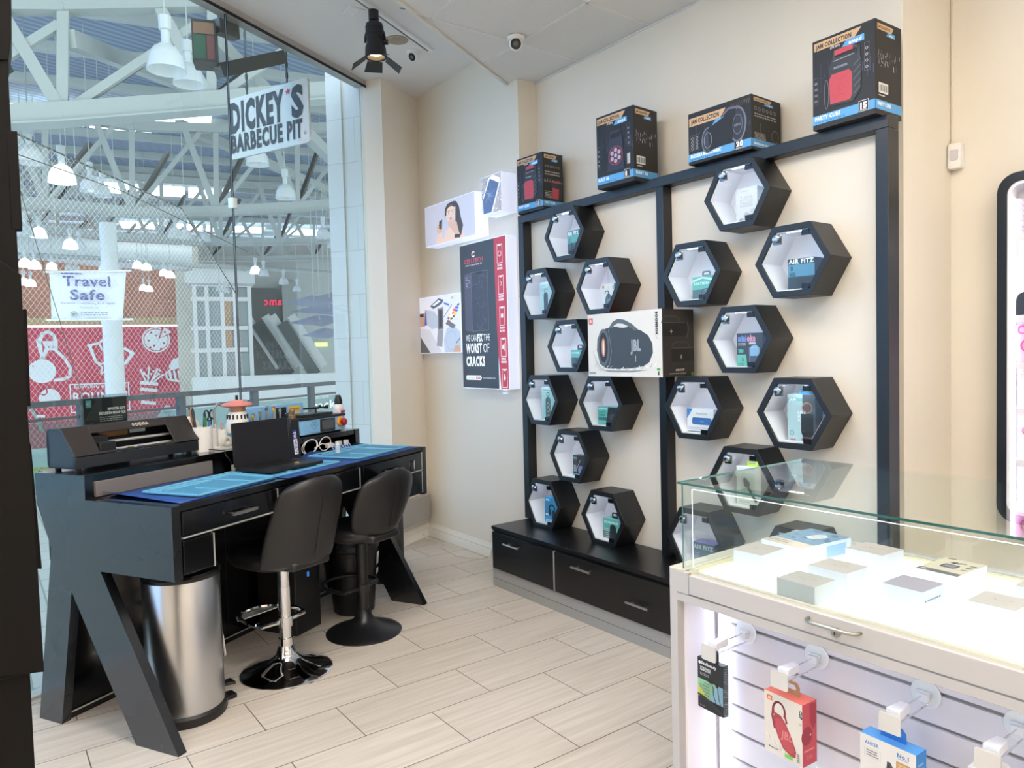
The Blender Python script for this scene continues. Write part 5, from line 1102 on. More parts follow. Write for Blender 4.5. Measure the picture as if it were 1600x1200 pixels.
pbox('headphone_box', inhex('H', -.02, .1, .17, .08), .110, .06, .172, '3d8fc0', 'bright blue headphone box in the hexagon at the left end of the bench', front=fH, sidecol='3b87b4')
def fI(f): f.rect(0, 0, 1, 1, '4c5458'); f.rect(0, .45, 1, 1, TE); f.text('SOUNDWAVE', .06, .8, .1, 'e8f2f0', w=.85, bold=.03); f.rbody = None; f.rect(.42, .08, .8, .6, '1c1f22'); f.disc(.61, .6, .19, '1c1f22'); f.disc(.61, .1, .19, '1c1f22'); f.fine(.06, .36, .08, .6, 6, 'b9d6d2', 3); f.ring(.61, .35, .13, .001, '3a4044')
pbox('audio_box', inhex('I', -.015, .12, .12, .06), .120, .065, .128, TE, 'teal speaker box with black hanger in the hexagon on the bench', front=fI, sidecol='8d94a0', hanger=(.045, .032, '1b1d1f'))
def fJ(f): f.rect(0, 0, 1, 1, 'd6d5d9'); f.text('mophie', .3, .9, .03, '8a8a90', w=.3); 
def _j(f):
    fJ(f)
    for k, s_ in enumerate(('TAKE', '& PLUG', 'WIRELESS', 'CHARGER')): f.text(s_, .18, .73-.075*k, .055, 'b4b4ba', w=.62, bold=.03)
    f.disc(.78, .37, .12, 'c2c2c8'); f.disc(.5, .28, .14, 'b4b4bc'); f.disc(.26, .16, .12, 'a9a8b6'); f.ring(.26, .16, .07, .003, '8880a8'); f.rline(.05, .03, .95, .97, .0008, 'bdbdc4')
pbox('charger_box', inhex('J', -.005, .1, .16, .1), .108, .055, .172, 'd6d5d9', 'pale grey wireless charger box in the topmost hexagon right of the centre post', front=_j, sidecol='c9d3d3')
def fK(f): f.rect(0, 0, 1, 1, '4c6a6c'); f.rect(0, .52, 1, 1, TE); f.poly([(.02, .8), (.5, .92), (.98, .82), (.98, .9), (.5, .98), (.02, .88)], 'c9e9e4'); f.text('STATION', .08, .7, .09, 'e8f2f0', w=.7, bold=.03); f.disc(.68, .32, .26, '33454a'); f.ring(.68, .32, .19, .003, '8aa5a5'); f.ring(.68, .32, .12, .002, '8aa5a5'); f.rect(.1, .04, .32, .14, 'dfe5e3'); f.rline(.5, .03, .95, .28, .001, 'cfd9d7')
pbox('audio_box', inhex('K', -.01, .12, .13, .06), .118, .065, .130, TE, 'teal box with grey handle in the hexagon right of the centre post, second row', front=fK, sidecol='66777c', hanger=(.05, .028, '6e7276'))
def fL(f): f.rect(0, 0, 1, 1, '243340'); f.rect(0, .5, 1, .84, '4f86a8'); f.text('AIR FITZ', .03, .87, .11, 'dfe8ee', w=.95, bold=.05); f.text('5', .1, .68, .1, '1c2b36', w=.1, bold=.05); f.fine(.06, .3, .5, .64, 3, '1f3a4b', 4); f.rect(.35, .1, .9, .45, '141a20'); f.text('SPORT', .06, .52, .07, '1c3a4d', w=.25, bold=.04); f.rect(.55, .03, .9, .09, 'e6e8e8')
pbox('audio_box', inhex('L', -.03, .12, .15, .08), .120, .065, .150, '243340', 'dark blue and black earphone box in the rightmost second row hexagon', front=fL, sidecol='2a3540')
def fM(f):
    f.rect(0, 0, 1, 1, '26282f'); f.text('mini', .05, .78, .16, '6a86c9', w=.33, bold=.07); f.text('oke', .40, .78, .16, 'd08aa8', w=.33, bold=.07); f.text('LEGGO', .48, .70, .05, 'e9e9ec', w=.26, bold=.06)
    f.fine(.05, .38, .66, .74, 2, 'c9c9d0', 4); f.rect(0, 0, .36, .42, '5fb0a0'); f.poly([(.36, 0), (.42, 0), (.36, .42)], '5fb0a0'); f.text('2024', .06, .48, .08, '4fbba8', w=.2, bold=.06); f.text('5', .2, .24, .08, '1c3b36', w=.07, bold=.05); f.fine(.05, .3, .04, .2, 3, '28685c', 4)
    f.rect(.52, .1, .86, .55, '3b4552'); f.disc(.69, .55, .17, '7ea6c9', ry=.13); f.rect(.52, .38, .86, .55, '7ea6c9'); f.rline(.5, .08, .88, .6, .0015, 'b9c3cc'); f.rect(.88, .1, 1, .38, '4a9a90')
pbox('karaoke_box', inhex('M', -.03, .14, .165, .0), .138, .06, .168, '26282f', 'black karaoke box with blue and pink lettering, right of the boombox box', front=fM, sidecol='3a3040')
def fN(f): f.rect(0, 0, 1, 1, 'dcdde3'); f.poly([(0, 1), (.22, 1), (0, .55)], '3f7fc4'); f.text('SoundCore', .35, .76, .09, '55596a', w=.4); f.rect(.25, .3, .88, .62, '3567a6'); f.disc(.25, .46, .06, '3567a6', ry=.16); f.disc(.88, .46, .06, '3567a6', ry=.16); f.text('ANKER', .5, .42, .06, '7d9fca', w=.14, bold=.03); f.fine(.05, .9, .06, .2, 2, 'a4a7b3', 3)
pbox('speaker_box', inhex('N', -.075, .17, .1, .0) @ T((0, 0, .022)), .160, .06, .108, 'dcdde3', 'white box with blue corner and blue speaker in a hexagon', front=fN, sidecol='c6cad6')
def fO(f):
    f.rect(0, 0, .55, 1, 'a9c4cc'); f.rect(.55, 0, 1, 1, '4d555c'); f.rect(0, .86, .55, .93, '7fb0b6'); f.text('JAM', .06, .87, .05, 'e6f2f2', w=.25, bold=.04)
    for k, s_ in enumerate(('LIVE', 'LOUD', 'SOUND')): f.text(s_, .38, .62-.075*k, .055, 'e6eaec', w=.28+.04*k, bold=.05)
    f.disc(.72, .28, .22, '1f2226'); f.rect(.5, .28, .94, .62, '272b30'); f.disc(.72, .74, .2, '6a3f55', ry=.045); f.ring(.72, .74, .17, .004, 'd9a24a'); f.ring(.72, .12, .2, .003, 'c0566c', ry=.04); f.ring(.16, .24, .07, .002, '3b4a52'); f.rect(.1, .1, .3, .12, 'b9566a')
pbox('speaker_pack', inhex('O', -.035, .11, .22, .0), .128, .055, .218, 'a9c4cc', 'tall pale blue pack with blue hanger in the rightmost fourth row hexagon', front=fO, sidecol='59606a', hanger=(.05, .022, '4f97c9'))
def fP(f): f.rect(0, 0, 1, 1, 'e2e6e3'); f.rect(.2, .3, .75, .85, 'bcd4c9'); f.disc(.42, .6, .13, '2c2f33'); f.disc(.36, .68, .09, '1f2225'); f.line([(.45, .55), (.7, .3), (.8, .22)], .014, '53616b'); f.ring(.42, .6, .08, .003, '565b61'); f.fine(.1, .6, .08, .2, 2, 'c2c7c5', 3)
pbox('phone_holder_box', inhex('P', -.045, .12, .19, .0), .130, .06, .196, 'e2e6e3', 'white phone holder box with lime hanger in the hexagon half behind the counter glass', front=fP, sidecol='d5dcd8', hanger=(.06, .026, 'b9dd4a'))
def fQ(f): f.rect(0, 0, 1, 1, '54708c'); f.text('AIR FITZ', .05, .74, .16, 'c3cfdc', w=.9, bold=.05); f.disc(.5, .3, .14, '2b3a4b'); f.disc(.72, .3, .12, '2b3a4b'); f.fine(.06, .35, .1, .6, 5, '8fa5bc', 3)
pbox('audio_box', inhex('Q', -.045, .13, .12, .15), .125, .075, .115, '54708c', 'blue box with purple top in the lowest hexagon by the centre post', front=fQ, sidecol='3d4a58', topcol='7a78b8')
pbox('audio_box', inhex('R', -.04, .13, .1, .1), .100, .06, .105, '3f4a55', 'dark box in the lowest right hexagon behind the counter', front=fF, sidecol='2c3439')

# ---------------- big boombox carton resting on two hexagons
def fBB(f):
    f.rect(0, 0, 1, 1, 'd9d7d1'); f.rect(.015, .84, .075, .94, 'd5593a'); f.text('JBL', .024, .865, .05, 'e9e0da', w=.04, bold=.05)
    f.poly([(.13, .42), (.14, .60), (.19, .72), (.26, .76), (.36, .78), (.55, .78), (.74, .70), (.83, .62), (.88, .50), (.885, .36), (.84, .22), (.76, .16), (.60, .13), (.42, .12), (.26, .13), (.17, .20)], '3c444b')
    f.poly([(.30, .76), (.36, .86), (.43, .90), (.52, .88), (.62, .81), (.70, .72), (.66, .70), (.58, .77), (.50, .82), (.43, .83), (.38, .80), (.36, .76)], '59636a')
    f.poly([(.43, .825), (.50, .81), (.57, .765), (.50, .755), (.43, .77), (.41, .80)], 'd5d6d2')
    f.disc(.225, .46, .085, '59636a', ry=.30); f.disc(.225, .46, .062, '2a2f34', ry=.24); f.disc(.225, .46, .028, 'c77c62', ry=.15); f.disc(.225, .46, .012, 'e9dcd2', ry=.12)
    f.line([(.30, .74), (.34, .40), (.30, .14)], .004, '6a747b'); f.text('JBL', .60, .40, .16, '9fa7ac', w=.13, bold=.05); f.text('!', .66, .24, .08, 'b4bbc0', w=.01, bold=.05)
    for k in range(16):
        a = k/15; f.line([(.10+.80*a, .16-.06*math.sin(a*PI)+.02*math.sin(k*2.1)), (.10+.80*a+.03, .20-.07*math.sin(a*PI)+.02*math.cos(k*1.7))], .0035, 'eef0f0' if k % 2 else '9aa2a7')
    f.poly([(.14, .11), (.3, .075), (.62, .07), (.85, .11), (.6, .095), (.3, .1)], '8b9297')
    for k in range(6): f.line([(.07+.012*k, .40-.05*k), (.13+.01*k, .26-.03*k), (.16+.02*k, .14-.01*k)], .0025, 'b5bbbe')
    f.text('BOOMBOX', .925, .965, .042, '2a2c2e', w=.345*f.h/f.w*1.0, rot=-90, bold=.06); f.text('4', .925, .60, .03, '8a8c8e', w=.02, rot=-90)
    f.text('Bluetooth', .02, .045, .025, '55585a', w=.09, bold=.02); f.rect(.935, .10, .975, .135, '5cae4e'); f.rect(.945, .03, .965, .085, '4c4f50')
def sBB(f):
    f.rect(0, 0, 1, 1, '2b2724')
    for (x0, y0) in ((-.02, .60), (.28, .22)):
        xs = lambda v: max(0, min(1, x0+v))
        f.poly([(xs(.0), y0), (xs(.75), y0), (xs(.80), y0+.05), (xs(.80), y0+.16), (xs(.72), y0+.20), (xs(0), y0+.20)], '171513'); f.line([(xs(.0), y0+.2), (xs(.72), y0+.2)], .003, '55504b')
        f.line([(xs(.02), y0+.20), (xs(.05), y0+.27), (xs(.15), y0+.29), (xs(.45), y0+.29), (xs(.55), y0+.26), (xs(.58), y0+.2)], .010, '3b3632'); f.line([(xs(.8), y0-.02), (xs(.86), y0+.1), (xs(.82), y0+.22)], .0015, '8b857f')
        c = (xs(.30), y0+.07); f.line([(c[0]-.03, c[1]), (c[0]+.03, c[1])], .003, 'cfcac4'); f.line([(c[0], c[1]-.03), (c[0], c[1]+.03)], .003, 'cfcac4')
    f.text('AURACAST', .4, .085, .025, 'cfcac4', w=.28, bold=.05); f.fine(.2, .8, .03, .06, 1, '8b857f', 3); f.rect(.9, .01, .99, .05, '4f9a45')
pbox('boombox_box', T((-2.890, 2.635, 1.3205)), .518, .226, .325, 'd9d7d1', 'large white and black boombox carton standing on two hexagon shelves', front=fBB, side=sBB, sidecol='2b2724', topcol='c0583e')

# ---------------- four speaker cartons on the top rail
BLU = '5a9fd4'; GOLD = 'cda982'
def jam_front(f, ttl, num, kind):
    f.rect(0, 0, 1, 1, '1e2024'); rd = random.Random(5)
    for k in range(26): x = rd.uniform(.02, .98); f.line([(x, .5+rd.uniform(-.1, .1)), (x, .56+rd.uniform(-.04, .2))], .0012, rd.choice(['3a3c60', '4a4c74', '2c3350', '6a6c90']))
    if kind != 'baz':
        f.poly([(0.03, .97), (.80, .97), (.69, .88), (.03, .88)], GOLD); f.text('JAM COLLECTION', .06, .90, .045, '2a2420', w=.58, bold=.05)
        f.poly([(.48, .815), (.84, .815), (.84, .885), (.56, .885)], BLU); f.text('ampd', .60, .83, .04, 'eaf2f8', w=.20, bold=.04); f.text('LET\'S JAM by', .30, .85, .025, 'd9d9d9', w=.16, bold=.04)
    else:
        f.poly([(0.02, .90), (.62, .90), (.53, .74), (.02, .74)], GOLD); f.text('JAM COLLECTION', .05, .785, .075, '2a2420', w=.46, bold=.05)
        f.poly([(.38, .62), (.62, .62), (.62, .745), (.46, .745)], BLU); f.text('ampd', .47, .65, .06, 'eaf2f8', w=.13, bold=.04)
    yb = .155 if kind != 'baz' else .20
    f.rect(0, .055, 1, yb, BLU); f.text(ttl, .04, .055+(yb-.055)*.45, (yb-.055)*.4, 'eef3f7', w=(.42 if kind != 'baz' else .5) if len(ttl) > 8 else .3, bold=.05); f.fine(.04, .6, .06, .055+(yb-.055)*.38, 1, '3f7fb0', 3)
    f.rect(.745, .05, .91 if kind != 'baz' else .87, yb+.03, '1e2024'); f.rline(.755, .06, .90 if kind != 'baz' else .86, yb+.02, .0015, 'e6e6e6'); f.text(num, .775, .055+(yb-.055)*.35, (yb-.055)*.6, 'f0f0f0', w=.10 if len(num) > 1 else .05, bold=.07); f.fine(.77, .89 if kind != 'baz' else .85, .068, .085, 1, 'e0e0e0', 2)
    for x, y0, n in ((.06, .30, 4), (.88, .50, 4)) if kind != 'baz' else ((.07, .28, 4), (.15, .28, 4)):
        f.rline(x-.035, y0-.02, x+.035, y0+n*.07, .0006, '8a8a90')
        for k in range(n): f.ring(x, y0+.02+.066*k, .018, .0014, 'd0d0d4', n=8)
    if kind == 'cube':
        f.poly([(.28, .22), (.66, .20), (.78, .30), (.80, .62), (.72, .72), (.34, .74), (.28, .64)], '34373d'); f.poly([(.30, .24), (.62, .23), (.65, .28), (.65, .52), (.60, .56), (.32, .56), (.28, .50)], 'bd4753')
        f.ring(.465, .40, .05, .002, 'a83a48'); f.ring(.465, .54, .08, .0015, 'a83a48', a0=200, a1=340); f.ring(.465, .26, .08, .0015, 'a83a48', a0=20, a1=160); f.ring(.62, .40, .07, .0015, 'a83a48', a0=110, a1=250)
        f.line([(.36, .74), (.38, .80), (.45, .81), (.66, .80), (.76, .76), (.76, .66)], .010, '3f4248'); f.line([(.40, .785), (.64, .79)], .020, 'bd4753'); f.line([(.36, .70), (.68, .71)], .003, '9a9ca4'); f.fine(.36, .6, .60, .65, 1, '8a8fa0', 4)
        for k in range(5): f.line([(.68, .28+.075*k), (.78, .34+.075*k)], .005, '555961')
        f.ring(.24, .36, .035, .002, '7c7f88', ry=.16)
    elif kind == 'blast':
        f.poly([(.30, .20), (.34, .60), (.38, .74), (.66, .74), (.72, .60), (.76, .20)], '2e3142'); f.disc(.53, .40, .19, '5a2434'); f.ring(.53, .40, .185, .004, '9a4a5c')
        for k in range(6):
            a = math.radians(60*k+30); f.disc(.53+.11*math.cos(a), .40+.11*math.sin(a)*f.w/f.h, .045, 'a9a8bc')
        f.disc(.53, .40, .04, 'b5b4c8'); f.poly([(.40, .64), (.66, .64), (.68, .71), (.38, .71)], '15161c'); f.rect(.84, .24, .92, .38, 'b9b9bd')
    else:
        f.disc(.33, .38, .10, '3b3f4c', ry=.25); f.ring(.33, .38, .095, .006, '6f7484', ry=.235); f.disc(.80, .52, .125, '2e323d', ry=.32); f.ring(.80, .52, .12, .008, '777c8c', ry=.31); f.poly([(.33, .60), (.78, .84), (.72, .25), (.36, .16)], '1b1d23')
        f.ring(.33, .38, .06, .003, '8a8fa0', ry=.15); f.ring(.80, .52, .07, .003, '6f7484', ry=.18); f.line([(.58, .78), (.66, .86), (.82, .84)], .01, '6b6880'); f.text('BAZOOKA', .75, .49, .04, '8a8fa0', w=.1, bold=.03)
        for k in range(10): f.line([(.70+.03*k, .86+.02*math.sin(k*2)), (.71+.03*k, .93)], .0015, 'a08868')
def jam_side(f, ttl, kind, half=False):
    f.rect(0, 0, 1, 1, '29261f' if kind == 'x' else '262422'); rd = random.Random(9)
    f.poly([(.08, .965), (.70, .965), (.62, .90), (.08, .90)], GOLD); f.text('JAM COLLECTION', .11, .918, .025, '2a2420', w=.45, bold=.05); f.poly([(.42, .855), (.74, .855), (.74, .90), (.48, .90)], BLU); f.text('ampd', .52, .865, .022, 'eaf2f8', w=.16, bold=.04)
    f.rect(0, .055, 1, .155 if kind != 'baz' else .2, BLU); f.text(ttl, .08, .10, .035, 'eef3f7', w=.5, bold=.05)
    if kind in ('cube', 'blast'):
        for k in range(34): x = rd.uniform(.08, .95); y = .52+rd.uniform(-.05, .12); f.line([(x, y), (x, y+rd.uniform(.01, .06))], .0018, rd.choice(['d9d9de', '8f8fb8', 'b9b9cc', '6a6c98', 'e6e2d8']))
        f.rect(.10, .23, .46, .34, 'dcdad6')
        for k in range(9): f.rect(.14+.032*k, .25, .15+.032*k+.006*(k % 3), .32, '2a2a2a')
        f.fine(.1, .35, .19, .22, 1, 'c9c9c9', 4)
    if kind in ('small', 'baz'):
        for k in range(6): f.ring(.14+.13*k, .76, .035, .0012, 'c4c4c4', n=8)
        f.fine(.1, .9, .60, .69, 2, 'a9a59f', 4); f.fine(.1, .5, .2, .33, 5, 'a9a59f', 6)
        if kind == 'small':
            for k in range(18): x = .08+.05*k; f.line([(x, .48), (x, .50+.05*rd.random())], .0015, 'c9c9cf')
            f.poly([(.42, .18), (.85, .16), (.93, .30), (.90, .46), (.45, .48), (.40, .40)], '34373d'); f.poly([(.45, .20), (.74, .19), (.78, .38), (.46, .39)], 'bd4753'); f.line([(.5, .50), (.8, .49)], .010, 'bd4753')
        else: f.line([(.3, .5), (.28, .35), (.32, .2)], .003, '77716a'); f.ring(.8, .32, .12, .003, '77716a')
for (nm, x, y, w_, d_, h_, rz, ttl, num, kd, sk_, lb) in (
    ('party_speaker_box', -1.706, 2.826, .262, .19, .357, -.03, 'PARTY CUBE', '15', 'cube', 'cube', 'largest black speaker carton with red speaker, on the right corner of the top rail'),
    ('barrel_speaker_box', -2.346, 2.815, .345, .23, .240, .03, 'BAZOOKA BARREL FABRIC', '20', 'baz', 'baz', 'wide black speaker carton with two round drums on the top rail'),
    ('tower_speaker_box', -2.958, 2.790, .262, .19, .385, .05, 'BLAST G6', '8', 'blast', 'blast', 'tall black speaker carton with pink petal driver on the top rail'),
    ('small_speaker_box', -3.747, 2.838, .240, .17, .345, .06, 'PARTY CUBE', '15', 'cube', 'small', 'black speaker carton with small red speaker, at the left end of the top rail')):
    pbox(nm, T((x, y, 2.3335), rz), w_, d_, h_, '1e2024', lb, front=lambda f: jam_front(f, ttl, num, kd), side=lambda f: jam_side(f, ttl, sk_), sidecol='262422', group=None)
# ================================================================ LIT SIGN BOXES ON THE BACK WALL
M_lside = mat('lightbox_acrylic', 'e9eefb', .35, emit='cfdcff', estr=.34)
EM = {}
def pr_(c, s=.2):   # backlit print
    k = (c, s)
    if k not in EM: EM[k] = mat('backlit_%s_%g' % (c, s), c, .35, emit=c, estr=s)
    return EM[k]
def ybox(px, Y): return Vector((0, 0, CAM_H))+ray(*px)*(Y/ray(*px).y)
def lightbox(name, corners, Y, label, art, back='f0f0f6'):
    P = [ybox(c, Y) for c in corners]; x0 = (P[0].x+P[3].x)/2; x1 = (P[1].x+P[2].x)/2; z1 = (P[0].z+P[1].z)/2; z0 = (P[2].z+P[3].z)/2
    t = thing(name, ((x0+x1)/2, YA, z0), label, 'light box')
    mb = MB(); mb.rbox(x0, x1, Y, YA-.001, z0, z1, .003, M_lside, axis='y'); mb.build('case', t)
    mb = MB(); f = Face(mb, (x0+.004, Y-.0008, z0+.004), (1, 0, 0), (0, 0, 1), x1-x0-.008, z1-z0-.008, .0006); f.rect(0, 0, 1, 1, pr_(back, .22)); art(f); mb.build('poster_print', t, keep=True)
    return t
def art_main(f):
    dk = pr_('35383d', .22); rd_ = pr_('b3303f', 0.25); wt = pr_('e8e8ea', 0.30); pk = pr_('c9465a', 0.25)
    f.rect(0, 0, .80, 1, dk); f.poly([(.755, 1), (1, 1), (1, 0), (.84, 0), (.80, .22), (.775, .5)], rd_)
    f.ring(.31, .925, .03, .006, wt, a0=30, a1=330); f.line([(.31, .925), (.355, .945)], .006, pk)
    f.text('CELLTECH', .10, .868, .028, pk, w=.42, bold=.02); f.text('WE CAN SEE IT', .12, .848, .010, wt, w=.38)
    ph = pr_('4f4c5c', .25); ph2 = pr_('3c3b45', .2); ol = pr_('77758a', .3)
    f.poly([(.10, .40), (.28, .39), (.28, .80), (.12, .80), (.09, .78), (.09, .42)], ph); f.rect(.25, .395, .61, .80, ph2); f.rline(.25, .395, .61, .80, .0025, ol); f.rect(.36, .785, .50, .80, pr_('26262c', .1))
    f.rline(.12, .70, .23, .78, .002, ol)
    for x, y in ((.15, .76), (.15, .72), (.2, .74)): f.disc(x, y, .022, pr_('9a98b0', .3)); f.disc(x, y, .012, pr_('2a2a34', .1))
    rd = random.Random(3)
    for k in range(26):
        x, y = rd.uniform(.28, .58), rd.uniform(.42, .78); a = rd.uniform(0, 6.3); l = rd.uniform(.02, .08); f.line([(x, y), (x+l*math.cos(a), y+.6*l*math.sin(a)), (x+1.5*l*math.cos(a+.4), y+.8*l*math.sin(a+.4))], .0012, ol)
    f.text('WE CAN', .10, .325, .045, wt, w=.24); f.text('FIX', .36, .325, .045, wt, w=.12, bold=.06); f.text('THE', .50, .325, .045, wt, w=.14)
    f.text('WORST', .10, .245, .062, wt, w=.36, bold=.05); f.text('OF', .49, .245, .062, wt, w=.13); f.text('CRACKS', .10, .155, .062, wt, w=.42, bold=.05)
    f.poly([(.10, .055), (.42, .055), (.44, .07), (.42, .087), (.10, .087), (.08, .07)], wt); f.text('PLATINUM', .11, .064, .012, pr_('6a7aa8', .3), w=.18); f.text('123', .31, .063, .015, rd_, w=.10, bold=.05); f.text('www.mycelltech.com', .46, .066, .01, wt, w=.27)
    for k, s_ in enumerate((('25 MIN', 'REPAIRS'), ('BROKEN', 'SCREEN'), ('BAD', 'BATTERY'), ('SPEAKER', 'ISSUES'), ('WATER', 'DAMAGE'))):
        y = .86-.205*k+.0; xc = .885+.012*k
        f.rline(xc-.05, y-.03, xc+.05, y+.09, .0035, wt); f.rect(xc-.025, y+.08, xc+.025, y+.09, wt)
        (f.ring(xc, y+.03, .03, .003, wt) if k == 0 else f.line([(xc-.01, y+.055), (xc+.015, y+.04), (xc-.005, y+.025)], .003, wt) if k == 1 else f.rect(xc-.025, y+.02, xc+.02, y+.045, wt) if k == 2 else f.poly([(xc-.025, y+.02), (xc-.025, y+.045), (xc-.005, y+.045), (xc+.02, y+.06), (xc+.02, y+.005), (xc-.005, y+.02)], wt) if k == 3 else f.poly([(xc, y+.065), (xc+.02, y+.03), (xc, y+.012), (xc-.02, y+.03)], wt))
        f.text(s_[0], xc, y-.052, .013, wt, w=.095, al='c', bold=.04); f.text(s_[1], xc, y-.073, .013, wt, w=.105, al='c', bold=.04)
lightbox('repair_advert_box', [(718, 386), (790, 365), (797, 609), (724, 606)], 2.845, 'tall lit sign box with black and red phone repair poster', art_main, 'eef0f8')
def art_woman(f):
    sk = pr_('d8b2a0', 0.25); sk2 = pr_('e6c6b6', 0.28); hr = pr_('4b4140', .2); hr2 = pr_('6a5c58', .25)
    f.poly([(.22, 0), (.24, .16), (.27, .26), (.34, .30), (.36, .14), (.4, .10), (.42, .26), (.50, .34), (.62, .34), (.70, .22), (.78, .16), (.82, .0)], sk2)
    f.poly([(.60, .05), (.66, .30), (.72, .02)], hr); f.poly([(.50, .80), (.54, .92), (.60, .95), (.66, .92), (.71, .78), (.74, .5), (.78, .3), (.74, .08), (.69, .04), (.66, .35), (.63, .45), (.64, .8)], hr); f.poly([(.42, .62), (.43, .82), (.48, .92), (.57, .95), (.62, .86), (.58, .84), (.50, .80), (.46, .66)], hr)
    f.poly([(.455, .62), (.46, .76), (.50, .83), (.57, .84), (.62, .79), (.63, .66), (.61, .54), (.56, .46), (.51, .45), (.47, .52)], sk2)
    f.poly([(.50, .83), (.52, .88), (.58, .88), (.60, .82), (.57, .845)], hr2)
    for x in (.505, .585): f.disc(x, .685, .020, pr_('f0ece8', 0.25), ry=.018); f.disc(x, .685, .010, hr, ry=.020); f.line([(x-.025, .73), (x+.025, .735)], .003, hr)
    f.line([(.545, .68), (.54, .61), (.55, .60)], .0025, sk); f.disc(.545, .545, .024, pr_('b86468', .4), ry=.016)
    f.poly([(.50, .50), (.53, .54), (.58, .50), (.62, .46), (.66, .42), (.67, .34), (.70, .16), (.72, .1), (.62, .13), (.56, .26), (.49, .40)], sk); f.line([(.53, .52), (.50, .42)], .004, sk2); f.line([(.56, .52), (.54, .42)], .004, sk2); f.line([(.59, .50), (.57, .40)], .003, sk2)
    f.poly([(.27, .26), (.24, .40), (.27, .46), (.31, .48), (.37, .42), (.36, .3), (.34, .26)], sk); f.poly([(.29, .38), (.31, .56), (.37, .58), (.36, .36), (.32, .34)], hr); f.line([(.31, .52), (.35, .42), (.32, .38)], .002, pr_('a9a6a6', .3)); f.line([(.27, .36), (.31, .37)], .006, sk2); f.line([(.27, .41), (.31, .42)], .006, sk2)
lightbox('portrait_light_box', [(663, 326), (741, 298), (744, 368), (666, 386)], 2.82, 'wide lit sign box showing a person with long dark hair holding a cracked phone', art_woman, 'cdcbd8')
def art_phone(f):
    rd = random.Random(8); f.hold = True
    for k in range(230): f.disc(rd.uniform(.02, .98), rd.uniform(.02, .98), rd.uniform(.012, .03), pr_(rd.choice(['8f8a8c', '6f6a70', 'dcd6d6', 'a8a0a6']), .4), n=5)
    f.hold = False; f.n += 1
    f.poly([(.02, .0), (.02, .40), (.38, .95), (.60, 1.0), (.95, .86), (.93, .70), (.55, .0)], pr_('e9ebf2', 0.35)); f.poly([(.07, .03), (.06, .40), (.44, .93), (.90, .74), (.48, .02)], pr_('51648c', .35))
    for k in range(26): a = rd.uniform(0, 6.3); l = rd.uniform(.1, .4); f.line([(.40, .50), (.40+l*.5*math.cos(a), .5+l*.5*math.sin(a)), (.40+l*math.cos(a+.25), .5+l*math.sin(a+.25))], .0012, pr_('9fb0c9', 0.25))
lightbox('cracked_phone_light_box', [(751, 279), (783, 268), (785, 330), (754, 337)], 2.81, 'small lit sign box with a picture of a cracked phone on gravel', art_phone, 'b3adb0')
def art_repair(f):
    wt = pr_('dfe4ee', 0.30); gl = pr_('b9c4d4', 0.25); 
    f.rect(0, 0, 1, 1, pr_('dcdce8', 0.30)); f.poly([(0, .45), (.25, .42), (.55, 0), (0, 0)], pr_('cfd0da', 0.25)); f.poly([(0, 0), (0, .3), (.25, 0)], pr_('5a5c60', .2))
    f.poly([(0, .48), (0, .68), (.14, .74), (.18, .55), (.12, .48)], pr_('c99a82', 0.23)); f.poly([(.12, .50), (.15, .78), (.20, .76), (.19, .50)], pr_('3558b0', 0.25)); f.poly([(.18, .52), (.17, .78), (.38, .74), (.50, .60), (.46, .44), (.30, .42)], gl); f.rect(0, .66, .10, .72, pr_('33363c', .2))
    f.poly([(.62, .0), (.60, .22), (.68, .42), (.84, .46), (1, .34), (1, 0)], gl); f.poly([(.82, 0), (.86, .1), (.96, .12), (1, .05), (1, 0)], pr_('d0a590', 0.23)); f.ring(.78, .2, .12, .003, pr_('8fa0b8', .4))
    f.poly([(.46, .40), (.47, .78), (.61, .80), (.60, .42)], pr_('6a6e76', .3)); f.poly([(.42, .12), (.46, .40), (.60, .42), (.56, .10)], pr_('8f9096', .35)); f.poly([(.49, .44), (.5, .74), (.58, .75), (.57, .44)], pr_('43474f', .2)); f.rline(.46, .40, .60, .78, .004, pr_('c9ccd2', 0.25))
    f.poly([(.28, .84), (.50, .96), (.62, .92), (.58, .86), (.36, .78)], pr_('5a6070', .3)); f.poly([(.33, .85), (.50, .93), (.55, .90), (.38, .83)], wt); f.poly([(.62, .88), (.74, .84), (.76, .80), (.64, .84)], pr_('3f7fc4', 0.25))
    rd = random.Random(4)
    for i in range(5):
        for j in range(4): x = .70+.055*i-.02*j+.03; y = .62+.04*i-.05*j; f.poly([(x, y), (x+.045, y+.02), (x+.04, y+.05), (x-.005, y+.03)], pr_(rd.choice(['c9463c', 'd9b23c', '3f62b8', 'e0e0e6', '4a4a58', 'd98a3c']), .5))
    f.poly([(.66, .50), (.84, .40), (.90, .46), (.72, .56)], pr_('6f7278', .3)); f.line([(.62, .62), (.82, .82)], .004, pr_('4a4c52', .2)); f.line([(.80, .92), (.86, .96)], .004, pr_('4a4c52', .2)); f.line([(.90, .15), (1, .24)], .006, pr_('4a4c52', .2))
lightbox('repair_bench_light_box', [(655, 467), (718, 456), (722, 551), (658, 552)], 2.865, 'lit sign box showing gloved hands repairing a phone, left of the tall poster box', art_repair, 'c4c4d2')
for k, x in enumerate((-4.93, -4.42, -4.50)):
    pass

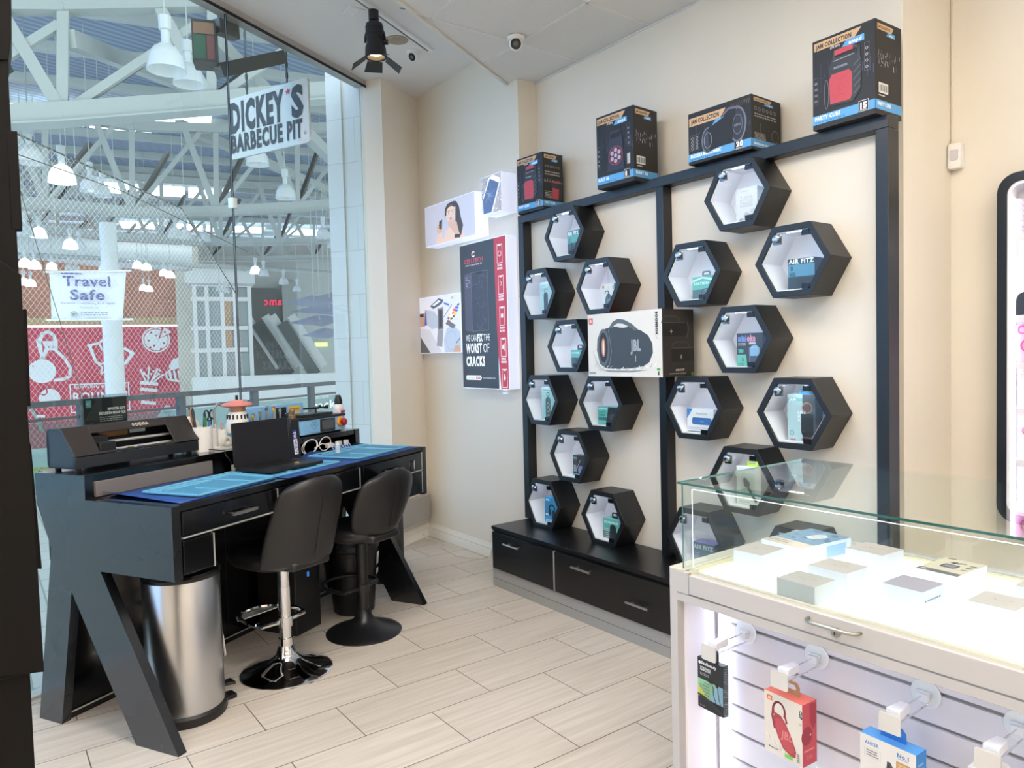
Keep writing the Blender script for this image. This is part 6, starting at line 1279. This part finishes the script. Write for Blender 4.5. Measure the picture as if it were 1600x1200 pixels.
# ================================================================ GLASS COUNTER
CXL, CXR, CYF, CYB, CTOP, CD = -1.481, 1.15, 1.660, 2.325, 1.060, .798
M_cw = mat('counter_white_laminate', 'b6b3b1', .4); M_cin = mat('counter_inner_white', 'eceaf0', .4)
M_cream_rim = mat('counter_rim_cream', 'cbc6a8', 0.25)
t = thing('glass_counter', (-.2, 1.98, 0), 'white glass topped display counter with lit deck and slatwall front at the right', 'display counter')
mb = MB()
mb.box(CXL, CXL+.028, CYF, CYB, 0, CD-.004, M_cw); mb.box(CXR-.028, CXR, CYF, CYB, 0, CD-.004, M_cw); mb.box(CXL+.028, CXR-.028, 1.868, CYB, 0, CD-.03, M_cw)
mb.box(CXL+.028, CXR-.028, CYF, 1.868, .704, .728, M_cw); mb.box(CXL+.028, CXR-.028, CYF, 1.868, 0, .10, M_cw)
mb.box(CXL, CXR, CYB-.03, CYB, CD-.01, CD+.004, M_cw); mb.box(CXL, CXL+.052, CYF, CYB-.03, CD-.005, CD+.002, mat('counter_sill_cream', 'cfc9ba', 0.23))
mb.build('body', t, bevel=.0012)
mb = MB(); mb.box(CXL+.075, CXR-.03, CYF-.002, CYF+.016, .733, CD-.010, M_cw); o = mb.build('drawer_front', t, bevel=.001)
mb = MB(); mb.box(CXL+.028, CXL+.072, CYF-.001, CYF+.016, .730, CD-.005, M_cw); mb.box(CXL+.0725, CXL+.0745, CYF+.004, CYF+.016, .73, CD-.005, mat('gap_tan', 'a8957c', 0.30)); mb.build('corner_block', t)
hx0, hx1, hz = -1.024, -.890, .770
pts = [(hx0, CYF, hz), (hx0+.002, CYF-.016, hz), (hx0+.010, CYF-.026, hz), (hx0+.022, CYF-.029, hz), (hx1-.022, CYF-.029, hz), (hx1-.010, CYF-.026, hz), (hx1-.002, CYF-.016, hz), (hx1, CYF, hz)]
mb = MB(); mb.tube(pts, .0045, mat('satin_nickel', 'a9a498', .3, 1.), 10); mb.build('handle', o)
mb = MB(); mb.lathe([(.0115, 0), (.0115, .007), (.010, .009), (0, .009)], (-.951, CYF-.002, .755), mat('satin_nickel'), 20, (0, -1, 0)); mb.box(-.952, -.950, CYF-.0125, CYF-.0108, .750, .760, M_mblack); mb.build('lock', o)
mb = MB(); mb.box(CXL+.056, CXR-.03, CYF+.010, CYF+.030, CD-.016, CD-.004, mat('counter_sill_cream')); mb.box(CXL+.056, CXR-.03, CYF+.030, CYF+.046, CD-.020, CD-.009, M_cream_rim); mb.build('front_rim', t)
mb = MB(); mb.box(CXL+.052, CXL+.075, CYF+.03, CYB-.03, CD-.02, CD-.003, M_cream_rim); mb.box(CXL+.052, CXR-.03, CYB-.05, CYB-.03, CD-.02, CD-.001, M_cream_rim); mb.build('inner_rim', t)
mb = MB(); mb.box(CXL+.075, CXR-.03, CYF+.046, CYB-.05, CD-.022, CD-.012, glow('f6faff', .80)); mb.build('lit_deck', t)
GX, GYF, GYB = CXL+.044, CYF+.010, CYB-.018
def pane(x0, x1, y0, y1, z0, z1, name='glass_pane', edges=()):
    mb = MB(); mb.box(x0, x1, y0, y1, z0, z1, M_glass); o = mb.build(name, t)
    if edges:
        mb = MB()
        for e in edges: mb.box(*e, M_edge)
        mb.build('glass_edge', o)
pane(GX-.008, CXR, GYF-.010, GYB+.006, CTOP-.006, CTOP, 'top_glass', [(GX-.008, CXR, GYF-.0105, GYF-.0098, CTOP-.006, CTOP)])
mb = MB(); mb.box(GX-.0085, GX-.0078, GYF-.010, GYB+.006, CTOP-.006, CTOP, mat('pale_glass_edge', '6f9a92', .15)); mb.build('glass_edge', t)
pane(GX, GX+.005, GYF+.006, GYB, CD+.002, CTOP-.0065, 'side_glass')
pane(GX, CXR, GYF, GYF+.005, CD-.004, CTOP-.0065, 'front_glass', [(GX-.0006, GX, GYF-.0003, GYF+.0053, CD-.002, CTOP-.0065)])
pane(GX+.006, CXR, GYB-.005, GYB, CD+.004, CTOP-.0065, 'rear_glass')
M_ledt = glow('f4f7ff', 1.3)
mb = MB(); zt = CTOP-.022; mb.tube([(GX+.030, GYF+.010, CD+.012), (GX+.030, GYF+.010, zt), (GX+.034, GYF+.010, zt+.002), (CXR-.05, GYF+.010, zt+.002)], .0008, M_ledt, 6); mb.build('led_tube', t)
mb = MB(); mb.tube([(GX+.030, GYF+.010, CD+.012), (GX+.045, GYF+.012, CD+.008), (GX+.066, GYF+.014, CD+.010), (GX+.070, GYF+.016, CD-.010)], .0012, mat('clear_wire', 'dfe3e0', .3), 5); mb.build('led_wire', t)
# slatwall
SY = 1.850
mb = MB(); m_sl = mat('slatwall_white', 'dfdfe8', .4); m_gv = mat('slat_groove_metal', '9a9795', .35, .5)
zs = [.102]; z = .600; g = []
while z > .12: g.append(z); z -= .0845
prev = .704
for z in g:
    mb.box(CXL+.028, CXR-.028, SY, SY+.016, z+.005, prev, m_sl); mb.box(CXL+.028, CXR-.028, SY+.008, SY+.016, z-.005, z+.005, m_gv); prev = z-.005
mb.box(CXL+.028, CXR-.028, SY, SY+.016, .102, prev, m_sl); mb.build('slatwall', t)
mb = MB(); mb.box(CXL+.028, CXL+.034, CYF+.03, SY, .102, .700, M_cin); mb.box(CXL+.030, CXL+.044, SY-.018, SY-.001, .102, .700, mat('brushed_corner', 'b9bcc4', .3, .6)); mb.build('side_lining', t)
mb = MB(); mb.box(CXL+.045, CXL+.053, SY-.012, SY-.004, .12, .69, glow('e6ecff', 18)); mb.box(-1.2, CXR-.1, 1.72, 1.73, .6995, .7035, glow('e6ecff', 3)); mb.build('led_strip', t)
# security hooks
def hook(x, z, label):
    t = thing('security_hook', (x, SY, z), label, 'hook', 'security hooks on the slatwall')
    B = T((x, SY, z))
    m_ac = mat('white_acrylic', 'eef0f6', .25)
    mb = MB(B); mb.lathe([(.034, 0), (.034, .004), (0, .004)], (0, -.001, 0), M_glass, 28, (0, -1, 0)); mb.lathe([(.036, 0), (.036, .003), (.033, .003)], (.004, 0, -.002), m_ac, 28, (0, -1, 0)); mb.build('disc', t)
    mb = MB(B); mb.box(-.012, .014, -.020, -.005, -.018, .002, m_ac); mb.box(-.016, .018, -.010, -.005, -.006, .006, m_ac); mb.build('bracket', t, bevel=.001)
    mb = MB(B); mb.cyl((0, -.005, -.004), (0, -.155, -.004), .0021, M_chrome, 8); mb.cyl((.006, -.005, -.030), (.006, -.172, -.030), .0024, M_chrome, 8); mb.build('prong', t)
    mb = MB(B); mb.prism([(-.011, -.10), (.013, -.10), (.016, -.158), (-.016, -.158)], -.016, .006, m_ac); mb.build('clip', t, bevel=.002)
    mb = MB(B); mb.rbox(-.025, .025, -.175, -.171, -.045, .000, .005, mat('tag_plate', 'c9c7c2', .4), axis='y'); mb.build('tag_plate', t)
for x, lb in ((-1.352, 'white security hook at the left end of the slatwall'), (-1.122, 'white security hook above the red speaker pack'), (-.833, 'white security hook above the blue charger pack'), (-.629, 'white security hook at the right edge of the slatwall')): hook(x, .592, lb)
hook(-1.142, .592-.34, 'lower white security hook below the red speaker pack')
def fSk(f):
    f.rect(0, 0, 1, 1, '232426'); f.rect(0, .22, 1, .58, '7ea88a'); f.poly([(0, .22), (.45, .22), (0, .45)], 'c6c453'); f.poly([(0, .58), (.6, .58), (0, .45)], '8fc09a'); f.poly([(.5, .22), (1, .22), (1, .58), (.75, .58)], '7fa3b4')
    f.text('Skullcandy', .15, .885, .055, 'e6e6e8', w=.6, bold=.05); f.disc(.09, .905, .05, 'e6e6e8'); f.text('WIRELESS', .10, .80, .035, 'd9d9dc', w=.42, bold=.05); f.text('SIMPLICITY', .10, .755, .035, 'd9d9dc', w=.46, bold=.05); f.fine(.1, .5, .66, .72, 2, '9a9a9e', 3)
    for k in range(5): f.ring(.12, .53-.06*k, .02, .0006, '3f6a50', n=8); f.fine(.2, .5, .515-.06*k, .545-.06*k, 1, '4a6a4a', k+2)
    f.line([(.55, .60), (.62, .50), (.64, .36), (.74, .22), (.9, .12)], .0022, '17181a'); f.line([(.80, .57), (.82, .44), (.86, .30), (.95, .2)], .0022, '17181a'); f.disc(.5, .60, .05, '17181a'); f.disc(.78, .58, .06, '17181a'); f.poly([(0, .24), (.3, .20), (.7, .10), (1, .02), (1, .10), (.6, .2), (.3, .26), (0, .28)], '2f3033'); f.text('Bluetooth', .1, .05, .02, 'a9a9ac', w=.2)
def sSk(f):
    f.rect(0, 0, 1, 1, '3c4a50'); rd = random.Random(2)
    for k in range(60): f.rect(.1+.4*(k % 2), .01+.0163*k, .5+.4*(k % 2), .018+.0163*k, rd.choice(['b9c9cc', '7f949c']))
pbox('earphone_pack', T((-1.412, 1.700, .386), -.08), .097, .022, .150, '232426', 'slim black and green earphone pack hanging on the leftmost hook', front=fSk, side=sSk, sidecol='3c4a50', group=None, hanger=(.045, .034, '2a2b2d', .012))
def fJB(f):
    f.rect(0, 0, 1, 1, 'd4cfc6'); f.rect(.07, .865, .22, .945, 'd2693a'); f.text('JBL', .095, .885, .035, 'e9c9a8', w=.1, bold=.05)
    f.poly([(.25, .62), (.30, .70), (.45, .68), (.58, .58), (.74, .38), (.84, .20), (.82, .08+.02), (.70, .09), (.50, .16), (.36, .32), (.26, .50)], 'a33f48')
    f.ring(.40, .74, .155, .006, '8f3540', ry=.145, a0=-25, a1=205); f.line([(.245, .78), (.22, .62), (.28, .44)], .007, '8f3540'); f.line([(.55, .72), (.60, .60)], .006, '8f3540'); f.poly([(.30, .60), (.45, .63), (.57, .55), (.72, .36), (.80, .20), (.70, .13), (.52, .20), (.38, .34), (.30, .48)], 'b34c54')
    f.text('JBL', .44, .33, .12, 'cf7a7c', w=.32, bold=.03, skew=.1); f.text('CLIP', .93, .90, .05, '33312f', w=.13*f.h/f.w, rot=-90, bold=.05); f.text('5', .93, .70, .04, 'a09c94', w=.05, rot=-90)
    for k in range(9): f.line([(.05+.07*k, .30-.025*k), (.12+.07*k, .24-.025*k)], .0012, '9f9a92' if k % 2 else 'eeeae2')
    f.text('Bluetooth', .12, .085, .028, '55536a', w=.26, bold=.02); f.rect(.55, .04, .76, .10, '6fc45c'); f.fine(.86, .94, .05, .2, 5, '4a4844', 3)
def sJB(f):
    f.rect(0, 0, 1, 1, 'c9505c'); f.poly([(.5, .98), (.95, .95), (.95, .65), (.75, .55), (.5, .7)], 'ab3a48'); f.disc(.3, .48, .38, 'a33644', ry=.15); f.disc(.55, .48, .05, 'e6b0b2', ry=.02); f.fine(.1, .9, .22, .27, 1, 'e6a8aa', 3); f.fine(.3, .7, .1, .16, 2, 'd98288', 4)
pbox('clip_speaker_pack', T((-1.184, 1.700, .352), -.06), .118, .060, .166, 'd4cfc6', 'white and red clip speaker pack hanging on the second hook', front=fJB, side=sJB, sidecol='c9505c', topcol='e2766a', hanger=(.055, .036, 'b08a68', .034))
def fAK(f):
    f.rect(0, 0, 1, 1, 'd4d3d0'); f.text('ANKER', .09, .90, .038, '3d7cb8', w=.26, bold=.03); f.rline(.08, .76, .38, .86, .0005, 'a9a9a6'); f.fine(.12, .34, .77, .85, 3, '5a5a5c', 2); f.text('No.1', .68, .90, .045, '3d7cb8', w=.2, bold=.04); f.line([(.70, .885), (.88, .885)], .0012, '3d7cb8'); f.rect(.66, .76, .90, .85, 'b58e60'); f.fine(.69, .87, .78, .83, 2, 'd9c09c', 3); f.poly([(.42, .2), (.50, .80), (.56, .80), (.95, .35), (.95, .2)], '2f3033'); f.poly([(.50, .80), (.56, .80), (.66, .70), (.60, .68)], '47494d')
xa = ybox((1344, 1148), 1.69); xb = ybox((1433, 1180), 1.69)
pbox('charger_pack', T((xa.x, 1.69, .30), -.04), xb.x-xa.x, .045, (xa.z+xb.z)/2-.30+.004, 'd4d3d0', 'white and blue charger pack hanging on the third hook', front=fAK, side=lambda f: (f.rect(0, 0, 1, 1, '3f8ad4'), f.fine(.2, .8, .5, .9, 7, '9fc6ec', 3)), sidecol='3f8ad4', topcol='57a0e6', hanger=(.06, .034, '2f78c9', .028))
pbox('white_pack', T((-.672, 1.69, .30), 0), .11, .03, .235, 'e4e3e6', 'white pack hanging on the hook at the right edge', front=lambda f: f.fine(.1, .6, .7, .9, 3, '9a9aa0', 3), hanger=(.045, .03, 'e4e3e6'))
# ---------------- boxes on the lit deck
def deckbox(name, c, w, d, h, rz, col, label, top=None, front=None, side=None, topcol=None, sidecol=None, group=None):
    B = T((c[0], c[1], CD-.0115), rz) @ Matrix.Translation((-w/2, -d/2, 0)); pbox(name, B, w, d, h, col, label, front=front, side=side, top=top, topcol=topcol, sidecol=sidecol, group=group)
def tFl(f):
    rd = random.Random(6)
    for k in range(9): x = .30+.05*k; y = .5+.06*math.sin(k*1.9); f.line([(x, y), (x+.05, y+rd.uniform(-.08, .08))], .0012, rd.choice(['8f8a88', 'a9a2a8', 'b9b2b2', '6f6a70']))
    f.disc(.40, .5, .02, '55525a'); f.ring(.58, .52, .05, .001, 'a9a2a8')
G = 'white phone boxes on the lit deck'
PBW, PBD, PBH = .088, .125, .050
deckbox('phone_box', (-1.340, 1.905), .098, .12, .05, .03-PI/2+PI/2, 'babcc2', 'white phone box nearest the left end of the lit deck', top=tFl, topcol='b3aba7')  # white boxes: weaker light on the tops is put into the greyer topcol
deckbox('phone_box', (-1.094, 1.917), .115, .105, .05, -.03, 'babcc2', 'white phone box in the middle of the deck, behind the front left box', top=tFl, topcol='b3aba7')
deckbox('phone_box', (-1.086, 1.748), .110, .098, .05, -.02, 'b0b4b6', 'grey sided white phone box at the front edge of the lit deck', top=tFl, topcol='aba6a4')
deckbox('phone_box', (-1.117, 2.160), .118, .11, .05, -.06, 'babcc2', 'white phone box at the back of the deck, left of the square camera box', top=tFl, topcol='b3aba7')
deckbox('phone_box', (-.700, 1.935), .102, .108, .05, .0, 'babcc2', 'white phone box at the right end of the deck', top=tFl, topcol='b3aba7')
deckbox('phone_box', (-.672, 2.140), .100, .11, .05, .02, 'babcc2', 'white phone box at the back right, cut by the edge of the view', top=tFl, topcol='b3aba7')
def tSq(f): f.rect(0, 0, 1, .16, '6a6866'); f.disc(.14, .08, .06, 'c9c4bc'); f.text('GO', .1, .92, .07, '3a3836', w=.2, bold=.04); f.poly([(.30, .38), (.62, .38), (.66, .45), (.66, .58), (.62, .62), (.30, .62), (.27, .55), (.27, .45)], '4a4550'); f.poly([(.33, .43), (.58, .43), (.6, .57), (.33, .57)], '7a7288'); f.line([(.35, .72), (.45, .78), (.42, .68)], .006, '3a3836'); f.line([(.52, .70), (.55, .78), (.66, .78)], .005, '3a3836'); [f.line([(.82, .4+.16*k), (.92, .42+.16*k)], .006, '5a5654') for k in range(3)]
deckbox('camera_box', (-.888, 2.128), .108, .165, .052, -.05, 'c9ced8', 'square white box with small camera picture and dark stripe on the deck', top=tSq, topcol='c2baa8')
deckbox('grey_phone_box', (-.888, 1.908), .103, .108, .052, -.03, 'bcc2d2', 'lilac grey phone box with printed side text on the deck', topcol='9b95a2', front=lambda f: f.fine(.05, .95, .1, .9, 6, 'c2c9d6', 4), side=lambda f: f.fine(.1, .9, .42, .6, 1, '6a6e7c', 4), sidecol='b9c4da')
def tAir(f): f.rect(0, 0, 1, .26, 'd6c9bc'); f.rect(0, .26, 1, 1, '7f9ab4'); rd = random.Random(2); [f.disc(rd.random(), rd.uniform(.3, .95), rd.uniform(.03, .09), rd.choice(['6f8aa8', '8fa8c0', '5f7a9a']), n=8) for _ in range(22)]; f.poly([(.42, .55), (.48, .75), (.62, .82), (.78, .72), (.74, .55), (.58, .48)], 'd0d4d8'); f.ring(.62, .64, .1, .002, 'a9a8a4'); f.fine(.05, .6, .06, .2, 2, 'a0948a', 4)
deckbox('tablet_box', (-1.313, 2.115), .150, .235, .052, -.12, 'e6ecf2', 'wide white box with blue picture lid in the back left corner of the deck', top=tAir, topcol='d6c9bc', side=lambda f: (f.rect(0, 0, 1, 1, 'c4d2e0'), f.rect(.5, .1, .9, .8, '8fb0d4'), f.fine(.1, .5, .1, .8, 5, 'e6eef6', 4)))
mb = MB(); mb.rbox(-.60, -.51, 2.345, 2.375, .80, .93, .01, mat('red_case', 'b03a4c', .35), axis='y')
mb.build; tag(mb.build('red_case_pack'), 'glossy red pack standing behind the counter at the right edge', 'pack')
mb = MB(); mb.box(-.80, -.35, 2.33, 2.50, .0, .78, M_cw); one(mb, 'rear_cabinet', 'low white cabinet behind the glass counter', 'cabinet')
for o_ in bpy.data.objects:
    if o_.name.startswith('red_case_pack'): o_.location.z = .7801

# ================================================================ WALL CASE AT THE RIGHT
t = thing('wall_display_case', (-.7, 3.45, .64), 'lit white wall display case with rounded black frame at the right edge', 'display case')
CX0, CX1, CZ0, CZ1, CYF2 = -1.250, .40, .70, 2.13, 3.415
def rr(x0, x1, z0, z1, r, n=6):
    pts = []
    for cx, cz, a in ((x1-r, z1-r, 0), (x0+r, z1-r, 90), (x0+r, z0+r, 180), (x1-r, z0+r, 270)):
        for i in range(n+1): th = math.radians(a+90*i/n); pts.append((cx+r*math.cos(th), cz+r*math.sin(th)))
    return pts
mb = MB(); mb.ring(rr(CX0, CX1, CZ0, CZ1, .075), rr(CX0+.036, CX1-.036, CZ0+.036, CZ1-.036, .05), CYF2, YC-.001, M_fr, 'y'); mb.build('frame', t)
mb = MB(); mb.ring(rr(CX0+.0362, CX1-.0362, CZ0+.0362, CZ1-.0362, .05), rr(CX0+.048, CX1-.048, CZ0+.048, CZ1-.048, .042), CYF2+.004, YC-.004, M_cin, 'y'); mb.prism(rr(CX0+.037, CX1-.037, CZ0+.037, CZ1-.037, .05), YC-.012, YC-.003, M_cin, 'y'); mb.build('lining', t)
mb = MB(); mb.box(CX0+.050, CX0+.058, CYF2+.02, CYF2+.03, CZ0+.1, CZ1-.1, glow('f0ecff', 6)); mb.build('led_strip', t)
SHZ = [1.885, 1.555, 1.365, 1.175, .965]
for z in SHZ:
    mb = MB(); mb.box(CX0+.064, CX1-.05, CYF2+.01, YC-.013, z-.03, z, mat('case_shelf', 'dedce4', .4)); mb.build('shelf', t)
mb = MB(); mb.box(CX0+.10, CX0+.30, CYF2+.005, CYF2+.05, 2.055, 2.08, M_black2); mb.build('track', t)
def case_phone(x, z, w, h, col, ring, label, y=3.455, cam_=True):
    t = thing('phone_case', (x+w/2, y, z), label, 'phone case')
    mb = MB(T((0, 0, 0))); mb.rbox(x, x+w, y, y+.010, z, z+h, .012, mat('case_'+col, col, .25), axis='y'); mb.build('shell', t, bevel=.002)
    mb = MB()
    if cam_: mb.ring(rr(x+.008, x+w*.62, z+h*.74, z+h-.008, .010, 3), rr(x+.012, x+w*.62-.004, z+h*.74+.004, z+h-.012, .007, 3), y-.003, y, flat(ring), 'y')
    n = 24; c = (x+w*.5, z+h*.42); r = w*.30
    mb.ring([(c[0]+r*math.cos(2*PI*i/n), c[1]+r*math.sin(2*PI*i/n)) for i in range(n)], [(c[0]+r*.8*math.cos(2*PI*i/n), c[1]+r*.8*math.sin(2*PI*i/n)) for i in range(n)], y-.003, y, flat(ring), 'y'); mb.build('ring', t)
case_phone(-1.195, 1.365, .085, .155, 'd8a0c8', 'c9457f', 'pink translucent phone case with magenta ring in the wall case', )
case_phone(-1.188, 1.175, .085, .155, 'e2c8c4', 'e6e0e0', 'pale peach phone case with white ring below the pink one')
case_phone(-1.180, .965, .085, .14, 'c9c4d8', 'b97a9c', 'lilac clear phone case on the lowest shelf of the wall case')
mb = MB(); mb.rbox(-1.205, -1.10, 3.455, 3.465, 1.886, 2.03, .012, mat('glitter_case', 'c9c0a8', .3, .3, var=(260, '8f7fa8', 1)), axis='y'); one(mb, 'glitter_case', 'glittery phone case on the top shelf of the wall case', 'phone case')
mb = MB(); mb.prism([(-1.20, 1.556), (-1.06, 1.556), (-1.06, 1.65), (-1.16, 1.65), (-1.18, 1.64), (-1.20, 1.59)], 3.44, 3.48, mat('black_camera_case', '303238', .35), 'y'); one(mb, 'black_pouch', 'dark grey pouch on the second shelf of the wall case', 'pouch')
mb = MB(); mb.box(-1.135, -1.06, 3.46, 3.47, 1.66, 1.80, M_mblack); mb.rbox(-1.145, -1.06, 3.45, 3.475, 1.80, 1.815, .005, M_mblack, axis='y'); one(mb, 'black_device', 'thin black device hanging above the pouch in the wall case', 'device')
for o_ in bpy.data.objects:
    if o_.name.startswith('black_device'): o_.location.y = 3.4985-.0125
# ================================================================ SMALL WALL AND CEILING DEVICES
t = thing('motion_sensor', (-1.46, YC, 2.20), 'white motion sensor on the wall above the display case', 'sensor')
mb = MB(); mb.rbox(-1.462, -1.408, 3.465, YC-.001, 2.205, 2.315, .010, M_wp, axis='y'); mb.build('body', t, bevel=.004)
mb = MB(); mb.rbox(-1.450, -1.418, 3.461, 3.465, 2.240, 2.285, .006, mat('sensor_lens', 'c9c4c8', .2), axis='y'); mb.build('lens', t)
mb = MB(); mb.box(-1.4655+.004, -1.461+.004, YC-.006, YC, 2.315, 3.23, mat('cream_cable_cover', 'e6dcc8', 0.25)); one(mb, 'cable_cover', 'thin cream cable cover in the wall corner above the sensor', 'cable cover')
# track and spotlight
TA = along((-3.93, 1.889), -3.0); TB = (-4.302, 2.565)
t = thing('light_track', (TB[0], TB[1], CEIL), 'slim white and grey ceiling light track', 'light track')
mb = MB(); mb.beam((TA[0], TA[1], CEIL-.009), (TB[0], TB[1], CEIL-.009), .036, .018, M_white); mb.build('rail', t)
mb = MB(); mb.beam((TA[0]+.006, TA[1], CEIL-.0185), (TB[0]+.002, TB[1]-.03, CEIL-.0185), .010, .003, mat('track_slot', '6a6866', .4)); mb.build('slot', t)
tp = atz(583, 12, CEIL); tpt = Vector((tp.x, tp.y, CEIL))
# snap onto the track line
q = Vector((TB[0], TB[1], CEIL)); s_ = (tpt-q).dot(DU); tpt = q+DU*s_
t = thing('track_spotlight', (tpt.x, tpt.y, CEIL-.02), 'black track spotlight with barn doors, lit, near the window head', 'spotlight')
mb = MB(); mb.lathe([(.030, -.018), (.030, -.075), (.018, -.08), (.018, -.10)], tpt, M_mblack, 16); mb.build('adaptor', t)
hd_ = Vector((-.02, .04, -1)).normalized(); side_ = _r.copy(); hc = tpt+Vector((.01, .0, -.205))
mb = MB()
arc = []
for i in range(13):
    a = PI*i/12; arc.append(hc+side_*(.058*math.cos(a))+Vector((0, 0, .10*math.sin(a)**.8 if 0 < i < 12 else 0)))
mb.tube(arc, .007, M_mblack, 8); mb.build('yoke', t)
mb = MB(); mb.lathe([(.0, -.11), (.048, -.105), (.050, -.02), (.048, .0), (.060, .03), (.064, .085), (.060, .09), (.052, .085), (.048, .045)], hc, M_mblack, 28, hd_)
for k in range(5): mb.lathe([(.052, -.09+.016*k), (.054, -.086+.016*k), (.052, -.082+.016*k)], hc, M_mblack, 28, hd_, cap=False)
mb.cyl(hc+side_*.05, hc+side_*.075, .014, M_mblack, 12); mb.build('head', t)
mb = MB(); mb.lathe([(0, .052), (.047, .052), (.040, .064), (0, .068)], hc, glow('ffd9a0', 12), 20, hd_); mb.build('lamp', t)
up2 = side_.cross(hd_)
for k in range(4):
    a = PI/2*k+.3; dr = side_*math.cos(a)+up2*math.sin(a); tn = hd_.cross(dr).normalized(); b0 = hc+hd_*.09+dr*.060
    out = (dr*.80+hd_*.6).normalized() if k % 2 == 0 else (dr*.95+hd_*.3).normalized()
    vs = [b0-tn*.045, b0+tn*.045, b0+out*.10+tn*.055, b0+out*.10-tn*.055]; nn = out.cross(tn)*.0012
    mb = MB(); mb.add([v-nn for v in vs]+[v+nn for v in vs], [(0, 1, 2, 3), (7, 6, 5, 4), (0, 1, 5, 4), (1, 2, 6, 5), (2, 3, 7, 6), (3, 0, 4, 7)], M_mblack); mb.build('barn_door', t)
t = thing('recessed_downlight', (-4.294, 2.303, CEIL), 'recessed silver ceiling downlight behind the track spotlight', 'downlight')
mb = MB(); mb.lathe([(.072, 0), (.085, -.004), (.088, 0)], (-4.294, 2.303, CEIL), mat('downlight_trim', 'e6e0cc', .4), 32, cap=False); mb.build('trim', t)
mb = MB(); mb.lathe([(.073, -.001), (.055, .0005), (.054, -.001), (.03, .0008), (0, .001)], (-4.294, 2.303, CEIL-.002), mat('downlight_reflector', 'b9bcbe', .15, 1.), 32, cap=False); o = mb.build('reflector', t)
def dome(c, look, r, label):
    t = thing('dome_camera', c, label, 'camera'); c = Vector(c); look = Vector(look).normalized()
    mb = MB(); mb.lathe([(r*1.05, 0), (r*1.08, -r*.2), (r*.95, -r*.45), (0, -r*.45)], c, M_wp, 28); mb.build('base', t)
    e = c+Vector((0, 0, -r*.75))
    mb = MB(); mb.lathe([(0, -r*.85), (r*.5, -r*.72), (r*.82, -r*.3), (r*.85, 0), (r*.78, r*.35), (r*.66, r*.5)], e, M_wp, 28, look); mb.build('eyeball', t)
    mb = MB(); mb.lathe([(r*.64, r*.49), (r*.60, r*.56), (0, r*.58)], e, mat('lens_black', '111318', .12), 24, look); o = mb.build('lens', t)
    mb = MB(); mb.lathe([(r*.3, r*.585), (r*.26, r*.60), (0, r*.6)], e, mat('lens_grey', '55585c', .2), 18, look); mb.build('infrared_ring', o)
p = atz(646, 80, CEIL); dome((p.x, p.y, CEIL), (.35, -1.0, -.75), .042, 'small white dome camera on the plaster ceiling behind the spotlight')
p = atz(806, 57, TILE); dome((p.x, p.y, TILE-.004), (.75, -.65, -.45), .047, 'white dome camera with black lens on the tiled ceiling by the corner')
mb = MB(); p = atz(553, 18, CEIL); mb.rbox(p.x-.06, p.x+.06, p.y-.05, p.y+.05, CEIL-.008, CEIL, .01, M_ceil); mb.cyl((p.x-.02, p.y+.0, CEIL-.010), (p.x-.02, p.y, CEIL-.006), .008, M_white, 10); mb.cyl((p.x+.03, p.y, CEIL-.010), (p.x+.03, p.y, CEIL-.006), .008, M_white, 10); one(mb, 'ceiling_plate', 'flat white blanking plate on the plaster ceiling beside the spotlight', 'ceiling plate')
mb = MB(); p = atz(641, 10, CEIL); mb.tube([(p.x-.05, p.y-.04, CEIL-.002), (p.x-.01, p.y-.01, CEIL-.015), (p.x+.0, p.y, CEIL-.02), (p.x+.02, p.y, CEIL-.012)], .003, mat('wire_grey', '8f8c88', 0.25), 6); mb.tube([(p.x, p.y, CEIL-.02), (p.x+.02, p.y+.02, CEIL-.03), (p.x+.03, p.y+.0, CEIL-.012)], .003, M_chrome, 6); one(mb, 'ceiling_wires', 'short loose wires poking from the plaster ceiling', 'wire')
# ================================================================ DARK STACKED FRAME AT THE LEFT EDGE
c = atd(30, 600, 1.55); n_ = Vector((c.x, c.y, 0)).normalized(); sx = Vector((n_.y, -n_.x, 0))     # rightwards
if sx.dot(_r) < 0: sx = -sx
PMX = Matrix(((sx.x, n_.x, 0, c.x), (sx.y, n_.y, 0, c.y), (0, 0, 1, 0), (0, 0, 0, 1)))
def ps(px, py): p = atpl(px, py, c, n_); return ((p-c).dot(sx), p.z)
M_post = mat('dark_brown_black_paint', '0d0b0a', .6, spec=.15, bump=(12, .1, .004))
t = thing('dark_frame_post', (c.x, c.y, 0), 'tall dark brown stacked frame post at the left edge, close to the viewer', 'post')
mb = MB(PMX); a = ps(45, 1055); e = ps(12, 90)
b1 = ps(14, 95); b2 = ps(33, 483); b3 = ps(43, 660); b4 = ps(69, 1048); 
xr = ps(33, 483)[0]
mb.box(-.45, ps(12, 110)[0]*.5+xr*.5, 0.0, .10, ps(66, 1049)[1], 3.23, M_post); mb.build('upper_board', t, bevel=.002)
mb = MB(PMX); mb.box(-.45, ps(50, 1120)[0], .012, .09, 0, ps(66, 1049)[1], M_post); mb.build('lower_board', t, bevel=.002)
def plate(pts, y0, y1): mb = MB(PMX); mb.prism([ps(*p) for p in pts], y0, y1, M_post, 'y'); mb.build('plate', t, bevel=.001)
plate([(-40, 95), (13, 95), (18, 60), (17, -60), (-40, -60)], -.004, .09)
plate([(10, 205), (27, 205), (35, 358), (18, 358)], -.001, .03)
plate([(20, 483), (42, 483), (48, 635), (30, 635)], -.001, .03)
plate([(30, 640), (49, 700), (66, 893), (40, 893)], .02, .05)
plate([(-40, 380), (33, 430), (43, 640), (69, 1048), (-40, 1060)], -.006, .0)
